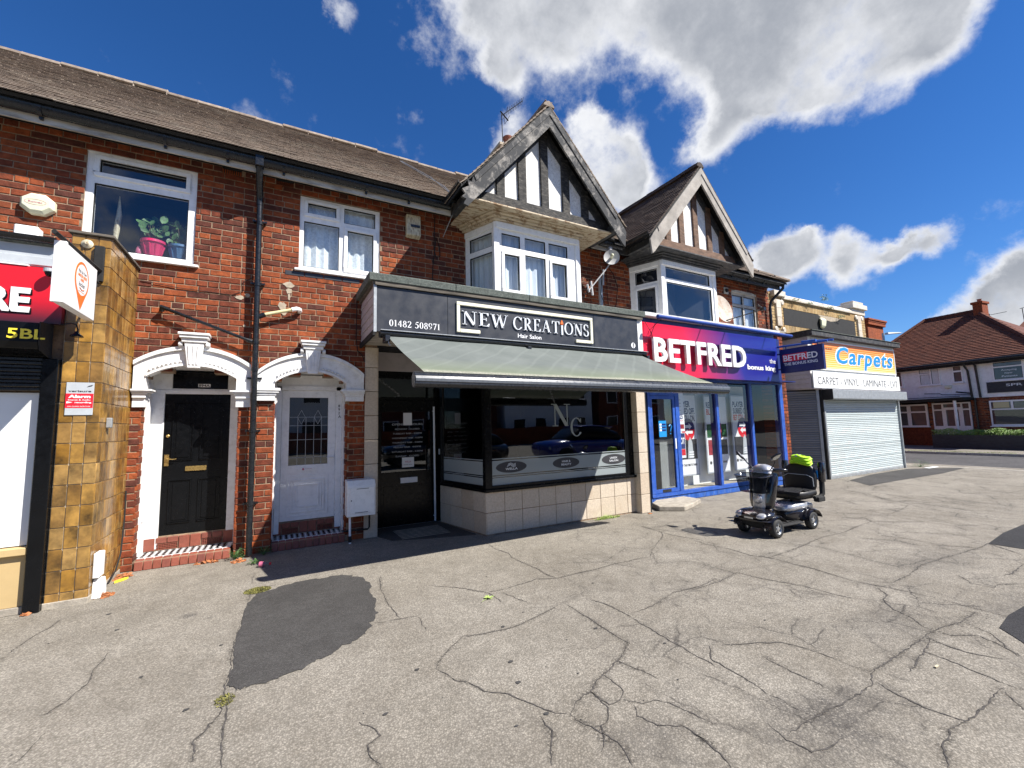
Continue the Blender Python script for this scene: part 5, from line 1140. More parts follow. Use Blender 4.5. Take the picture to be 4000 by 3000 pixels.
# ---------------------------------------------------------------- pipes on the terrace wall
t = thing('downpipe', 'black cast downpipe between the two arched doorways', 'downpipe', (-.26, 6.35, 0))
m = MB(); m.tube([(-.27, 6.345, 4.56), (-.262, 6.345, 2.6), (-.262, 6.345, .02)], .0345, 14); m.build('pipe', 'black_plastic', t, smooth=True)
m = MB(); m.tube([(-.275, 6.075, 5.0), (-.275, 6.085, 4.9), (-.272, 6.3, 4.68), (-.27, 6.345, 4.6), (-.27, 6.345, 4.52)], .04, 12); m.build('swan_neck', 'black_plastic', t, smooth=True)
B('hopper', 'black_plastic', t, -.325, -.225, 6.02, 6.12, 4.9, 5.06, bevel=.006)
for z in (4.25, 3.42, 2.65, 2.3, 1.52, .62):
    m = MB(); m.lathe([(.0345, 0), (.0405, 0), (.0405, .045), (.0345, .045)], (-.2625, 6.345, z), n=14); m.build('collar', 'black_plastic', t, smooth=True)
for z in (4.3, 3.45, 2.2, 1.53, .63):
    m = MB(); m.box(-.335, -.19, 6.375, 6.45, z, z+.022); m.box(-.345, -.33, 6.37, 6.385, z-.002, z+.024); m.box(-.195, -.18, 6.37, 6.385, z-.002, z+.024); m.build('clip', 'black_plastic', t)
t = thing('waste_pipe', 'thin black waste pipe sloping down the bricks to the downpipe', 'pipe', (-.75, 6.38, 2.8))
m = MB(); m.tube([(-1.235, 6.45, 3.035), (-1.235, 6.38, 3.03), (-1.2, 6.365, 3.02), (-.30, 6.35, 2.68)], .02, 10); m.build('pipe', 'black_plastic', t, smooth=True)
m = MB(); m.tube([(-1.24, 6.40, 3.0), (-1.235, 6.365, 3.035), (-1.18, 6.362, 3.012)], .028, 10); m.tube([(-.36, 6.35, 2.70), (-.29, 6.35, 2.675)], .027, 10); m.build('elbow', 'black_plastic', t, smooth=True)
t = thing('waste_pipe', 'short yellowed waste pipe with a white elbow right of the downpipe', 'pipe', (0, 6.38, 3.05))
m = MB(); m.tube([(-.19, 6.352, 3.045), (.17, 6.36, 3.16)], .0225, 12); m.build('pipe', 'yellow_pipe', t, smooth=True)
m = MB(); m.tube([(.14, 6.358, 3.15), (.2, 6.362, 3.17), (.235, 6.38, 3.165), (.24, 6.45, 3.16)], .03, 12); m.build('elbow', 'upvc', t, smooth=True)
m = MB(); m.tube([(-.25, 6.35, 3.01), (-.17, 6.352, 3.052)], .032, 12); m.build('socket', 'black_plastic', t, smooth=True)
# stub with bracket whose shadow falls left of the pipe top
solo((lambda m: (m.tube([(-1.0+.62, 6.45, 4.95), (-.38, 6.40, 4.93)], .008, 6), m)[1])(MB()), 'cable_hook', 'galvanised', 'small bent hook under the soffit beside the downpipe', 'hook', (-.38, 6.45, 4.93))
# loose black cables on the brickwork
def cable(pts, r, lab, nm='cable'):
    m = MB(); m.tube(pts, r, 5); return solo(m, nm, 'black_matt', lab, 'cable', pts[0], smooth=True)
cable([(-1.46, 6.438, 3.35), (-1.1, 6.44, 3.31), (-.55, 6.44, 3.29), (-.42, 6.438, 3.36), (-.43, 6.438, 3.48), (-.31, 6.44, 3.56)], .004, 'thin black cable drooping across the bricks under the left window')
cable([(2.18, 6.44, 4.95), (2.16, 6.438, 4.4), (2.2, 6.435, 4.25), (2.26, 6.435, 4.3), (2.25, 6.438, 4.45), (2.2, 6.44, 4.6), (2.14, 6.44, 4.1), (2.12, 6.44, 3.5)], .007, 'looped dark cable between the alarm box and the bay window')
cable([(.985, 6.44, 3.42), (.98, 6.44, 2.85), (1.0, 6.43, 2.66), (1.06, 6.42, 2.6), (1.1, 6.42, 2.5)], .006, 'dark cable running down the bricks behind the salon sign end')
cable([(5.9, 6.43, 4.8), (5.85, 6.42, 4.65), (5.95, 6.42, 4.55), (6.05, 6.42, 4.3), (6.0, 6.43, 3.95), (5.9, 6.43, 3.6)], .007, 'wide black cable loop left of the second bay window')
cable([(5.78, 6.43, 4.8), (5.77, 6.43, 4.2), (5.8, 6.43, 3.6)], .006, 'straight black cable hanging right of the steel mast')
cable([(5.36, 6.42, 4.35), (5.46, 6.38, 4.55), (5.58, 6.4, 4.45), (5.62, 6.42, 4.3)], .005, 'short grey cable curving over beside the small dish')

# window plants
def potted(x, y, z, h, r0, r1, mat, lab, seed, leaves):
    R = random.Random(seed); t = thing('potted_plant', lab, 'plant', (x, y, z))
    m = MB(); m.lathe([(r0, 0), (r1, h*.85), (r1*1.12, h*.86), (r1*1.12, h), (r1*.95, h), (r1*.9, h*.85)], (x, y, z), n=22); pt = m.build('pot', mat, t, smooth=True)
    m = MB()
    for k in range(11):
        a = 2*PI*k/11; m.tube([(x+r0*1.02*math.cos(a), y+r0*1.02*math.sin(a), z+.03), (x+r1*1.0*math.cos(a), y+r1*1.0*math.sin(a), z+h*.75)], .01, 6)
    m.build('pot_rib', mat, pt, smooth=True)
    st = MB(); lf = MB()
    for k in range(leaves):
        a = R.uniform(0, 2*PI); d = R.uniform(.02, .17); top = Vector((x+math.cos(a)*d, y+math.sin(a)*d*.6, z+h+R.uniform(.03, .3)))
        st.tube([(x+R.uniform(-.03, .03), y, z+h-.02), (x+math.cos(a)*d*.5, y+math.sin(a)*d*.3, (z+h+top.z)/2), top], .003, 4)
        n = Vector((R.uniform(-.7, .7), -1, R.uniform(-.2, 1))).normalized(); uu = n.orthogonal().normalized(); vv = n.cross(uu); s = R.uniform(.03, .06)
        g = R.uniform(0, 2*PI); uu, vv = uu*math.cos(g)+vv*math.sin(g), -uu*math.sin(g)+vv*math.cos(g)
        pts = [top+uu*s*1.2*c1+vv*s*c2+n*c3*s for c1, c2, c3 in ((-.9, 0, 0), (-.5, .6, .12), (.1, .75, .15), (.6, .45, .1), (1, 0, -.1), (.6, -.45, .1), (.1, -.75, .15), (-.5, -.6, .12))]
        c = top-n*.08*s
        lf.add(pts+[c], [(i, (i+1) % 8, 8) for i in range(8)])
    st.build('stem', 'stem', t); lf.build('foliage', 'leaf', t, smooth=True)
potted(-1.40, 6.62, 3.70, .21, .075, .115, 'pink_plastic', 'leafy plant in a bright pink pot behind the upper left window', 3, 26)
potted(-1.13, 6.62, 3.69, .20, .085, .115, 'blue_plastic', 'leafy plant in a dark blue pot behind the upper left window', 9, 34)
solo((lambda m: (m.tube([(-1.79, 6.7, 3.72), (-1.77, 6.68, 4.0), (-1.755, 6.68, 4.2), (-1.76, 6.68, 4.45)], [.012, .03, .028, .003], 8), m)[1])(MB()), 'folded_parasol', 'alarm_old', 'slim folded beige parasol standing behind the upper left window', 'parasol', (-1.79, 6.7, 3.7), smooth=True)
solo((lambda m: (m.lathe([(.02, 0), (.035, .03), (.03, .08), (.015, .12)], (-1.53, 6.6, 3.7)), m)[1])(MB()), 'ornament', 'plate_pink', 'small pale pink ornament left of the pink flower pot', 'ornament', (-1.53, 6.6, 3.7), smooth=True)

# ================================================================ HAIR SALON
H1 = thing('hair_salon', 'black hair salon shop front with a tiled stall riser and flat felt roof', 'shop', (3.4, 5.57, 0))
def salon():
    P = H1
    B('fascia_box', 'black_matt', P, 1.075, 5.66, 5.50, 6.44, 2.78, 3.36)
    B('fascia_soffit', 'soffit_board', P, 1.075, 5.70, 5.50, 6.44, 2.755, 2.779)
    z = 2.77
    for k in range(5): # lapped boards on the left end
        m = MB(); m.hexa([(1.045, 5.50, z), (1.074, 5.50, z), (1.074, 6.44, z), (1.045, 6.44, z), (1.055, 5.50, z+.118), (1.074, 5.50, z+.118), (1.074, 6.44, z+.118), (1.055, 6.44, z+.118)]); m.build('cladding_board', 'cladding', P); z += .12
    B('corner_trim', 'galvanised', P, 1.035, 1.075, 5.455, 5.50, 2.74, 3.36, bevel=.003)
    B('bottom_trim', 'black_matt', P, 1.03, 1.06, 5.46, 6.45, 2.70, 2.765)
    B('end_pilaster', 'white_paint', P, 5.57, 5.70, 5.48, 6.44, 2.70, 3.36, bevel=.003)
    # roof strips
    m = MB(); m.box(1.02, 5.70, 5.45, 6.45, 3.362, 3.40); m.build('roof_board', 'rotten_wood', P, bevel=.004)
    xs = [0.972, 2.13, 3.32, 4.50, 5.735]
    for a, b in zip(xs, xs[1:]):
        m = MB(); m.xprism([(5.42, 3.40), (5.415, 3.49), (5.44, 3.505), (6.45, 3.515), (6.45, 3.40)], a+.003, b-.003); m.build('felt_strip', 'felt_roof', P, bevel=.004)
    m = MB(); m.box(1.05, 5.68, 5.435, 5.45, 3.345, 3.398); m.build('eaves_board', 'rotten_wood', P, bevel=.002)
    # shop walls and posts
    B('left_column', 'mortar', P, 1.112, 1.28, 6.44, 6.55, 0, 2.755)
    zz = 0.0
    for h in (.34, .345, .345, .345, .345, .35, .35, .3):
        m = MB(); m.box(1.107, 1.283, 6.42, 6.445, zz+.004, min(zz+h, 2.75)-.004, max(1e-4, rnd.random())); m.build('tile', 'cream_tile', P, bevel=.003)
        m = MB(); m.box(1.283, 1.295, 6.425, 6.7, zz+.004, min(zz+h, 2.75)-.004, max(1e-4, rnd.random())); m.build('tile', 'cream_tile', P, bevel=.003); zz += h
    B('lobby_wall', 'black_matt', P, 1.28, 1.30, 6.7, 6.98, 0, 2.755)
    B('head_panel', 'cladding', P, 1.30, 2.6, 6.90, 6.93, 2.44, 2.755)
    B('head_rail', 'black_gloss', P, 1.30, 2.5, 6.90, 6.98, 2.37, 2.44)
    # door
    dr = MB(); yd = 6.95
    for q in ((1.44, 2.245, .0, .84), (1.44, 2.245, 1.80, 1.98), (1.385, 1.45, 0, 1.98), (2.24, 2.33, 0, 1.98)): dr.box(q[0], q[1], yd-.02, yd+.03, q[2], q[3])
    D = dr.build('front_door', 'black_gloss', P, bevel=.003)
    B('door_panel', 'black_gloss', D, 1.48, 2.2, yd-.026, yd-.0205, .06, .62, bevel=.002)
    B('pane', 'shop_glass', D, 1.45, 2.24, yd, yd+.006, .84, 1.80)
    B('letter_plate', 'sign_white', D, 1.745, 2.02, yd-.03, yd-.0205, .66, .745, bevel=.003)
    m = MB(); m.tube([(2.293, yd-.09, .03), (2.28, yd-.09, 1.87)], .016, 12); m.tube([(2.293, yd-.02, .1), (2.293, yd-.09, .1)], .01, 8); m.tube([(2.28, yd-.02, 1.8), (2.28, yd-.09, 1.8)], .01, 8); m.build('pull_bar', 'sign_silver', D, smooth=True)
    B('threshold', 'galvanised', D, 1.385, 2.4, yd-.03, yd+.02, 0, .012)
    fr = MB()
    for q in ((1.30, 1.383, 0, 2.37), (2.332, 2.46, 0, 2.37)): fr.box(q[0], q[1], yd-.03, yd+.05, q[2], q[3])
    fr.box(1.383, 2.332, yd-.03, yd+.05, 1.982, 2.03); fr.box(1.383, 2.332, yd-.03, yd+.05, 2.33, 2.37)
    F = fr.build('door_frame', 'black_gloss', P, bevel=.003); B('pane', 'shop_glass', F, 1.383, 2.332, yd, yd+.006, 2.03, 2.33)
    m = MB(); m.box(2.375, 2.40, yd-.036, yd-.0305, 1.08, 1.17); m.build('lock_plate', 'sign_silver', F)
    # lettering on the door glass
    pt = D
    for i, (s_, w) in enumerate((('OPENING HOURS', .5), ('MONDAY - CLOSED', .4), ('TUESDAY 9AM - 5:00PM', .47), ('WEDNESDAY 9AM - 5:00PM', .5), ('THURSDAY 9AM - 5:00PM', .49), ('FRIDAY 9AM - 8:00PM', .44), ('SATURDAY 9AM - 4:30PM', .5), ('SUNDAY - CLOSED', .38))):
        text(s_, 'sign_grey', pt, 1.865, yd-.0005, 1.575-i*.072, .032 if i == 0 else .024, width=w, bold=.008, depth=.001, align='CENTER')
    # canted side window and front window
    c0 = Vector((2.36, 6.80, 0)); c1 = Vector((2.60, 5.57, 0)); us = (c1-c0).normalized(); LS = (c1-c0).length
    window(P, c0, us, LS, .64, 2.72, [(.08, LS-.06, .68, 2.64)], frame='black_gloss', glass='shop_glass', name='window')
    W = window(P, (2.60, 5.57, 0), (1, 0, 0), 2.86, .64, 2.74, [(.10, 2.66, .675, 2.64)], frame='black_gloss', glass='shop_glass', depth=.09)
    m = MB(); n = Vector((us.y, -us.x, 0)); m.obox(c0, us, n, 0, LS+.02, -.05, .03, .598, .64); m.box(2.58, 5.475, 5.52, 5.62, .598, .64); m.build('sill', 'black_gloss', P, bevel=.006)
    # window film: bands, ovals and lettering
    yf = 5.5905
    def film(xa, xb, za, zb, nm='window_film', par=W): return B(nm, 'frost_film', par, xa, xb, yf-.0012, yf, za, zb)
    for za, zb in ((.675, .782), (.796, .806), (.825, 1.028), (1.045, 1.06)): film(2.70, 5.26, za, zb)
    for cx, L in ((3.03, 'WELLA'), (4.01, 'HAIR & BEAUTY'), (4.985, 'UNISEX SALON')):
        a = .255; m = MB(); m.prism([(cx+a*math.cos(2*PI*k/40), .927+.082*math.sin(2*PI*k/40)) for k in range(40)], yf-.0035, yf-.0015); ov = m.build('oval_badge', 'ink', W)
        if L == 'WELLA':
            text('WELLA', 'sign_silver', ov, cx, yf-.0036, .885, .032, width=.2, bold=.01, depth=.001, align='CENTER')
            m = MB()
            for i in range(4): m.tube([(cx-.075+i*.012, yf-.0045, .93+i*.006), (cx-.05+i*.012, yf-.0045, .975-i*.004), (cx-.01, yf-.0045, .985-i*.013), (cx+.03, yf-.0045, .965-i*.013), (cx+.07, yf-.0045, .975-i*.013)], .0028, 4)
            m.build('wave_mark', 'sign_silver', ov)
        else:
            a_, b_ = L.split(' ', 1) if 'UNISEX' in L else ('HAIR &', 'BEAUTY')
            text(a_, 'sign_silver', ov, cx, yf-.0036, .936, .03, width=.16, bold=.006, depth=.001, align='CENTER'); text(b_, 'sign_silver', ov, cx, yf-.0036, .888, .03, width=.19, bold=.006, depth=.001, align='CENTER')
    serif_text('N', 'frost_film', W, 3.76, yf-.001, 1.50, .35, .36, depth=.002); serif_text('C', 'frost_film', W, 4.11, yf-.0035, 1.335, .29, .23, depth=.002)
    for za, zb in ((.68, .79), (.805, .815), (.83, 1.02), (1.035, 1.05)):
        m = MB(); m.obox(c0, us, n, .09, LS-.07, -.019, -.018, za, zb); m.build('window_film', 'frost_film', P)
    # tiled stall riser
    B('stall_core', 'mortar', P, 2.61, 5.45, 5.58, 5.70, 0, .598)
    m = MB(); m.obox(c0, us, n, 0, LS, -.1, -.008, 0, .598); m.build('stall_core', 'mortar', P)
    xs = [2.597, 2.897, 3.186, 3.477, 3.78, 4.069, 4.36, 4.657, 4.955, 5.24, 5.428]
    for za, zb in ((.018, .313), (.313, .597)):
        for a, b in zip(xs, xs[1:]):
            m = MB(); m.box(a+.0035, b-.0035, 5.57+rnd.uniform(0, .003), 5.582, za+.0035, zb-.0035, max(1e-4, rnd.random())); m.build('tile', 'cream_tile', P, bevel=.003)
        k = 4; w = LS/k
        for i in range(k):
            m = MB(); m.obox(c0, us, n, i*w+.0035, (i+1)*w-.0035, -.01, .002, za+.0035, zb-.0035, max(1e-4, rnd.random())); m.build('tile', 'cream_tile', P, bevel=.003)
    # right column
    B('right_column', 'mortar', P, 5.435, 5.625, 5.46, 5.9, 0, 2.755)
    zs = [.0, .312, .665, 1.015, 1.358, 1.704, 2.05, 2.4, 2.75]
    for za, zb in zip(zs, zs[1:]):
        m = MB(); m.box(5.428, 5.63, 5.445, 5.462, za+.004, zb-.004, max(1e-4, rnd.random())); m.build('tile', 'cream_tile', P, bevel=.003)
        m = MB(); m.box(5.424, 5.436, 5.464, 5.60, za+.004, zb-.004, max(1e-4, rnd.random())); m.build('tile', 'cream_tile', P, bevel=.003)
    B('end_post', 'black_matt', P, 5.632, 5.67, 5.46, 5.95, 0, 2.755)
    # the room inside
    m = MB(); m.add([(1.3, 6.98, .01), (2.4, 6.98, .01), (2.62, 5.7, .01), (5.44, 5.7, .01), (5.44, 9.5, .01), (1.3, 9.5, .01)], [(0, 1, 2, 3, 4, 5)]); m.build('shop_floor', 'room_grey', P)
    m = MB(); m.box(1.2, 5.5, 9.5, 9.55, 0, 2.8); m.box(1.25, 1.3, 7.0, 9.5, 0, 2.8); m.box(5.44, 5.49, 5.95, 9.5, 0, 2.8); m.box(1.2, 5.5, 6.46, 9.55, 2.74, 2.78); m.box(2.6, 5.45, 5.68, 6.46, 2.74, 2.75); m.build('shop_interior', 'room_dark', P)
salon()
solo((lambda m: (m.box(1.795, 1.935, 6.943, 6.9455, 1.575, 1.775), m)[1])(MB()), 'paper_notice', 'sign_white', 'white price notice taped high on the salon door glass', 'notice', (1.86, 6.944, 1.575))
t = thing('paper_notice', 'small white notice with a red emblem low on the salon door glass', 'notice', (1.87, 6.944, .9)); B('sheet', 'sign_white', t, 1.775, 1.967, 6.943, 6.9455, .905, 1.06)
text('WELLA', 'plate_pink', t, 1.82, 6.9429, .98, .025, width=.1, bold=.01, depth=.001); text('COLOUR SERVICE', 'ink', t, 1.80, 6.9429, .94, .012, width=.14, depth=.001)
for k, (x, cl, lab) in enumerate(((3.2, 6.9, 'left'), (4.3, 7.0, 'right'))):
    t = thing('salon_chair', 'dark salon chair dimly seen through the window, %s of the pair' % lab, 'chair', (x, cl, 0), 'chairs inside the salon')
    B('seat', 'vinyl', t, x-.26, x+.26, cl-.25, cl+.25, .5, .62, bevel=.03); B('backrest', 'vinyl', t, x-.24, x+.24, cl+.2, cl+.3, .62, 1.15, bevel=.03)
    m = MB(); m.tube([(x, cl, .06), (x, cl, .5)], .035, 10); m.lathe([(.25, 0), (.24, .04), (.04, .06)], (x, cl, 0.01)); m.build('base', 'silver', t, smooth=True)

# fascia sign
t = thing('shop_sign', 'charcoal signboard reading NEW CREATIONS Hair Salon in a cream frame', 'sign', (3.3, 5.47, 2.77))
for a, b in ((1.075, 2.02), (2.024, 4.58), (4.584, 5.565)): B('board', 'charcoal_sign', t, a, b, 5.462, 5.499, 2.755, 3.345, bevel=.0015)
def framebar():
    m = MB(); w = .05; y0, y1 = 5.435, 5.461
    for q in ((2.145, 4.535, 3.213, 3.262), (2.145, 2.195, 2.83, 3.2125), (4.485, 4.535, 2.83, 3.2125), (2.1955, 2.50, 2.83, 2.878), (4.185, 4.4845, 2.83, 2.878)): m.box(q[0], q[1], y0, y1, q[2], q[3])
    m.build('raised_frame', 'sign_cream', t, bevel=.006)
framebar()
# 'NEW CREATiONS' with a candle for the letter i
serif_text('NEW', 'sign_silver', t, 2.225, 5.461, 2.948, .192, .73, depth=.018)
serif_text('CREAT', 'sign_silver', t, 3.035, 5.461, 2.948, .192, .84, depth=.018)
m = MB(); m.box(3.905, 3.94, 5.443, 5.461, 2.93, 3.085); m.build('candle', 'sign_silver', t, bevel=.003)
m = MB(); m.prism([(3.922, 3.175), (3.9, 3.13), (3.898, 3.108), (3.912, 3.095), (3.922, 3.12), (3.934, 3.095), (3.948, 3.108), (3.945, 3.13)][::-1], 5.446, 5.461); m.build('flame', 'sign_orange', t)
serif_text('ONS', 'sign_silver', t, 3.965, 5.461, 2.948, .192, .49, depth=.018)
text('Hair Salon', 'sign_white', t, 3.12, 5.461, 2.83, .06, width=.415, bold=.012, depth=.004)
serif_text('01482 508971', 'sign_white', t, 1.23, 5.461, 2.832, .085, .68, depth=.004)
m = MB(); m.lathe([(.048, 0), (.048, .004)], (5.44, 5.462, 2.872), (0, -1, 0), 24); m.build('round_badge', 'sign_white', t)
text('f', 'charcoal_sign', t, 5.427, 5.4575, 2.835, .075, bold=.03, depth=.002, width=.032)

# awning
A1 = thing('awning', 'grey green retractable awning extended over the hair salon window', 'awning', (3.4, 5.4, 2.7))
def awning():
    t = A1; y0, z0, y1, z1 = 5.40, 2.69, 3.985, 2.055
    NX, NY = 60, 22; vs = []; fs = []
    for j in range(NY+1):
        v = j/NY
        for i in range(NX+1):
            u = i/NX; xa = 1.20+.035*v; xb = 5.56-.01*v
            x = xa+(xb-xa)*u; sag = -.05*math.sin(PI*v)*(1-.25*math.cos(2*PI*u))
            wr = .006*math.sin(9*u*PI+3*v)*v+.004*math.sin(23*u-6*v)
            vs.append((x, y0+(y1-y0)*v, z0+(z1-z0)*v+sag*.6+wr))
    for j in range(NY):
        for i in range(NX): a = j*(NX+1)+i; fs.append((a, a+1, a+NX+2, a+NX+1))
    m = MB(); m.add(vs, fs); m.build('fabric', 'canvas', t, smooth=True)
    m = MB(); pr = [(y0+.02, 2.68), (5.47, 2.67), (5.47, 2.745), (5.36, 2.745), (5.345, 2.72), (5.36, 2.69)]; m.xprism(pr, 1.10, 5.66); m.build('cassette', 'awning_box', t, bevel=.006)
    m = MB(); m.box(1.10, 5.66, 5.33, 5.462, 2.7455, 2.7545); m.build('cassette_trim', 'galvanised', t)
    m = MB(); m.xprism([(3.90, 1.935), (3.92, 1.912), (3.98, 1.905), (4.02, 1.93), (4.025, 2.02), (3.985, 2.05), (3.94, 2.045), (3.905, 2.01)], 1.12, 5.735); bar = m.build('front_bar', 'awning_box', t, bevel=.004)
    m = MB(); m.xprism([(3.9, 2.008), (3.893, 1.988), (3.893, 1.962), (3.9, 1.955)], 1.125, 5.73); m.build('bar_trim', 'bar_grey', bar)
    m = MB(); m.xprism([(3.938, 2.0465), (3.985, 2.0515), (4.02, 2.024), (4.022, 2.034), (3.985, 2.06), (3.935, 2.054)], 1.125, 5.73); m.build('bar_cap', 'bar_grey', bar)
    for xa, xm, xb in ((1.6, 2.3, 1.75), (5.0, 4.3, 4.9)):
        m = MB(); m.tube([(xa, 5.36, 2.60), (xm, 4.72, 2.24)], .022, 8); m.tube([(xm, 4.72, 2.24), (xb, 4.03, 1.97)], .018, 8); m.sphere((xm, 4.72, 2.24), .03, 8); m.build('folding_arm', 'silver', t, smooth=True)
    for x in (1.15, 3.2, 5.6):
        m = MB(); m.box(x, x+.06, 5.30, 5.47, 2.60, 2.68); m.build('bracket', 'awning_box', t, bevel=.005)
    m = MB(); m.tube([(1.19, 5.32, 2.62), (1.19, 5.30, 2.57), (1.20, 5.29, 2.545), (1.215, 5.29, 2.56)], .007, 6); m.build('winding_eye', 'galvanised', t)
awning()

# gas meter box on the pier
t = thing('meter_box', 'white gas meter box on a pipe between the white door and salon', 'meter box', (1.03, 6.2, 0))
m = MB(); m.xprism([(6.2, .36), (6.2, .76), (6.25, .835), (6.42, .84), (6.42, .36)], .852, 1.222); bx = m.build('case', 'upvc', t, bevel=.006)
B('door', 'upvc', bx, .885, 1.205, 6.188, 6.199, .395, .745, bevel=.005)
m = MB(); m.box(.97, 1.13, 6.184, 6.188, .722, .728); m.box(.95, 1.12, 6.184, 6.188, .41, .416); m.lathe([(.008, 0), (.008, .004)], (.905, 6.188, .575), (0, -1, 0)); m.build('slot', 'room_dark', bx)
m = MB(); m.tube([(.905, 6.28, 0), (.9, 6.28, .36)], .016, 10); m.build('supply_pipe', 'upvc', t, smooth=True)
m = MB(); m.tube([(1.17, 6.36, .36), (1.17, 6.36, .17), (1.15, 6.36, .145), (.86, 6.38, .15), (.82, 6.43, .15)], .012, 8); m.build('outlet_pipe', 'black_matt', t, smooth=True)
m = MB(); m.tube([(.905, 6.28, .02), (.903, 6.28, .1)], .022, 10); m.build('pipe_sleeve', 'black_matt', t, smooth=True)
# utility duct at the pillar foot
t = thing('cable_duct', 'white plastic cable duct at the foot of the tiled pillar', 'duct', (-1.45, 5.68, 0))
B('upper_cover', 'panel_white', t, -1.482, -1.43, 5.56, 5.70, .19, .42, bevel=.008)
m = MB(); m.xprism([(5.57, 0), (5.58, .12), (5.60, .175), (5.69, .175), (5.735, .1), (5.74, 0)], -1.482, -1.415); m.build('lower_cover', 'panel_white', t, bevel=.006)
m = MB(); m.tube([(-1.44, 5.7, .09), (-1.43, 5.85, .06), (-1.44, 6.1, .12), (-1.455, 6.3, .25), (-1.465, 6.4, .6), (-1.468, 6.41, .9)], .008, 6); m.build('cable', 'black_matt', t, smooth=True)
solo((lambda m: (m.box(-1.484, -1.44, 5.665, 5.715, 1.60, 1.70), m)[1])(MB()), 'vent_cover', 'galvanised', 'little grey metal box on the side of the tiled pillar', 'box', (-1.46, 5.7, 1.6), bevel=.006)
# ================================================================ BETTING SHOP (right part of the terrace)
T2 = thing('betting_shop', 'brick shop with a half-timbered gable over a bay window and blue shop front', 'shop', (8.5, 6.45, 0))
def holes2(z):
    H = []
    if z < 3.42: H.append((5.0, 13))
    if z < 4.85: H.append((6.44, 8.54))
    if 3.79 < z < 4.80:
        H.append((9.83, 10.85))
    if 4.6 < z < 4.79: H.append((9.52, 9.68))
    return H
lay_bricks(T2, 'wall', YW, 5.665, 11.38, 0.0, 5.005, holes2, near=(7, 0), limit=300)
eaves(T2, 5.67, 6.12, 'black_soffit'); eaves(T2, 8.85, 11.42, 'black_soffit')
gutter(T2, [(5.66, 6.12, 5.04), (5.92, 6.12, 5.04)], brackets=False, deep=1.9); gutter(T2, [(9.06, 6.12, 5.05), (11.5, 6.12, 5.05)], deep=1.7)
B('wall_head', 'black_matt', T2, 5.67, 11.38, 6.47, 6.62, 4.99, 5.35)
m = MB(); m.tube([(11.42, 6.07, 5.0), (11.42, 6.08, 4.9), (11.3, 6.35, 4.6), (11.28, 6.37, 4.45), (11.28, 6.38, 3.5)], .035, 10); dp = m.build('downpipe', 'black_plastic', T2, smooth=True)
# hipped end of the main roof
xr = 11.5
def clipb(p):
    half = 1.56-(p.z-5.03)/1.127
    if abs(p.x-7.49) < half and p.z < 6.72: return False
    if p.z > 5.05+(xr-p.x)*.3: return False
    return True
tile_roof(T2, (5.66, 5.99, 5.045), (1, 0, 0), (0, math.cos(RT), math.sin(RT)), 5.84, 3.22, 'roof_tile', clipb, 0)
m = MB(); m.add([(5.66, 6.02, 5.03), (xr, 6.02, 5.03), (5.66, 8.3, 6.78), (5.66, 6.02, 4.98), (xr, 6.02, 4.98), (5.66, 8.3, 6.7)], [(0, 1, 2), (3, 5, 4), (0, 3, 4, 1), (1, 4, 5, 2), (0, 2, 5, 3)]); m.build('roof_deck', 'black_matt', T2)
for k in range(14): # hip tiles
    f = k/14; m = MB(); x = xr-5.84*f; y = 6.02+2.28*f; z = 5.06+1.75*f; m.hexa([(x-.4, y+.04, z+.09), (x+.02, y-.1, z-.01), (x+.02, y+.1, z-.01), (x-.4, y+.24, z+.09), (x-.4, y+.06, z+.15), (x+.02, y-.08, z+.05), (x+.02, y+.12, z+.05), (x-.4, y+.24, z+.15)], max(1e-4, rnd.random())); m.build('hip_tile', 'roof_tile', T2, bevel=.004)
gable(T2, 7.49, 'grey_wood', 'brown_wood', 'black_soffit', 'dark_roof_tile', False)
bay(T2, 7.49, 2)
w3 = window(T2, (9.83, 6.49, 0), (1, 0, 0), 1.02, 3.80, 4.71, [(.06, .47, 3.86, 4.36), (.53, .96, 3.86, 4.36), (.06, .47, 4.43, 4.65), (.53, .96, 4.43, 4.65)], frame='soffit_board', behind='blind', bcol='curtain', sill=(.04, .05, .04))
m = MB(); m.prism([(9.83, 4.71), (10.85, 4.71), (10.85, 4.74), (10.6, 4.785), (10.34, 4.80), (10.08, 4.785), (9.83, 4.74)], 6.455, 6.5); m.build('head_piece', 'soffit_board', w3)
m = MB(); m.box(9.52, 9.68, 6.43, 6.449, 4.62, 4.78); v = m.build('vent', 'soffit_board', T2, bevel=.004); m = MB(); m.lathe([(.05, 0), (.045, .03)], (9.6, 6.43, 4.7), (0, -1, 0)); m.build('vent_flap', 'black_matt', v)

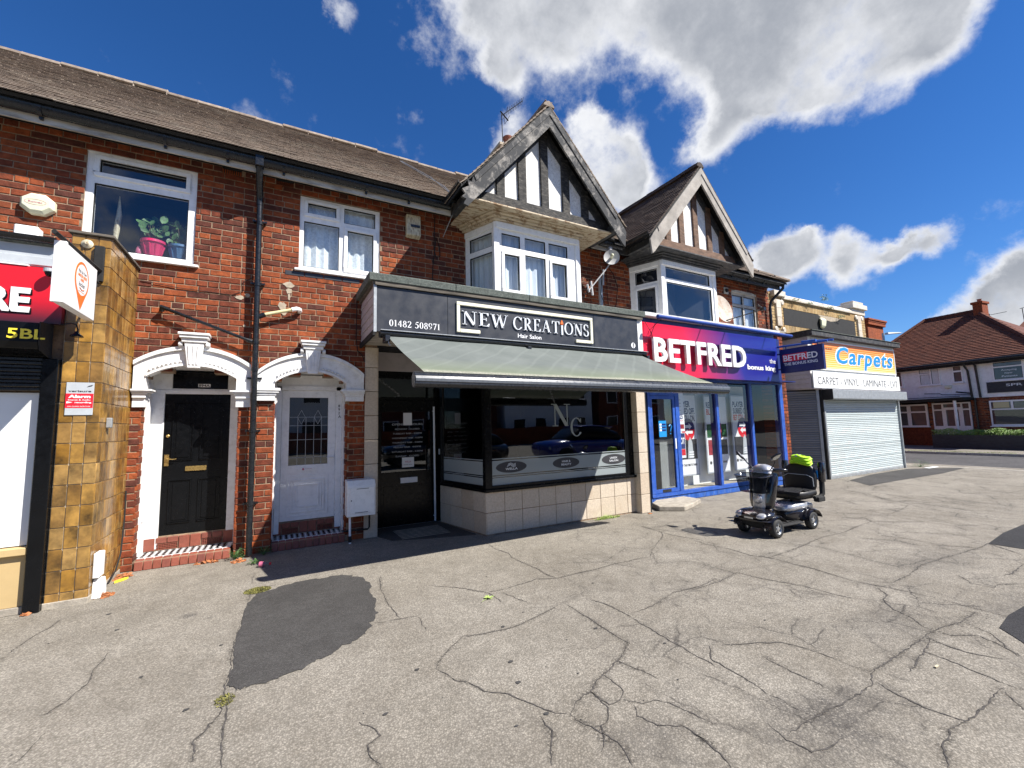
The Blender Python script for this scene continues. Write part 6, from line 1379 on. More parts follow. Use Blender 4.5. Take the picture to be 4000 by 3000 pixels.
def betshop():
    P = T2
    # fascia box, white weathering board
    B('fascia_box', 'dark_blue', P, 5.72, 9.88, 5.56, 6.44, 2.40, 3.43)
    m = MB(); m.xprism([(5.44, 3.44), (5.43, 3.505), (6.45, 3.56), (6.45, 3.44)], 5.74, 9.92); m.build('weather_board', 'white_paint', P, bevel=.004)
    B('fascia_return', 'dark_blue', P, 9.885, 10.62, 5.86, 6.44, 2.36, 3.45)
    B('fascia_soffit', 'dark_blue', P, 5.72, 10.62, 5.56, 6.0, 2.375, 2.399)
    # brick pier at the right end
    B('pier_core', 'mortar', P, 10.635, 10.83, 5.91, 6.4, 0, 3.6)
    z = .01; c = 0
    while z < 3.56:
        xs = ((10.63, 10.835),) if c % 2 else ((10.63, 10.73), (10.74, 10.835))
        for a, b in xs: m = MB(); m.box(a, b, 5.893+rnd.uniform(0, .004), 5.92, z, z+.0655, max(1e-4, rnd.random())); m.build('brick', 'brick', P, bevel=.003)
        m = MB(); m.box(10.628, 10.64, 5.93, 6.38, z, z+.0655, max(1e-4, rnd.random())); m.build('brick', 'brick', P)
        z += .0782; c += 1
    B('pier_cap', 'concrete', P, 10.58, 10.88, 5.84, 6.44, 3.60, 3.67, bevel=.006)
    # blue shop front
    Y = 5.92
    m = MB()
    for q in ((6.15, 10.63, .12, .185), (6.15, 10.63, 2.345, 2.40), (6.15, 6.21, .185, 2.345), (6.90, 7.01, .185, 2.345), (8.145, 8.225, .185, 2.345), (9.335, 9.42, .185, 2.345), (10.50, 10.63, .185, 2.345)):
        m.box(q[0], q[1], Y-.04, Y+.06, q[2], q[3])
    F = m.build('shop_front_frame', 'blue_paint', P, bevel=.004)
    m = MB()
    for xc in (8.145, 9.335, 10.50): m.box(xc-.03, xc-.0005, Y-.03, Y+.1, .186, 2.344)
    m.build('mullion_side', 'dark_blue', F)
    for a, b in ((7.01, 8.145), (8.225, 9.335), (9.42, 10.50)): B('pane', 'clear_glass', F, a, b, Y, Y+.006, .185, 2.345)
    B('transom', 'blue_paint', F, 6.21, 6.90, Y-.04, Y+.06, 2.035, 2.09)
    B('pane', 'shop_glass', F, 6.21, 6.90, Y, Y+.006, 2.09, 2.345)
    m = MB()
    for k in range(0, 120):
        x = 6.15+k*.0373
        if x < 10.6: m.box(x, x+.027, Y-.022, Y-.009, .012, .115)
    B('kick_board', 'blue_ribbed', P, 6.15, 10.63, Y-.01, Y+.05, 0, .118)
    stuff(m.build('kick_board_rib', 'blue_ribbed', P))
    m = MB()
    for q in ((6.215, 6.895, .19, .26), (6.215, 6.895, 1.97, 2.03), (6.215, 6.27, .26, 1.97), (6.83, 6.895, .26, 1.97)): m.box(q[0], q[1], Y-.03, Y+.02, q[2], q[3])
    D = m.build('front_door', 'blue_paint', P, bevel=.003); B('pane', 'shop_glass', D, 6.27, 6.83, Y-.01, Y-.004, .26, 1.97)
    B('letter_slot', 'black_matt', D, 6.43, 6.66, Y-.034, Y-.0305, .20, .25)
    B('push_plate', 'sign_silver', D, 6.845, 6.88, Y-.036, Y-.0305, 1.0, 1.2, bevel=.002)
    # display boards and interior
    for a, b in ((6.93, 7.60), (7.606, 8.85), (8.856, 9.95)): B('display_board', 'display_board', P, a, b, 6.36, 6.38, .17, 2.32)
    B('display_shelf', 'concrete', P, 6.95, 9.45, 5.985, 6.38, .12, .175)
    m = MB(); m.add([(6.0, 6.0, .1), (10.6, 6.0, .1), (10.6, 9, .1), (6.0, 9, .1)], [(0, 1, 2, 3)]); m.build('shop_floor', 'room_grey', P)
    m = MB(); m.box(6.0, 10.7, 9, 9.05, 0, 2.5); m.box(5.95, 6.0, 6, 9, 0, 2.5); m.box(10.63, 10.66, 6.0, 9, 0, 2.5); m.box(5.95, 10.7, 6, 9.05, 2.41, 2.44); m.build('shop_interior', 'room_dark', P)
    B('side_board', 'room_grey', P, 9.97, 10.3, 6.5, 6.52, .17, 2.32)
betshop()
# signboard
t = thing('shop_sign', 'red to blue signboard with big raised white BETFRED letters', 'sign', (7.8, 5.5, 2.36))
B('board', 'red_blue_print', t, 5.735, 9.87, 5.505, 5.555, 2.362, 3.335)
text('BETFRED', 'sign_white', t, 5.90, 5.46, 2.625, .42, width=2.68, bold=.028, depth=.045, space=1.08)
text('BETFRED', 'sign_grey', t, 5.925, 5.462, 2.61, .42, width=2.68, bold=.055, depth=.038) if False else None
text('bonus king', 'sign_white', t, 8.73, 5.504, 2.60, .10, width=1.03, bold=.03, depth=.006)
text('the', 'sign_white', t, 9.55, 5.504, 2.765, .10, width=.22, bold=0.0, depth=.006)
# blue trough light along the top
t = thing('trough_light', 'long blue tube light on brackets above the red and blue signboard', 'light', (8, 5.25, 3.38))
m = MB(); m.tube([(5.85, 5.25, 3.385), (10.02, 5.25, 3.36)], .034, 12); m.build('tube', 'tube_blue', t, smooth=True)
for x in (6.1, 7.35, 8.1, 9.5):
    m = MB(); m.tube([(x, 5.25, 3.38), (x+.02, 5.5, 3.43)], .012, 6); m.build('bracket', 'dark_blue', t)
m = MB(); m.tube([(5.78, 5.49, 3.34), (5.85, 5.40, 3.1), (5.93, 5.45, 2.95), (5.9, 5.49, 3.2), (6.0, 5.3, 3.36)], .005, 5); m.build('cable', 'black_matt', t)
# projecting sign
def proj():
    t = thing('hanging_sign', 'dark blue projecting sign reading BETFRED THE BONUS KING', 'sign', (10.0, 5.1, 2.5))
    B('sign_box', 'sign_blue', t, 10.0, 10.09, 4.645, 5.53, 2.55, 3.09, bevel=.006)
    X = 9.9995
    B('red_block', 'sign_red', t, X-.003, X, 4.80, 5.46, 2.80, 2.96) if False else None
    m = MB(); m.xprism([(4.95, 2.80), (5.46, 2.80), (5.46, 2.965), (4.95, 2.965)], X-.003, X); m.build('red_block', 'sign_red', t)
    text('BETFRED', 'sign_white', t, X-.003, 5.445, 2.82, .125, width=.70, bold=.022, depth=.003, u=(0, -1, 0)); text('THE BONUS KING', 'sign_silver', t, X, 5.445, 2.715, .06, width=.69, bold=.02, depth=.003, u=(0, -1, 0))
    m = MB(); m.tube([(10.045, 5.6, 3.17), (10.045, 4.56, 3.135)], .022, 10); m.tube([(9.93, 5.0, 3.17), (9.93, 4.72, 3.16)], .03, 10); m.tube([(9.93, 4.86, 3.165), (10.14, 4.86, 3.165)], .012, 8); m.tube([(10.15, 5.0, 3.2), (10.15, 4.5, 3.15)], .022, 8); m.build('light_arm', 'blue_paint', t, smooth=True)
    m = MB()
    for y in (4.75, 5.4): m.tube([(10.045, y, 3.15), (10.045, y, 3.09)], .01, 6)
    m.tube([(10.045, 5.53, 3.0), (10.045, 5.86, 3.0)], .018, 8); m.tube([(10.045, 5.53, 2.65), (10.045, 5.86, 2.65)], .018, 8); m.build('bracket', 'dark_blue', t)
proj()
# posters in the betting shop window
def poster(x0, x1, z0, z1, lab, head, body, y=6.22, foot='TAKE TIME TO THINK'):
    t = thing('poster', lab, 'poster', ((x0+x1)/2, y, z0)); w = x1-x0; h = z1-z0
    B('frame', 'sign_grey', t, x0-.03, x1+.03, y+.003, y+.02, z0-.03, z1+.03, bevel=.004)
    B('sheet', 'sign_white', t, x0, x1, y, y+.0025, z0, z1)
    yy = y-.0005
    z = z1-.06*h
    for s_, c in head: z -= .15; text(s_, c, t, x0+.04, yy, z, .125, width=min(w*.88, .066*len(s_)), bold=.03, depth=.001)
    if body == 'arrows':
        B('photo', 'poster_dark', t, x0+.02, x1-.02, yy-.001, yy, z0+.19*h, z0+.44*h)
        m = MB(); cx, cz = (x0+x1)/2+.04, z0+.565*h; R = .2
        for a0, mat in ((0, 'ink_navy'), (1, 'sign_red')):
            m = MB(); s = -1 if a0 else 1
            pl = [(cx+R*math.cos(q)*s, cz+R*1.15*math.sin(q)*s) for q in [i*PI/14 for i in range(15)]]
            m.prism(pl, yy-.002, yy-.0005); m.build('swap_disc', mat, t)
        for s in (1, -1):
            m = MB(); m.prism([(cx-.13*s, cz+.03*s), (cx+.02*s, cz+.03*s), (cx+.02*s, cz-.01*s), (cx+.11*s, cz+.06*s), (cx+.02*s, cz+.13*s), (cx+.02*s, cz+.09*s), (cx-.13*s, cz+.09*s)], yy-.0035, yy-.0021); m.build('arrow_mark', 'sign_white', t)
        m = MB(); m.prism([(cx-.06, z0+.2*h), (cx+.12, z0+.2*h), (cx+.1, z0+.4*h), (cx+.04, z0+.47*h), (cx-.02, z0+.42*h)], yy-.0025, yy-.0011); m.build('figure_print', 'sign_grey', t)
        for k in range(3): B('print_line', 'sign_white', t, cx-.02, cx+.13, yy-.004, yy-.0026, z0+.21*h+k*.05, z0+.225*h+k*.05)
    elif body == 'cards':
        B('photo', 'poster_green', t, x0+.02, x1-.02, yy-.001, yy, z0+.45*h, z0+.63*h)
        B('photo', 'poster_red', t, x0+.04, x0+w*.45, yy-.001, yy, z0+.22*h, z0+.42*h); B('photo', 'poster_dark', t, x0+w*.52, x1-.03, yy-.001, yy, z0+.22*h, z0+.42*h)
        m = MB(); m.prism([(x0+w*.45, z0+.44*h), (x0+w*.72, z0+.44*h), (x0+w*.7, z0+.64*h), (x0+w*.5, z0+.62*h)], yy-.003, yy-.0012); m.build('figure_print', 'poster_red', t)
    if foot:
        m = MB(); m.lathe([(.035, 0), (.035, .001)], (x0+.09, yy, z0+.12*h), (0, -1, 0), 18); m.build('round_mark', 'ink', t); text(foot, 'ink', t, x0+.15, yy, z0+.105*h, .045, width=w*.68, bold=.03, depth=.001)
    return t
poster(7.30, 7.91, .42, 2.08, 'tall poster with a navy and red arrow disc next to the blue door', [('PLAYER', 'ink_navy'), ('SUBBED OFF.', 'ink_navy'), ('BET STILL ON.', 'ink_navy')], 'arrows')
poster(8.22, 8.94, .42, 2.06, 'poster headed RED OR BLACK? with green table pictures', [('RED OR', 'ink_navy'), ('BLACK?', 'sign_red')], 'cards')
poster(9.15, 9.80, .42, 2.08, 'poster with a red and navy arrow disc, right of the middle poster', [('PLAYER', 'ink_navy'), ('SUBBED OFF.', 'ink_navy'), ('BET STILL ON.', 'sign_red')], 'arrows')
t = thing('poster', 'narrow offer poster with a £25 offer behind the glass by the door', 'poster', (7.12, 5.99, .9))
B('sheet', 'sign_white', t, 7.03, 7.26, 5.985, 5.988, 1.33, 2.1); text('£25', 'ink_navy', t, 7.08, 5.9848, 1.58, .09, width=.14, bold=.03, depth=.001); text('BET PLAY', 'sign_red', t, 7.06, 5.9848, 1.53, .03, width=.17, depth=.001)
B('photo', 'poster_red', t, 7.05, 7.24, 5.984, 5.985, 1.38, 1.47)
for k in range(4): B('print_line', 'ink', t, 7.07, 7.18, 5.984, 5.985, 1.75+k*.07, 1.757+k*.07)
t = thing('poster', 'small purple and red poster reading HOT behind the glass by the door', 'poster', (7.12, 5.99, .8))
B('sheet', 'sign_white', t, 7.03, 7.25, 5.985, 5.988, .80, 1.30); B('purple_print', 'ink_navy', t, 7.04, 7.24, 5.984, 5.9848, .98, 1.29); B('red_print', 'sign_red', t, 7.04, 7.24, 5.984, 5.9848, .85, .975)
text('HOT', 'sign_white', t, 7.055, 5.9838, 1.08, .12, width=.17, bold=.04, depth=.001)
t = thing('sticker', 'light blue opening hours sticker on the blue door glass', 'sticker', (6.5, 5.9, 1.3)); B('sheet', 'sign_cyan', t, 6.44, 6.64, 5.905, 5.909, 1.24, 1.55)
for k in range(3): B('white_row', 'sign_white', t, 6.455, 6.51, 5.903, 5.905, 1.46-k*.055, 1.495-k*.055); B('dark_row', 'dark_blue', t, 6.52, 6.625, 5.903, 5.905, 1.46-k*.055, 1.495-k*.055)
t = thing('sticker', 'cyan question mark sticker near the edge of the blue door', 'sticker', (6.75, 5.9, 1.3))
m = MB(); m.tube([(6.71, 5.906, 1.44), (6.75, 5.906, 1.47), (6.785, 5.906, 1.44), (6.76, 5.906, 1.39), (6.745, 5.906, 1.34)], .013, 6); m.sphere((6.745, 5.906, 1.295), .016, 8); m.build('question_mark', 'sign_cyan', t)
# rough concrete step block at the door
m = MB(); m.zprism([(5.80, 5.42), (6.15, 5.17), (6.6, 5.33), (6.98, 5.50), (6.97, 5.88), (6.25, 5.9), (5.95, 5.72)], 0, .085)
o = solo(m, 'doorstep', 'concrete', 'rough worn concrete step in front of the blue door', 'step', (6.3, 5.6, 0), bevel=.012)

# satellite dishes, mast and aerial
def dish(lab, C, N, r, depth, mat, lnb, arm=True, tall=1.0):
    N = Vector(N).normalized(); C = Vector(C); t = thing('satellite_dish', lab, 'satellite dish', tuple(C))
    n = 36; m = MB(); up = Vector((0, 0, 1)); a = N.cross(up).normalized(); b = a.cross(N).normalized(); vs = []; fs = []; R = 7
    for j in range(R+1):
        q = j/R
        for k in range(n): an = 2*PI*k/n; vs.append(C+(a*math.cos(an)+b*math.sin(an)*tall)*r*q-N*depth*(1-q*q))
    for j in range(R+1):
        q = j/R
        for k in range(n): an = 2*PI*k/n; vs.append(C+(a*math.cos(an)+b*math.sin(an)*tall)*r*q*1.005-N*(depth*(1-q*q)+.006))
    o = (R+1)*n
    for j in range(R):
        for k in range(n): fs.append((j*n+k, j*n+(k+1) % n, (j+1)*n+(k+1) % n, (j+1)*n+k)); fs.append((o+j*n+k, o+(j+1)*n+k, o+(j+1)*n+(k+1) % n, o+j*n+(k+1) % n))
    for k in range(n): fs.append((R*n+k, R*n+(k+1) % n, o+R*n+(k+1) % n, o+R*n+k))
    m.add(vs, fs); m.build('reflector', mat, t, smooth=True)
    return t, C, N, a, b
t, C_, N_, a_, b_ = dish('small round grey dish on the steel mast between the gables', (5.56, 6.02, 4.70), (-.55, -.82, .05), .15, .03, 'dish_grey', None)
m = MB(); m.tube([C_-N_*.03, C_+N_*.07], .028, 10); m.sphere(C_+N_*.08, .032, 10); m.build('feed_horn', 'alarm_cream', t, smooth=True)
m = MB(); m.tube([C_-N_*.035, (5.62, 6.15, 4.70), (5.60, 6.2, 4.84)], .022, 8); m.lathe([(.05, 0), (.05, .07), (.04, .09)], (5.62, 6.13, 4.86)); m.build('mount', 'dish_grey', t, smooth=True)
t = thing('mast', 'grey steel pole against the bricks carrying the small dish', 'mast', (5.4, 6.3, 3.5))
m = MB(); m.tube([(5.47, 6.28, 3.48), (5.47, 6.28, 4.35)], .04, 12); m.tube([(5.49, 6.22, 4.2), (5.49, 6.2, 4.5)], .02, 8); m.build('pole', 'galvanised', t, smooth=True)
m = MB(); m.tube([(5.13, 6.2, 4.05), (5.5, 6.1, 4.5), (5.56, 6.08, 4.6)], .013, 8); m.tube([(5.2, 6.2, 3.95), (5.17, 6.2, 4.22)], .022, 8); m.tube([(5.12, 6.2, 4.0), (5.08, 6.2, 4.15)], .02, 8); m.build('side_arm', 'dish_grey', t, smooth=True)
m = MB(); m.tube([(5.1, 6.2, 4.05), (5.02, 6.25, 3.9), (5.0, 6.3, 3.7)], .007, 5); m.tube([(5.47, 6.23, 4.3), (5.42, 6.22, 4.0), (5.52, 6.22, 3.8), (5.44, 6.23, 3.6)], .006, 5); m.build('cable', 'black_matt', t)
t, C_, N_, a_, b_ = dish('large rusty satellite dish beside the curtained window', (8.86, 6.05, 4.07), (-.05, -.95, .22), .30, .05, 'dish_rust', None, tall=1.12)
m = MB(); m.tube([C_-b_*.3-N_*.01, Vector((9.65, 5.62, 4.02))], .012, 8); m.build('feed_arm', 'black_matt', t); m = MB(); m.box(9.62, 9.7, 5.57, 5.66, 4.0, 4.07); m.tube([(9.66, 5.6, 4.04), (9.58, 5.68, 4.14)], .014, 8); m.build('feed_horn', 'black_plastic', t)
m = MB(); m.tube([C_-N_*.06, (8.95, 6.42, 4.05)], .025, 8); m.box(8.88, 9.02, 6.42, 6.45, 3.95, 4.15); m.build('mount', 'galvanised', t)
t = thing('tv_aerial', 'thin television aerial on a tall mast above the chimney pots', 'aerial', (4.72, 8.8, 8.0))
m = MB(); m.tube([(4.76, 8.78, 7.2), (4.73, 8.8, 9.28)], .013, 6); m.build('mast', 'black_matt', t)
m = MB(); A_ = Vector((4.72, 8.8, 9.22)); B_ = Vector((5.35, 8.8, 9.85)); m.tube([A_, B_], .01, 5)
for k in range(11):
    p = A_+(B_-A_)*(.2+.08*k); h = .10 if k else .18; m.tube([p-Vector((0, h, 0))-Vector((.03, 0, -.03)), p+Vector((0, h, 0))+Vector((.03, 0, -.03))], .005, 4)
m.tube([A_+Vector((-.02, 0, .12)), A_+Vector((.2, 0, -.06))], .018, 5); m.tube([A_+Vector((.02, -.1, -.02)), A_+Vector((.15, .1, -.1)), A_+Vector((.25, 0, .1))], .006, 5); m.build('elements', 'black_matt', t)

# ================================================================ CARPET SHOP
C1 = thing('carpet_shop', 'flat roofed carpet shop with closed grey roller shutters', 'shop', (14, 5.75, 0))
def carpet():
    P = C1
    m = MB(); m.zprism([(11.62, 6.45), (11.66, 5.62), (16.62, 5.62), (16.62, 6.45)], 3.60, 3.73); m.build('roof_slab', 'black_soffit', P, bevel=.006)
    m = MB(); m.zprism([(11.6, 6.45), (11.64, 5.6), (16.64, 5.6), (16.64, 6.45)], 3.731, 3.745); m.build('roof_felt', 'felt_roof', P)
    B('fascia_core', 'panel_white', P, 11.735, 16.54, 5.765, 6.44, 2.28, 3.60)
    z = 2.29
    for k in range(11):
        m = MB(); m.hexa([(11.705, 5.765, z), (11.734, 5.765, z), (11.734, 6.44, z), (11.705, 6.44, z), (11.716, 5.765, z+.115), (11.734, 5.765, z+.115), (11.734, 6.44, z+.115), (11.716, 6.44, z+.115)]); m.build('cladding_board', 'cladding', P); z += .118
    B('soffit', 'cladding', P, 11.72, 16.54, 5.72, 6.44, 2.262, 2.279)
    # shutters: every slat an object
    def slats(O, u, L, z0, z1, n, mat):
        u = Vector(u).normalized(); nn = Vector((u.y, -u.x, 0)); h = (z1-z0)/n
        m = MB(); pr = [(0, -h/2), (.008, -h/2), (.016, -h*.3), (.018, 0), (.014, h*.28), (.006, h*.42), (0, h*.46)]
        vs = [(0, -d, z) for d, z in pr]+[(1, -d, z) for d, z in pr]; k = len(pr)
        me = bpy.data.meshes.new('slat'); me.from_pydata(vs, [], [(i, i+1, k+i+1, k+i) for i in range(k-1)]); me.materials.append(MATS[mat]); me.update()
        for i in range(n):
            inst(me, 'slat', P, Vector(O)+Vector((0, 0, z0+h*(i+.5)))+nn*rnd.uniform(0, .002), (0, 0, math.atan2(u.y, u.x)), (L, 1, 1))
    slats((12.19, 5.76, 0), (1, 0, 0), 4.13, .075, 1.99, 39, 'shutter_slat')
    B('shutter_backing', 'black_matt', P, 12.2, 16.3, 5.765, 5.775, 0.0, 2.0)
    B('bottom_rail', 'galvanised', P, 12.19, 16.32, 5.735, 5.762, 0.0, .073, bevel=.004)
    B('guide_rail', 'galvanised', P, 12.125, 12.188, 5.72, 5.78, 0, 2.0, bevel=.004); B('guide_rail', 'galvanised', P, 16.322, 16.37, 5.70, 5.78, 0, 2.0, bevel=.004)
    m = MB(); m.xprism([(5.75, 1.992), (5.52, 1.992), (5.50, 2.01), (5.50, 2.235), (5.75, 2.255)], 12.13, 16.36); m.build('shutter_box', 'galvanised', P, bevel=.003)
    m = MB(); m.xprism([(5.76, 1.985), (5.51, 1.985), (5.495, 2.0), (5.495, 2.245), (5.76, 2.262)], 12.11, 12.129); m.build('shutter_end', 'black_matt', P)
    a = Vector((11.57, 6.36, 0)); b = Vector((12.08, 5.80, 0)); u = (b-a).normalized(); nn = Vector((u.y, -u.x, 0))
    slats(a+u*.03, u, (b-a).length-.09, .02, 2.23, 38, 'dark_slat')
    m = MB(); m.obox(a, u, nn, 0, (b-a).length, -.03, -.006, 0, 2.26); m.build('shutter_backing', 'black_matt', P)
    m = MB(); m.obox(a, u, nn, (b-a).length-.06, (b-a).length, -.006, .03, 0, 2.26); m.build('guide_rail', 'galvanised', P)
    m = MB(); m.obox(a, u, nn, -.0, .03, -.006, .03, 0, 2.26); m.build('guide_rail', 'galvanised', P)
    B('corner_post', 'black_matt', P, 12.085, 12.123, 5.73, 5.80, 0, 2.26)
    B('side_wall', 'render_white', P, 16.38, 16.5, 5.78, 8.5, 0, 3.58)
carpet()
t = thing('shop_sign', 'orange striped signboard with Carpets in blue brush lettering', 'sign', (14.4, 5.74, 2.8))
B('board', 'stripe_print', t, 11.9, 16.46, 5.745, 5.764, 2.81, 3.50); 
m = MB()
for q in ((11.86, 16.5, 3.501, 3.55), (11.86, 16.5, 2.76, 2.809), (16.461, 16.5, 2.81, 3.50)): m.box(q[0], q[1], 5.738, 5.764, q[2], q[3])
m.build('frame', 'panel_white', t, bevel=.003)
text('Carpets', 'sign_white', t, 12.96, 5.7445, 2.972, .45, width=3.42, bold=.052, depth=.004, shear=.22, space=1.12)
text('Carpets', 'sign_cyan', t, 13.03, 5.7395, 2.985, .43, width=3.28, bold=.018, depth=.006, shear=.22, space=1.14)
text('ESTABLISHED', 'ink', t, 12.35, 5.7445, 3.31, .05, width=.5, depth=.002)
t = thing('shop_sign', 'white board lettered CARPET - VINYL - LAMINATE - LVT', 'sign', (14.1, 5.70, 2.28))
B('board', 'panel_white', t, 11.71, 16.55, 5.705, 5.73, 2.285, 2.71, bevel=.003)
text('CARPET - VINYL - LAMINATE - LVT', 'ink', t, 11.9, 5.7045, 2.375, .2, width=4.5, bold=-.012, depth=.003)

# ================================================================ YELLOW BRICK PARAPET BUILDING behind the carpet shop
Y1 = thing('parapet_building', 'yellow brick building with a white block parapet behind the carpet shop', 'building', (14.2, 6.5, 0))
def parapet():
    P = Y1; y = 6.50
    lay_bricks(P, 'wall', y, 11.45, 16.78, 3.7, 4.92, lambda z: [(12.12, 16.10)] if z > 3.85 else [], mat='buff_brick', header_every=2, limit=160, near=(12, 0))
    B('rear_wall', 'mortar', P, 11.45, 16.78, 6.71, 11, 0, 4.8)
    B('recess', 'mortar', P, 12.12, 16.10, y+.01, y+.2, 3.86, 4.80)
    n = 52
    for za, zb in ((4.57, 4.79), (3.87, 4.085)): # soldier courses
        for k in range(n):
            xa = 12.125+k*3.97/n; m = MB(); m.box(xa+.004, xa+3.97/n-.004, y-.006+rnd.uniform(0, .004), y+.02, za, zb, max(1e-4, rnd.random())); m.build('soldier_brick', 'buff_brick', P, bevel=.003)
    m = MB(); N = 40; top = [(12.13+3.96*k/N, 4.56) for k in range(N+1)]; m.box(12.13, 16.09, y-.004, y+.02, 4.095, 4.56); m.build('black_render', 'black_matt', P)
    m = MB(); m.prism([(13.9, 4.565), (15.2, 4.565), (15.0, 4.47), (14.6, 4.42), (14.2, 4.46)][::-1], y-.0055, y-.0035); m.build('bare_render', 'mortar_patch', P)
    k = 0; x = 12.05
    while x < 15.85:
        m = MB(); e = min(x+.3, 15.88); m.xprism([(y-.06, 4.80), (y-.06, 4.85), (y-.02, 4.93), (y+.2, 4.95), (y+.2, 4.80)], x+.003, e-.003, max(1e-4, rnd.random())); m.build('coping_block', 'faience', P, bevel=.004); x = e
    # end piers with blocks and discs
    for x0, x1, zt in ((11.62, 12.10, 4.98), (15.9, 16.78, 5.12)):
        B('pier_cap', 'faience', P, x0-.04, x1+.03, y-.1, y+.35, zt-.14, zt+.01, bevel=.01)
        if zt > 5: B('pier_cap', 'faience', P, x0+.1, x1-.1, y-.05, y+.3, zt+.011, zt+.11, bevel=.01); B('pier_shaft', 'faience', P, x0, x1, y-.03, y+.25, 4.82, zt-.141)
        c = (x0+x1)/2 if zt < 5 else x0+.45
        for k in range(3): m = MB(); m.box(c-.11, c+.11, y-.04, y+.01, 4.03+k*.25, 4.275+k*.25, max(1e-4, rnd.random())); m.build('white_block', 'faience', P, bevel=.006)
        for dx in (-.17, .17):
            for z in ((4.70, 3.93) if dx < 0 else (4.70, 3.93)):
                m = MB(); m.lathe([(.078, 0), (.078, .03), (.06, .045)], (c+dx*1.05, y-.006, z), (0, -1, 0), 20); m.build('disc', 'faience', P)
parapet()
t = thing('alarm_box', 'cream alarm box on the black rendered parapet panel', 'alarm box', (14.0, 6.49, 4.3))
m = MB(); m.hexa([(13.9, 6.42, 4.2), (14.16, 6.42, 4.2), (14.1, 6.496, 4.14), (13.96, 6.496, 4.14), (13.86, 6.40, 4.42), (14.2, 6.40, 4.42), (14.12, 6.496, 4.5), (13.94, 6.496, 4.5)]); m.build('case', 'alarm_cream', t, bevel=.03)
# weeds rooted in the joints of the parapet
R = random.Random(4)
def weed(name, lab, C, n, r, h, mat='leaf', s=.02, group=None, cat='weed'):
    m = MB(); C = Vector(C)
    for k in range(n):
        a = R.uniform(0, 2*PI); d = r*R.random()**.5; p = C+Vector((math.cos(a)*d, math.sin(a)*d*.6, R.uniform(0, h)*(1-.5*d/r)))
        q = Vector((R.uniform(-1, 1), R.uniform(-1, 1), R.uniform(-.3, 1))).normalized()*s*R.uniform(.6, 1.4); w = q.orthogonal().normalized()*s*.35
        m.add([p, p+q*.5+w, p+q, p+q*.5-w], [(0, 1, 2, 3)])
        if k % 5 == 0: m.tube([C+Vector((0, 0, 0)), (C+p)/2+Vector((0, 0, h*.1)), p], .0015, 3, cap=False)
    return solo(m, name, mat, lab, cat, tuple(C), group)
for x, z, w, lab in ((12.6, 4.80, 1, 'leftmost of the weeds growing below the parapet coping'), (13.35, 4.80, 1, 'weed under the coping, second from the left on the yellow brick parapet'), (14.5, 4.79, 1, 'weed tuft under the coping right of the cream alarm box'), (15.1, 4.58, 1, 'weed growing beside the top right of the black panel'), (14.2, 5.0, 2, 'taller grassy weed sprouting above the parapet coping')):
    weed('weed', lab, (x, 6.42, z), 60 if w == 1 else 90, .14, .08 if w == 1 else .26, s=.035)
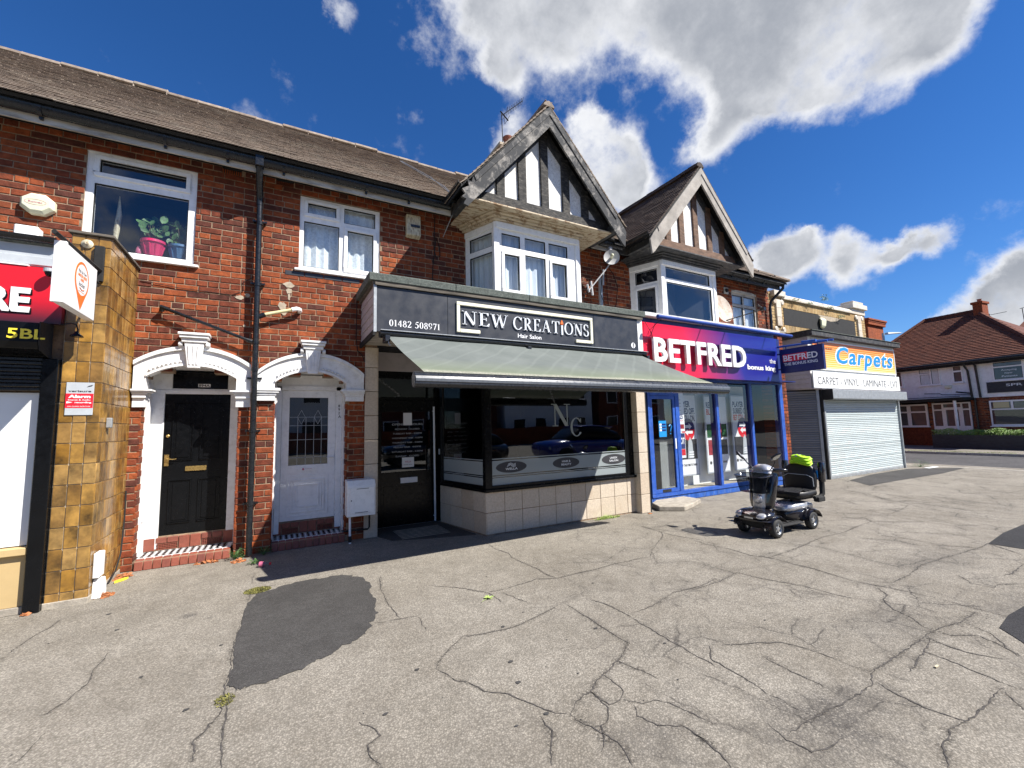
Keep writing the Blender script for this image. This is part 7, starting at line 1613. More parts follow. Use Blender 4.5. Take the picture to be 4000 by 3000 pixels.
# ================================================================ WHITE HOUSE ACROSS THE SIDE ROAD
hth = math.radians(-97); HU = Vector((math.cos(hth), math.sin(hth), 0)); HN = Vector((HU.y, -HU.x, 0)); HO = Vector((29.0, 9.4, 0))
K1 = thing('corner_house', 'white rendered corner house with a red tiled hipped roof across the side road', 'house', tuple(HO))
def hp(u, d, z): return HO+HU*u+HN*d+Vector((0, 0, z))
def hb(name, mat, par, u0, u1, d0, d1, z0, z1, bevel=0.0):
    m = MB(); m.obox(HO, HU, HN, u0, u1, d0, d1, z0, z1); return m.build(name, mat, par, bevel=bevel)
def corner_house():
    P = K1
    hb('wall', 'render_white', P, -2.6, 4.6, -6, 0, 2.3, 4.0)
    lay_bricks(P, 'lower_wall', 0, -2.6, 4.6, 0.02, 2.29, lambda z: [(-.76, .45), (.6, 2.06)]+([(2.68, 4.5)] if .98 < z < 2.15 else []) if z > 0 else [], limit=0, u=HU, O=HO, thick=.25)
    for _c in P.children:
        if _c.name.startswith('lower_wall'): stuff(_c)
    hb('inner_core', 'room_dark', P, -2.6, 4.6, -6, -.4, 0, 2.29)
    hb('plinth_panel', 'brick', P, -.76, .45, -.25, -.005, 0.02, .98)
    # roof: hipped at the left, verge rising to the chimney, coursed tiles
    A_ = hp(-3.0, .35, 4.02); L = 9.4
    rt = .62; pitch = math.atan2(2.88, 3.6)
    V = (-HN*math.cos(pitch)+Vector((0, 0, math.sin(pitch)))).normalized()
    def clip(p):
        q = p-HO; u = q.dot(HU); z = p.z
        return z < 4.06+(u+3.0)*.62+.1 and z < 6.3+.02 and (u < 2.85 or z < 6.3-(u-2.85)*1.17)
    us = HU; m = MB(); g = .14; nr = int(4.62/g)
    for r in range(nr):
        z = 4.04+V.z*g*r; u0 = -3.0+max(0, (z-4.06)/1.236); u1 = 4.9-(z-4.02)*1.21
        if u1-u0 < .1 or z > 6.88: break
        uu = u0
        while uu < u1:
            e = min(uu+.2, u1); b = A_+V*(g*r)+HU*(uu+3.0); w = HU*(e-uu-.006); N_ = HN*math.sin(pitch)+Vector((0, 0, math.cos(pitch))); j = N_*rnd.uniform(0, .008)
            m.add([b+N_*.03+j, b+w+N_*.03+j, b+w+V*g*1.2, b+V*g*1.2, b, b+w], [(0, 1, 2, 3), (4, 5, 1, 0)], max(1e-4, rnd.random())); uu += .2
    stuff(m.build('roof_tiling', 'red_roof_tile', P))
    m = MB(); ap = hp(-.67, -3.25, 6.88); ap2 = hp(1.41, -3.25, 6.88); e0 = hp(-3, .35, 4.0); e1 = hp(4.9, .35, 4.0); b0 = hp(-3, -6.85, 4.0); b1 = hp(4.9, -6.85, 4.0)
    m.add([e0, e1, ap2, ap, b0, b1], [(0, 1, 2, 3), (4, 3, 2, 5), (0, 3, 4), (1, 5, 2), (0, 4, 5, 1)]); m.build('roof', 'red_roof_tile', P)
    for a, b, nn in ((e0, ap, 18), (ap, ap2, 8), (ap2, e1, 18)):
        for k in range(nn):
            p = a+(b-a)*(k/nn); q = a+(b-a)*((k+.96)/nn); m = MB(); m.tube([p+Vector((0, 0, .05)), q+Vector((0, 0, .06))], .1, 6); m.build('ridge_tile', 'red_roof_tile', P, smooth=True)
    g_ = MB(); g_.tube([hp(-3, .42, 4.0), hp(4.9, .42, 4.0)], .07, 8); g_.build('gutter', 'black_plastic', P)
    hb('fascia_board', 'black_matt', P, -3, 4.85, .25, .34, 3.84, 4.0)
    hb('soffit', 'black_matt', P, -3, 4.85, 0.005, .25, 3.92, 3.96)
    ch = hb('chimney', 'brick', P, 1.45, 1.81, -3.5, -2.9, 6.4, 7.22, .01); hb('chimney_cap', 'brick', ch, 1.40, 1.86, -3.56, -2.84, 7.22, 7.34, .01)
    m = MB(); m.lathe([(.09, 0), (.08, .12), (.1, .16)], hp(1.63, -3.2, 7.34), n=12); m.build('chimney_pot', 'terracotta', ch, smooth=True)
    def win(u0, u1, z0, z1, cells, g='glass', behind='room', bc='room_dark'):
        return window(P, hp(u0, .02, 0), HU, u1-u0, z0, z1, cells, behind=None, glass=g, sill=(.04, .06, .04))
    # openings are dark recess boards with glass in front
    for u0, u1, z0, z1, cells, bc in ((-1.3, -.46, 3.05, 3.9, [(.06, .78, .06, .79)], 'room_grey'), (.22, 1.07, 3.05, 3.9, [(.05, .45, .6, .8), (.06, .45, .06, .54), (.52, .8, .06, .8)], 'curtain'), (1.55, 1.9, 3.08, 3.88, [(.04, .31, .05, .5), (.04, .31, .58, .76)], 'room_grey'),
        (2.92, 3.9, 3.02, 3.88, [(.05, .93, .06, .58), (.05, .93, .64, .82)], 'room_grey'), (-.76, .43, .98, 2.12, [(.06, .33, .06, .7), (.06, .33, .78, 1.06), (.5, 1.1, .06, .7), (.5, 1.1, .78, 1.06)], 'room_grey'), (2.68, 4.5, .98, 2.13, [(.06, .68, .78, 1.08), (.76, 1.76, .78, 1.08), (.06, 1.76, .08, .72)], 'room_grey')):
        fr = window(P, hp(u0, .04, 0), HU, u1-u0, z0, z1, [(a, b, z0+c, z0+d) for a, b, c, d in cells], sill=(.04, .06, .04), glass='clear_glass', depth=.05)
        hb('backing', bc, fr, u0+.02, u1-.02, .002, .006 if z0 > 2 else .004, z0+.02, z1-.02)
    # entrance screen with the door
    fr = window(P, hp(.62, .04, 0), HU, 1.42, .05, 2.13, [(.05, .13, .3, 1.0) if False else (.06, .36, 1.0, 1.75), (.06, .36, 1.82, 2.06), (.44, 1.06, 1.9, 2.06), (.52, .98, 1.0, 1.78), (1.14, 1.36, 1.0, 1.75), (1.14, 1.36, 1.82, 2.06)], glass='clear_glass', depth=.06)
    hb('backing', 'room_grey', fr, .64, 2.02, -.03, -.025, .1, 2.1)
    m = MB(); m.tube([hp(1.85, .9, 0), hp(1.85, .9, 2.2)], .06, 12); m.build('porch_post', 'white_paint', P, smooth=True)
    # porch canopy, iron brackets, pipes
    hb('canopy', 'black_matt', P, -1.2, 2.2, .02, 1.0, 2.2, 2.32, .01)
    hb('canopy_roof', 'felt_roof', P, -1.2, 2.2, .02, 1.05, 2.321, 2.34)
    m = MB(); m.tube([hp(-.7, .5, 2.42), hp(1.9, .5, 2.40)], .015, 5); m.tube([hp(.5, .3, 2.62), hp(1.1, .3, 2.58), hp(1.2, .3, 2.52), hp(2.2, .3, 2.45)], .018, 5); m.tube([hp(-.25, .5, 2.4), hp(-.25, .5, 2.7)], .02, 5); m.tube([hp(1.7, .3, 2.62), hp(2.2, .3, 2.52)], .035, 5); m.build('iron_rail', 'black_matt', P)
    for pts in ([(2.11, .35, 3.95), (2.11, .3, 3.8), (2.12, .1, 3.6), (2.16, .08, 2.3)], [(2.39, .35, 3.95), (2.40, .1, 3.8), (2.44, .08, 2.3)], [(2.25, .1, 2.3), (2.25, .1, .1)]):
        m = MB(); m.tube([hp(*p) for p in pts], .045, 8); m.build('downpipe', 'black_plastic', P, smooth=True)
    m = MB(); m.obox(HO, HU, HN, 1.22, 1.46, .005, .12, 2.82, 2.98); m.build('alarm_box', 'alarm_cream', P, bevel=.03)
    # signs
    s_ = hb('sign_board', 'sign_grey', P, 2.66, 4.55, .005, .03, 2.47, 2.99); 
    hb('sign_panel', 'planter_grey', s_, 2.68, 4.53, .031, .036, 2.49, 2.97)
    def htext(s, mat, par, u, z, h, w, d=.04): p = hp(u, d, 0); return text(s, mat, par, p.x, p.y, z, h, width=w, bold=.01, depth=.004, u=tuple(HU))
    htext('SPR', 'sign_silver', s_, 3.3, 2.75, .11, .5, .0405); htext('DENTAL CARE', 'sign_silver', s_, 3.75, 2.58, .05, .6, .0405) if False else None
    w = hb('window_poster', 'planter_grey', P, 2.99, 3.83, .012, .016, 3.1, 3.58)
    for k, t_ in enumerate(('Accepting', 'New', 'Patients')): htext(t_, 'sign_silver', w, 3.2+(.1 if k == 1 else 0), 3.45-k*.14, .07, .48 if k != 1 else .24, .018)
    hb('window_poster', 'planter_grey', P, 2.76, 4.42, .012, .016, 1.07, 1.68)
    lo = hb('yellow_poster', 'stall_cream', P, 2.8, 3.3, .012, .016, 1.8, 2.05)
corner_house()
# planters with clipped plants
def planter(u0, u1, d, z1, lab, seed, droop=False):
    t = thing('planter', lab, 'planter', tuple(hp((u0+u1)/2, d, 0)))
    m = MB(); m.obox(HO, HU, HN, u0, u1, d-.4, d, 0.02, z1); m.build('box', 'planter_grey', t, bevel=.01)
    R = random.Random(seed); m = MB(); n = int((u1-u0)*1900)
    for k in range(n):
        u = R.uniform(u0, u1); dd = R.uniform(d-.38, d+.03); h = .22*(1+.3*math.sin(u*6)*math.sin(u*2.3)); z = z1+R.uniform(-.03, h)
        if droop: u = R.uniform(u0, u1+.1); z = z1+R.uniform(-.02, .3); 
        if droop and R.random() < .5: u = R.uniform(u1-.02, u1+.2+.08*math.sin(z1)); z = R.uniform(.12, z1+.25)
        p = hp(u, dd, z); q = Vector((R.uniform(-1, 1), R.uniform(-1, 1), R.uniform(-.4, 1))).normalized()*R.uniform(.025, .05); w = q.orthogonal().normalized()*.016
        m.add([p, p+q*.5+w, p+q, p+q*.5-w], [(0, 1, 2, 3)])
    m.build('foliage', 'hedge_leaf', t)
planter(1.25, 6.0, 1.75, .64, 'long dark planter of clipped green plants in front of the white house', 5)
planter(-.9, -.35, 1.7, .55, 'short dark planter with trailing green leaves beside the long planter', 6, True)
# bits of dry grass along the far kerb
R = random.Random(2); m = MB()
for k in range(900):
    x, y = R.uniform(24.1, 24.6), R.uniform(5.2, 9.0); p = Vector((x, y, .02)); q = Vector((R.uniform(-1, 1), R.uniform(-1, 1), R.uniform(.2, 1)))*.06; w = Vector((.012, .012, 0)); m.add([p, p+w, p+q], [(0, 1, 2)])
o = m.build('verge_grass', 'pale_leaf'); stuff(o); tag(o, 'thin yellowing grass along the far kerb of the side road', 'grass')
# brick chimney of a house hidden behind, and a street lamp beside it
K2 = thing('rear_house', 'brick house behind the carpet shop of which only the chimney shows', 'house', (25, 12, 0))
B('wall', 'brick', K2, 20, 28, 11, 17, 0, 4.2)
m = MB(); m.xprism([(11, 4.2), (14, 5.6), (17, 4.2)], 19.8, 28.2); m.build('roof', 'red_roof_tile', K2)
def rear_chimney():
    # stack stands so that its top shows over the parapet shop
    x0, y0 = 29.9, 11.6
    ch = B('chimney', 'brick', K2, x0-.95, x0+.95, y0-.5, y0+.5, 4.0, 6.7, bevel=.01)
    B('chimney_cap', 'brick', ch, x0-1.05, x0+1.05, y0-.6, y0+.6, 6.7, 6.86, bevel=.01); B('chimney_cap', 'brick', ch, x0-1.12, x0+1.12, y0-.66, y0+.66, 6.95, 7.05, bevel=.01); B('chimney_cap', 'brick', ch, x0-1.08, x0+1.08, y0-.62, y0+.62, 6.861, 6.949)
    for k in range(4): m = MB(); m.lathe([(.14, 0), (.12, .2), (.15, .24)], (x0-.75+k*.5, y0, 7.05), n=12); m.build('chimney_pot', 'terracotta', ch, smooth=True)
rear_chimney()
t = thing('street_lamp', 'slim grey street lamp rising beside the rear brick chimney', 'street lamp', (26.6, 9.6, 0))
m = MB(); m.tube([(26.6, 9.6, 0), (26.6, 9.6, 5.7)], [.08, .05], 10); m.build('pole', 'galvanised', t, smooth=True)
m = MB(); m.hexa([(26.62, 9.4, 5.62), (27.3, 9.05, 5.66), (27.35, 9.2, 5.66), (26.68, 9.6, 5.62), (26.66, 9.42, 5.72), (27.2, 9.12, 5.71), (27.25, 9.18, 5.71), (26.7, 9.56, 5.72)]); m.build('lantern', 'sign_grey', t, bevel=.01)
t = thing('tv_aerial', 'bare roof aerial pole beside the white house chimney', 'aerial', tuple(hp(3.3, -3, 5.5)))
m = MB(); m.tube([hp(1.93, -3.2, 6.1), hp(1.93, -3.2, 6.65)], .015, 5); m.tube([hp(1.9, -3.2, 6.58), hp(2.55, -3.2, 6.6)], .012, 5); m.build('elements', 'black_matt', t)
t = thing('tv_aerial', 'roof aerial at the right edge beyond the red tiled roof', 'aerial', tuple(hp(4.2, -3.5, 5)))
m = MB(); m.tube([hp(3.02, -3.5, 4.8), hp(2.98, -3.5, 6.7)], .015, 5); m.tube([hp(2.9, -3.5, 6.68), hp(3.5, -3.5, 6.78)], .012, 5); m.build('elements', 'black_matt', t)
K3 = thing('next_house', 'red tiled roof and chimney pot of the next house at the right edge', 'house', tuple(hp(8, -8, 0)))
m = MB(); m.obox(HO, HU, HN, 4.2, 14, -14, -7.5, 0, 5.2); m.build('wall', 'render_white', K3)
m = MB(); a, b, c, d, e, f = hp(.6, -7.2, 5.2), hp(14.3, -7.2, 5.2), hp(14.3, -14.3, 5.2), hp(.6, -14.3, 5.2), hp(.8, -10.7, 7.2), hp(14.1, -10.7, 7.2); m.add([a, b, c, d, e, f], [(0, 1, 5, 4), (2, 3, 4, 5), (0, 4, 3), (1, 2, 5)]); m.build('roof', 'red_roof_tile', K3)

# ================================================================ HOUSES ACROSS THE MAIN STREET (seen reflected in the shop windows)
def opposite(x, lab, wm, rm):
    t = thing('opposite_house', lab, 'house', (x, -20, 0)); w = 4.6
    B('wall', wm, t, x-w, x+w, -27, -20, 0, 5.2)
    m = MB(); m.xprism([(-19.6, 5.1), (-27.4, 5.1), (-23.5, 8.0)], x-w-.2, x+w+.2); m.build('roof', rm, t)
    B('chimney', 'brick', t, x-.4, x+.4, -24, -23, 7.2, 9.0)
    for dx in (-3.2, -1.2, 1.2, 3.2):
        for z in (.9, 3.4):
            f = B('window', 'upvc', t, x+dx-.6, x+dx+.6, -20.0+.001, -19.93, z, z+1.3); B('pane', 'black_gloss', f, x+dx-.52, x+dx+.52, -19.929, -19.92, z+.08, z+1.22)
for k, (x, l, a, b) in enumerate(((-9, 'brick house opposite, leftmost of the row reflected in the shop windows', 'brick', 'dark_roof_tile'), (1, 'pale rendered house opposite, second of the reflected row', 'render_white', 'dark_roof_tile'), (11, 'brick house opposite, third of the reflected row', 'brick', 'red_roof_tile'), (21, 'rendered house opposite, fourth of the reflected row', 'render_white', 'dark_roof_tile'), (31, 'brick house opposite, rightmost of the reflected row', 'brick', 'dark_roof_tile'))): opposite(x, l, a, b)
m = MB(); m.box(-40, 60, -19, -18.4, 0, 1.4); solo(m, 'garden_wall', 'brick', 'long low brick garden wall across the main street', 'wall', (0, -18.7, 0))

# parked cars on the main street behind the photographer, seen in the salon window
def car(x0, y0, lab, paint, s=1):
    t = thing('parked_car', lab, 'car', (x0, y0, 0)); n = 28
    def body(secs, p=3.2):
        m = MB(); vs = []; fs = []
        for x, zc, hw, hh in secs:
            for k in range(n):
                a = 2*PI*k/n; c, sn = math.cos(a), math.sin(a); vs.append((x0+s*x, y0+hw*math.copysign(abs(c)**(2/p), c), zc+hh*math.copysign(abs(sn)**(2/p), sn)))
        for i in range(len(secs)-1):
            for k in range(n): fs.append((i*n+k, i*n+(k+1) % n, (i+1)*n+(k+1) % n, (i+1)*n+k))
        fs += [tuple(range(n)), tuple((len(secs)-1)*n+k for k in range(n))]; m.add(vs, fs); return m
    body([(-2.0, .52, .6, .18), (-1.9, .54, .78, .3), (-1.2, .56, .86, .36), (0, .57, .88, .38), (1.2, .58, .87, .38), (1.85, .58, .8, .33), (2.0, .55, .65, .22)]).build('body', paint, t, smooth=True)
    body([(-1.1, .9, .6, .06), (-.5, 1.1, .68, .26), (.0, 1.16, .7, .3), (.9, 1.15, .69, .29), (1.5, 1.05, .64, .2), (1.8, .92, .55, .06)], 4).build('side_glass', 'black_gloss', t, smooth=True)
    body([(-.45, 1.40, .56, .03), (0, 1.45, .6, .03), (.9, 1.44, .6, .03), (1.35, 1.38, .55, .03)], 4).build('roof', paint, t, smooth=True)
    for x in (-1.3, 1.25):
        for y in (-.8, .8): m = MB(); m.lathe([(.2, -.1), (.31, -.1), (.31, .1), (.2, .1)], (x0+s*x, y0+y, .31), (0, 1, 0), 24); w = m.build('wheel', 'tyre', t, smooth=True)
    for y in (-.6, .6): m = MB(); m.sphere((x0-s*1.93, y0+y, .62), .13, 12, (.4, 1, .6)); m.build('headlight', 'lens_clear', t, smooth=True)
MATS.get('car_blue') or simple('car_blue', (0.01, 0.03, 0.3), 0.2, 0.03, 3, 0, coat=1.0)
MATS.get('car_black') or simple('car_black', (0.012, 0.012, 0.014), 0.2, 0.03, 3, 0, coat=1.0)
car(11.2, -3.4, 'blue parked car reflected in the salon window', 'car_blue')
car(5.6, -3.6, 'black parked car reflected at the left of the salon window', 'car_black')
# ================================================================ MOBILITY SCOOTER
def loft(secs, n=20, p=2.6):
    """secs: (x, cy, cz, hw, hh [,p]); superellipse cross-sections in Y-Z along X"""
    m = MB(); vs = []; fs = []
    for s in secs:
        x, cy, cz, hw, hh = s[:5]; pp = s[5] if len(s) > 5 else p
        for k in range(n):
            a = 2*PI*k/n; c, sn = math.cos(a), math.sin(a)
            vs.append((x, cy+hw*math.copysign(abs(c)**(2/pp), c), cz+hh*math.copysign(abs(sn)**(2/pp), sn)))
    for i in range(len(secs)-1):
        for k in range(n): fs.append((i*n+k, i*n+(k+1) % n, (i+1)*n+(k+1) % n, (i+1)*n+k))
    fs.append(tuple(range(n-1, -1, -1))); fs.append(tuple((len(secs)-1)*n+k for k in range(n)))
    m.add(vs, fs); return m
def zloft(secs, n=24, p=3.0):
    """secs: (z, cx, cy, hx, hy) stacked along Z"""
    m = MB(); vs = []; fs = []
    for s in secs:
        z, cx, cy, hx, hy = s[:5]
        for k in range(n):
            a = 2*PI*k/n; c, sn = math.cos(a), math.sin(a)
            vs.append((cx+hx*math.copysign(abs(c)**(2/p), c), cy+hy*math.copysign(abs(sn)**(2/p), sn), z))
    for i in range(len(secs)-1):
        for k in range(n): fs.append((i*n+k, i*n+(k+1) % n, (i+1)*n+(k+1) % n, (i+1)*n+k))
    fs.append(tuple(range(n-1, -1, -1))); fs.append(tuple((len(secs)-1)*n+k for k in range(n)))
    m.add(vs, fs); return m
def scooter():
    cy = 3.595; t = thing('mobility_scooter', 'black and silver mobility scooter parked on the forecourt', 'mobility scooter', (6.1, cy, 0))
    R_ = .118
    def wheel(x, y, out):
        m = MB(); r = R_; w = .042
        m.lathe([(r*.6, -w), (r*.85, -w*1.02), (r*.97, -w*.8), (r, -w*.45), (r, w*.45), (r*.97, w*.8), (r*.85, w*1.02), (r*.6, w)], (x, y, R_), (0, 1, 0), 32, cap=False); wh = m.build('wheel', 'tyre', t, smooth=True)
        m = MB(); s = out
        m.lathe([(r*.6, -w*.9), (r*.6, w*.9)], (x, y, R_), (0, 1, 0), 24, cap=False); m.build('rim', 'sign_grey', wh, smooth=True)
        m = MB(); m.lathe([(.0, .004), (.026, .0), (.03, -.012)], (x, y+s*(w*.75), R_), (0, s, 0), 16)
        for k in range(5):
            a = 2*PI*k/5; d = Vector((math.cos(a), 0, math.sin(a))); c = Vector((x, y+s*w*.62, R_)); q = Vector((-d.z, 0, d.x))*.011
            m.add([c+d*.02-q, c+d*.02+q, c+d*.064+q*.8, c+d*.064-q*.8, c+d*.02-q-Vector((0, s*.01, 0)), c+d*.02+q-Vector((0, s*.01, 0)), c+d*.064+q*.8-Vector((0, s*.01, 0)), c+d*.064-q*.8-Vector((0, s*.01, 0))], [(0, 1, 2, 3), (0, 4, 5, 1), (1, 5, 6, 2), (2, 6, 7, 3), (3, 7, 4, 0)])
        m.lathe([(.058, -.006), (.066, 0), (.069, .004), (.06, .006)], (x, y+s*w*.66, R_), (0, s, 0), 24, cap=False); m.build('wheel_hub', 'silver', wh, smooth=True)
        m = MB(); m.lathe([(.06, 0), (.06, .002)], (x, y+s*w*.4, R_), (0, s, 0), 20); m.build('hub_back', 'room_dark', wh)
    for x, y, s in ((5.70, cy-.215, -1), (5.70, cy+.215, 1), (6.56, cy-.205, -1), (6.56, cy+.205, 1)): wheel(x, y, s)
    m = MB(); m.tube([(5.70, cy-.18, R_), (5.70, cy+.18, R_)], .014, 8); m.tube([(6.56, cy-.18, R_), (6.56, cy+.18, R_)], .02, 8); m.build('axle', 'silver', t)
    for s in (-1, 1):
        m = MB(); m.tube([(5.62, cy+s*.12, .08), (5.62, cy+s*.12, .2)], .013, 8); m.build('suspension', 'silver', t)
    # chassis, floor board
    loft([(5.60, cy, .13, .13, .03), (5.9, cy, .115, .15, .025), (6.4, cy, .115, .16, .03), (6.75, cy, .14, .14, .05)]).build('chassis', 'black_matt', t, smooth=True)
    m = MB(); m.hexa([(5.86, cy-.2, .105), (6.34, cy-.235, .105), (6.34, cy+.235, .105), (5.86, cy+.2, .105), (5.86, cy-.19, .135), (6.34, cy-.225, .13), (6.34, cy+.225, .13), (5.86, cy+.19, .135)]); m.build('floor_board', 'black_matt', t, bevel=.01)
    m = MB()
    for k in range(5): m.box(5.92+k*.08, 5.95+k*.08, cy-.16, cy+.16, .1355, .139)
    m.build('grip_rib', 'black_matt', t)
    # front cowl with lamps
    loft([(5.475, cy, .262, .10, .028), (5.50, cy, .262, .17, .04), (5.55, cy, .268, .215, .052), (5.64, cy, .275, .235, .066), (5.74, cy, .285, .20, .06), (5.84, cy, .27, .13, .05), (5.90, cy, .25, .08, .03)], p=2.8).build('front_cowl', 'scooter_black', t, smooth=True)
    loft([(5.46, cy, .222, .13, .012), (5.50, cy, .222, .235, .014), (5.58, cy, .218, .25, .014), (5.64, cy, .21, .2, .012)]).build('front_bumper', 'scooter_black', t, smooth=True)
    loft([(5.55, cy, .175, .16, .04), (5.66, cy, .17, .14, .05)]).build('front_undertray', 'black_matt', t, smooth=True)
    m = MB(); m.box(5.468, 5.49, cy-.06, cy+.06, .235, .262); m.build('grille', 'silver', t, bevel=.004)
    for s in (-1, 1):
        h = loft([(5.472, cy+s*.135, .262, .03, .012), (5.492, cy+s*.142, .272, .058, .026), (5.53, cy+s*.15, .29, .055, .024), (5.56, cy+s*.15, .298, .03, .014)], 16, 2.4).build('headlight', 'lens_clear', t, smooth=True)
        m = MB()
        for q in (-.025, .022): m.lathe([(.014, 0), (.016, .008)], (5.492, cy+s*.142+q, .275), (-1, s*.2, .5), 12)
        m.build('reflector', 'silver', h, smooth=True)
        # arched mudguards over the front wheels
        m = MB(); N = 14; vs = []; w = .062
        for k in range(N+1):
            a = PI*(.02+.86*k/N); r = R_+.045
            for ww, rr in ((-w, r-.012), (-w*.6, r+.004), (w*.6, r+.004), (w, r-.012)): vs.append((5.715-math.cos(a)*r*1.12*(-1 if False else 1), cy+s*.2+ww, R_+math.sin(a)*rr*.98))
        fs = [(k*4+i, k*4+i+1, k*4+i+5, k*4+i+4) for k in range(N) for i in range(3)]
        m.add(vs, fs); m.build('front_mudguard', 'scooter_black', t, smooth=True)
        m = MB(); vs = []
        for k in range(N+1):
            a = PI*(.06+.9*k/N); r = R_+.04
            for ww, rr in ((-w, r-.012), (-w*.6, r+.004), (w*.6, r+.004), (w, r-.012)): vs.append((6.57+math.cos(a)*r*1.1, cy+s*.2+ww, R_+math.sin(a)*rr))
        m.add(vs, fs); m.build('rear_mudguard', 'scooter_black', t, smooth=True)
    # tiller
    T0 = 5.79
    zloft([(.30, T0-.0, cy, .05, .05), (.34, T0-.01, cy, .05, .05)]).build('tiller_boot', 'black_matt', t, smooth=True)
    zloft([(.325, T0, cy, .05, .09), (.35, T0, cy, .066, .14), (.42, T0+.015, cy, .075, .162), (.6, T0+.05, cy, .08, .178), (.76, T0+.085, cy, .08, .185), (.80, T0+.095, cy, .06, .17)]).build('tiller_shield', 'scooter_black', t, smooth=True)
    zloft([(.33, T0-.055, cy, .03, .07), (.37, T0-.062, cy, .035, .085), (.5, T0-.04, cy, .035, .085), (.6, T0-.022, cy, .035, .09), (.72, T0+.0, cy, .04, .11), (.81, T0+.03, cy, .06, .14), (.825, T0+.05, cy, .06, .13)]).build('tiller_front', 'scooter_silver', t, smooth=True)
    m = MB(); m.lathe([(.066, -.03), (.062, .0), (.052, .012), (.048, .008), (.0, .014)], (T0-.09, cy, .465), (-1, 0, .12), 28); hl = m.build('lamp_housing', 'scooter_silver', t, smooth=True)
    m = MB(); m.lathe([(.046, .0), (.04, .012), (.0, .02)], (T0-.098, cy, .466), (-1, 0, .12), 24); m.build('lamp_lens', 'lens_clear', hl, smooth=True)
    zloft([(.825, T0+.09, cy, .1, .13), (.85, T0+.09, cy, .115, .14), (.875, T0+.085, cy, .1, .115), (.90, T0+.08, cy, .07, .075), (.915, T0+.07, cy, .04, .045)]).build('control_head', 'scooter_silver', t, smooth=True)
    for s in (-1, 1):
        m = MB(); m.tube([(T0+.09, cy+s*.11, .845), (T0+.10, cy+s*.17, .85), (T0+.14, cy+s*.23, .845), (T0+.2, cy+s*.25, .84)], [.02, .024, .023, .018], 10); m.build('handlebar', 'scooter_black', t, smooth=True)
        m = MB(); m.tube([(T0+.05, cy+s*.13, .86), (T0+.03, cy+s*.19, .93), (T0-.0, cy+s*.22, 1.0)], .0085, 8); st = m.build('mirror_stalk', 'scooter_black', t, smooth=True)
        c = Vector((T0-.02, cy+s*.255, 1.035)); m = MB(); N = 20; ax = Vector((.25, s*.75, .62)).normalized(); ay = Vector((-.9, 0, .4)).normalized(); ay = (ay-ax*ay.dot(ax)).normalized(); n = ax.cross(ay)
        vs = [c+ax*.075*math.cos(2*PI*k/N)+ay*.042*math.sin(2*PI*k/N)*(1-.35*math.cos(2*PI*k/N)) for k in range(N)]; m.add([v-n*.012 for v in vs]+[v+n*.012 for v in vs], [tuple(range(N)), tuple(range(2*N-1, N-1, -1))]+[(k, (k+1) % N, N+(k+1) % N, N+k) for k in range(N)]); mr = m.build('mirror', 'scooter_black', t, bevel=.004)
        for q in (-1, 1):
            m = MB(); vs = [c+n*.0125*q+ax*.058*math.cos(2*PI*k/N)+ay*.03*math.sin(2*PI*k/N)*(1-.35*math.cos(2*PI*k/N)) for k in range(N)]; m.add(vs, [tuple(range(N))]); m.build('mirror_glass', 'silver', mr)
    # smoked basket
    zloft([(.56, T0-.165, cy, .075, .15), (.562, T0-.165, cy, .085, .165)]).build('basket_floor', 'smoke_plastic', t)
    m = MB(); N = 28; vs = []
    for z, hx, hy in ((.56, .085, .165), (.78, .12, .215), (.785, .127, .222), (.56, .08, .16), (.78, .115, .21)):
        for k in range(N): a = 2*PI*k/N; c_, s_ = math.cos(a), math.sin(a); vs.append((T0-.16+hx*math.copysign(abs(c_)**.5, c_), cy+hy*math.copysign(abs(s_)**.5, s_), z+(.015*c_ if z > .7 else 0)))
    m.add(vs, [(k, (k+1) % N, N+(k+1) % N, N+k) for k in range(N)]+[(N+k, N+(k+1) % N, 2*N+(k+1) % N, 2*N+k) for k in range(N)]); bk = m.build('basket', 'smoke_plastic', t, smooth=True)
    m = MB(); m.tube([tuple(vs[2*N+k % N]) for k in range(N+1)], .006, 6); m.build('basket_rim', 'scooter_black', bk, smooth=True)
    # rear body
    loft([(6.17, cy, .2, .09, .05), (6.24, cy, .205, .15, .085), (6.4, cy, .2, .175, .09), (6.7, cy, .2, .175, .09), (6.8, cy, .2, .13, .07)], p=4).build('rear_body', 'scooter_black', t, smooth=True)
    loft([(6.15, cy, .28, .05, .02), (6.2, cy, .295, .14, .045), (6.3, cy, .31, .175, .06), (6.55, cy, .31, .18, .06), (6.7, cy, .295, .17, .05), (6.78, cy, .27, .1, .03)], p=3.4).build('rear_shell', 'scooter_silver', t, smooth=True)
    for s in (-1, 1): m = MB(); m.sphere((6.63, cy+s*.178, .235), .022, 12, (1, .5, 1.2)); m.build('side_reflector', 'amber', t, smooth=True)
    m = MB(); m.tube([(6.5, cy, .33), (6.5, cy, .46)], .025, 12); m.build('seat_post', 'black_matt', t)
    # seat
    loft([(6.30, cy, .47, .19, .035), (6.34, cy, .475, .225, .055), (6.55, cy, .47, .23, .055), (6.74, cy, .475, .22, .05)], p=4).build('seat', 'vinyl', t, smooth=True)
    loft([(6.36, cy, .415, .19, .02), (6.7, cy, .415, .19, .02)], p=5).build('seat_pan', 'black_matt', t)
    m = MB(); R = random.Random(5); N = 22; vs = []
    for i in range(N+1):
        for j in range(9):
            y = cy-.225+.45*i/N; u = j/8; x = 6.29+.3*u; z = .532+.008*math.sin(i*1.7+j)+R.uniform(-.004, .006)
            if j == 0: x = 6.283; z = .47+R.uniform(-.012, .012)
            if j == 1: x = 6.295+R.uniform(-.004, .004); z = .51
            vs.append((x, y, z))
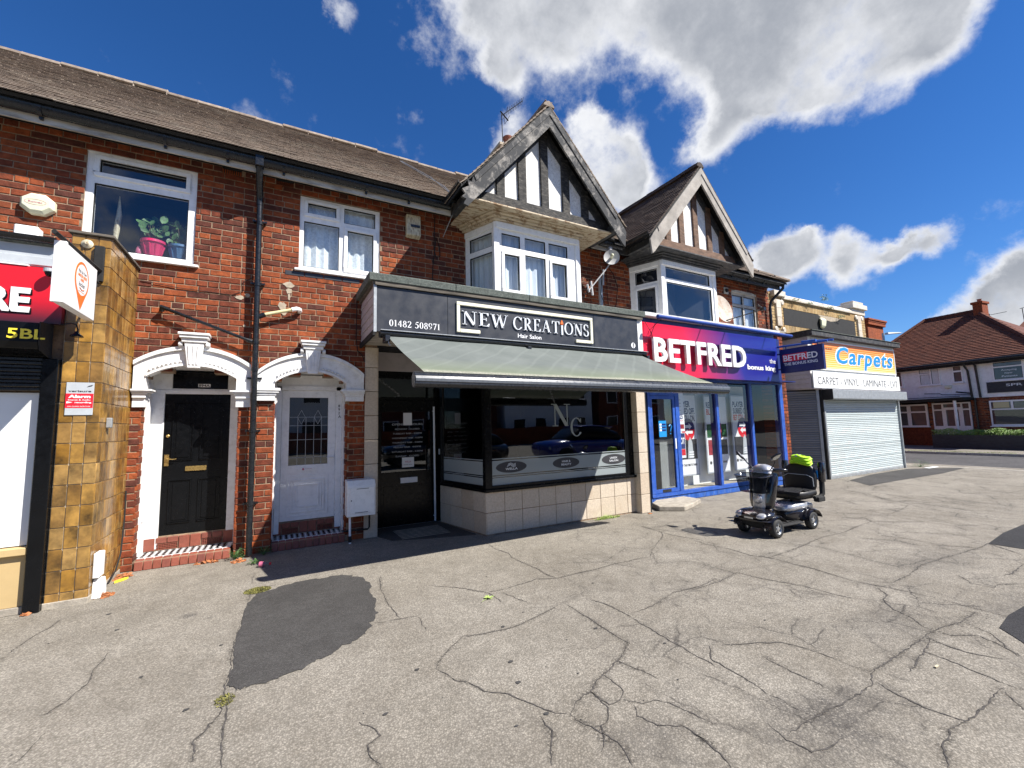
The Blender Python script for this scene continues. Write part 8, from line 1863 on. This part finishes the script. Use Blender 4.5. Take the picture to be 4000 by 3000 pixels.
    m.add(vs, [(i*9+j, i*9+j+1, (i+1)*9+j+1, (i+1)*9+j) for i in range(N) for j in range(8)]); m.build('seat_cover', 'vinyl', t, smooth=True)
    zloft([(.50, 6.74, cy, .04, .20), (.56, 6.745, cy, .05, .22), (.72, 6.76, cy, .05, .225), (.80, 6.775, cy, .045, .2), (.85, 6.78, cy, .04, .15), (.86, 6.78, cy, .03, .13)]).build('backrest', 'vinyl', t, smooth=True)
    m = MB(); m.tube([(6.71, cy-.2, .56), (6.70, cy-.2, .68), (6.70, cy-.13, .715), (6.70, cy+.13, .72), (6.7, cy+.2, .68)], .0045, 6); m.build('seat_piping', 'sign_grey', t, smooth=True)
    for s in (-1, 1): # armrests flipped up
        zloft([(.62, 6.84, cy+s*.25, .04, .034), (.64, 6.84, cy+s*.25, .048, .04), (.88, 6.85, cy+s*.25, .048, .04), (.90, 6.85, cy+s*.25, .036, .03)]).build('armrest', 'scooter_black', t, smooth=True)
        m = MB(); m.tube([(6.62, cy+s*.24, .42), (6.76, cy+s*.25, .42), (6.82, cy+s*.25, .46), (6.83, cy+s*.25, .66)], [.024, .03, .034, .034], 10); m.build('armrest_frame', 'black_matt', t, smooth=True)
        B('armrest_socket', 'black_matt', t, 6.64, 6.82, cy+s*.25-.036, cy+s*.25+.036, .36, .43, bevel=.01)
    m = MB(); m.box(6.79, 6.83, cy-.225, cy-.20, .68, .78); m.build('strap', 'sign_cyan', t, bevel=.004)
scooter()
t = zloft([(.855, 6.76, 3.56, .06, .12), (.87, 6.755, 3.56, .075, .145), (.885, 6.765, 3.565, .07, .14), (.90, 6.755, 3.56, .078, .146), (.92, 6.77, 3.565, .068, .138), (.94, 6.76, 3.56, .072, .138), (.955, 6.765, 3.57, .062, .128), (.975, 6.76, 3.57, .06, .12), (.985, 6.76, 3.58, .035, .085)], n=40, p=3.6)
R = random.Random(8)
t.v = [(x+.012*mnoise.noise(Vector((x*14, y*14, z*14))), y+.026*mnoise.noise(Vector((y*18, z*18, x*9))), z+.032*mnoise.noise(Vector((x*9+5, y*13, z*4)))) for x, y, z in t.v]
v = thing('folded_vest', 'bright yellow green hi-vis vest folded on top of the scooter backrest', 'vest', (6.76, 3.58, .858)); t.build('cloth', 'hi_vis', v, smooth=True)
m = MB(); m.zprism([(6.70, 3.58), (6.81, 3.58), (6.81, 3.61), (6.70, 3.61)], .97, .995); m.build('reflective_tape', 'sign_grey', v, bevel=.003)

# ================================================================ LITTER, LEAVES, WEEDS
def maple(C, s, mat, lab, seed, name='fallen_leaf', curl=.35):
    R = random.Random(seed); m = MB(); n = 10; pts = []
    for k in range(n*2):
        a = 2*PI*k/(n*2)+R.uniform(-.08, .08); r = s*(1.0 if k % 2 == 0 else .52)*R.uniform(.8, 1.15); pts.append(Vector((math.cos(a)*r, math.sin(a)*r*.8, abs(math.sin(a*1.5+seed))*s*curl)))
    C = Vector(C); m.add([C+p for p in pts]+[C+Vector((0, 0, .004))], [(i, (i+1) % (2*n), 2*n) for i in range(2*n)])
    m.tube([C, C+Vector((-s*1.1, -s*.5, .004)), C+Vector((-s*1.7, -s*.9, .003))], .0015, 4)
    return solo(m, name, mat, lab, 'leaf', tuple(C))
maple((1.69, 3.6, .006), .052, 'pale_leaf', 'fresh green plane leaf lying alone in the middle of the forecourt', 2)
R = random.Random(12)
def leafpile(cx, cy, rx, ry, n, lab):
    t = thing('leaf_pile', lab, 'leaves', (cx, cy, 0)); m = MB()
    for k in range(n):
        a = R.uniform(0, 2*PI); d = R.random()**.6; c = Vector((cx+math.cos(a)*d*rx, cy+math.sin(a)*d*ry, .006+R.uniform(0, .03)*(1-d))); s = R.uniform(.014, .034); u = Vector((R.uniform(-1, 1), R.uniform(-1, 1), R.uniform(-.5, .5))).normalized(); v = u.orthogonal().normalized(); w = u.cross(v)*s*.3
        m.add([c+u*s, c+u*s*.3+v*s*.5+w, c-u*s*.6+v*s*.4-w, c-u*s, c-u*s*.5-v*s*.5+w, c+u*s*.4-v*s*.5], [(0, 1, 2, 3, 4, 5)])
    m.build('dead_leaf', 'dead_leaf', t)
leafpile(-1.43, 6.25, .09, .12, 60, 'heap of dry orange leaves in the corner between pillar and step')
leafpile(-1.42, 5.62, .08, .06, 34, 'small clump of orange leaves below the white duct')
leafpile(-.36, 6.18, .07, .06, 34, 'dead leaves gathered at the foot of the downpipe')
leafpile(-.68, 6.34, .14, .035, 26, 'scattered dry leaves along the red brick step')
leafpile(-1.86, 5.42, .03, .015, 5, 'single curled orange leaf by the pillar foot at the left')
solo((lambda m: (m.zprism([(-1.43, 6.03), (-1.37, 6.09), (-1.345, 6.15), (-1.375, 6.14), (-1.435, 6.06)], .004, .022), m)[1])(MB()), 'tape_strip', 'sign_yellow', 'yellow strip lying beside the leaf heap', 'strip', (-1.35, 6.12, 0))
def grass(name, lab, C, rx, ry, n, h, mat, cat='weed', seed=1):
    R = random.Random(seed); C = Vector(C); m = MB()
    for k in range(n):
        a = R.uniform(0, 2*PI); d = R.random()**.55; p = C+Vector((math.cos(a)*rx*d, math.sin(a)*ry*d, 0)); L = h*R.uniform(.4, 1.2)*(1.1-.6*d); q = Vector((R.uniform(-.8, .8), R.uniform(-.8, .8), R.uniform(.3, 1))).normalized()*L; w = Vector((-q.y, q.x, 0)).normalized()*R.uniform(.0015, .004)
        m.add([p-w, p+w, p+q*.6+w, p+q+Vector((0, 0, -L*.15)), p+q*.6-w], [(0, 1, 2, 3, 4)])
    return solo(m, name, mat, lab, cat, tuple(C))
def leafy(name, lab, C, n, r, h, seed):
    R = random.Random(seed); C = Vector(C); m = MB()
    for k in range(n):
        a = R.uniform(0, 2*PI); d = r*R.random()**.7; p = C+Vector((math.cos(a)*d, math.sin(a)*d, R.uniform(.01, h))); u = Vector((math.cos(a), math.sin(a), R.uniform(-.2, .7))).normalized()*R.uniform(.018, .035); w = u.cross(Vector((0, 0, 1))).normalized()*.011
        m.add([p, p+u*.45+w, p+u, p+u*.45-w], [(0, 1, 2, 3)]); m.tube([C, (C+p)/2+Vector((0, 0, .02)), p], .0012, 3, cap=False)
    return solo(m, name, 'leaf', lab, 'weed', tuple(C), None)
leafy('weed', 'green leafy weed at the foot of the brick pier left of the downpipe', (-.40, 6.32, 0), 70, .09, .11, 3)
leafy('weed', 'dark leafy weeds right of the downpipe in the corner of the step', (-.10, 6.34, 0), 50, .09, .09, 4)
leafy('weed', 'little green weed in front of the downpipe base', (-.2, 5.98, 0), 30, .06, .04, 5)
leafy('weed', 'weed growing at the far corner of the carpet shop', (17.0, 5.6, 0), 60, .3, .2, 6)
grass('moss_clump', 'round yellow green moss clump at the edge of the dark asphalt patch', (-.12, 4.98, .002), .115, .095, 1500, .022, 'moss', 'moss', 7)
grass('dry_grass', 'tuft of yellowing grass at the foot of the cream tiled stall riser', (4.72, 5.50, 0), .26, .05, 420, .08, 'pale_leaf', 'grass', 8)
grass('moss_clump', 'small dark moss tuft in the long crack', (-.22, 3.1, .002), .05, .07, 260, .018, 'moss', 'moss', 9)
# plastic bottle
t = thing('plastic_bottle', 'small crushed clear plastic bottle lying near the downpipe', 'bottle', (-.10, 5.80, .03))
m = MB(); m.lathe([(.0, 0), (.028, .002), (.03, .03), (.026, .05), (.03, .07), (.03, .1), (.012, .125), (.012, .14)], (-.16, 5.82, .03), (.9, -.35, .02), 16); m.build('bottle_body', 'clear_glass', t, smooth=True)
m = MB(); m.lathe([(.0305, .035), (.0305, .075)], (-.16, 5.82, .03), (.9, -.35, .02), 16); m.build('bottle_label', 'plate_pink', t, smooth=True)
m = MB(); m.lathe([(.014, .138), (.014, .155), (0, .155)], (-.16, 5.82, .03), (.9, -.35, .02), 12); m.build('bottle_cap', 'sign_red', t, smooth=True)
# litter
def scrap(C, poly, mat, lab, name='litter'):
    m = MB(); m.zprism([(C[0]+a, C[1]+b) for a, b in poly], C[2], C[2]+.006); return solo(m, name, mat, lab, 'litter', C)
scrap((5.52, 5.36, .004), [(-.03, -.02), (.04, -.015), (.05, .02), (-.02, .03)], 'dead_leaf', 'crumpled orange scrap at the foot of the cream tiled column')
scrap((16.9, 5.35, .004), [(-.3, -.08), (.35, -.1), (.4, .02), (-.25, .06)], 'panel_white', 'flat white scrap at the far corner of the shuttered shop')
scrap((3.55, 1.2, .004), [(-.02, -.005), (.02, -.005), (.02, .005), (-.02, .005)], 'alarm_old', 'cigarette end on the cracked asphalt at the right')
# worn entrance slab with ribs in front of the salon door
m = MB(); m.zprism([(1.30, 6.42), (1.42, 6.10), (1.9, 5.92), (2.52, 5.75), (2.42, 6.45), (2.33, 6.92), (1.30, 6.92)], 0, .012)
o = m.build('entrance_slab', 'new_asphalt', bevel=.004); structure(o)
m = MB()
for k in range(8): m.box(1.55, 2.25, 6.05+k*.075, 6.07+k*.075, .0125, .017)
o = m.build('slab_rib', 'concrete', bevel=.002); structure(o)
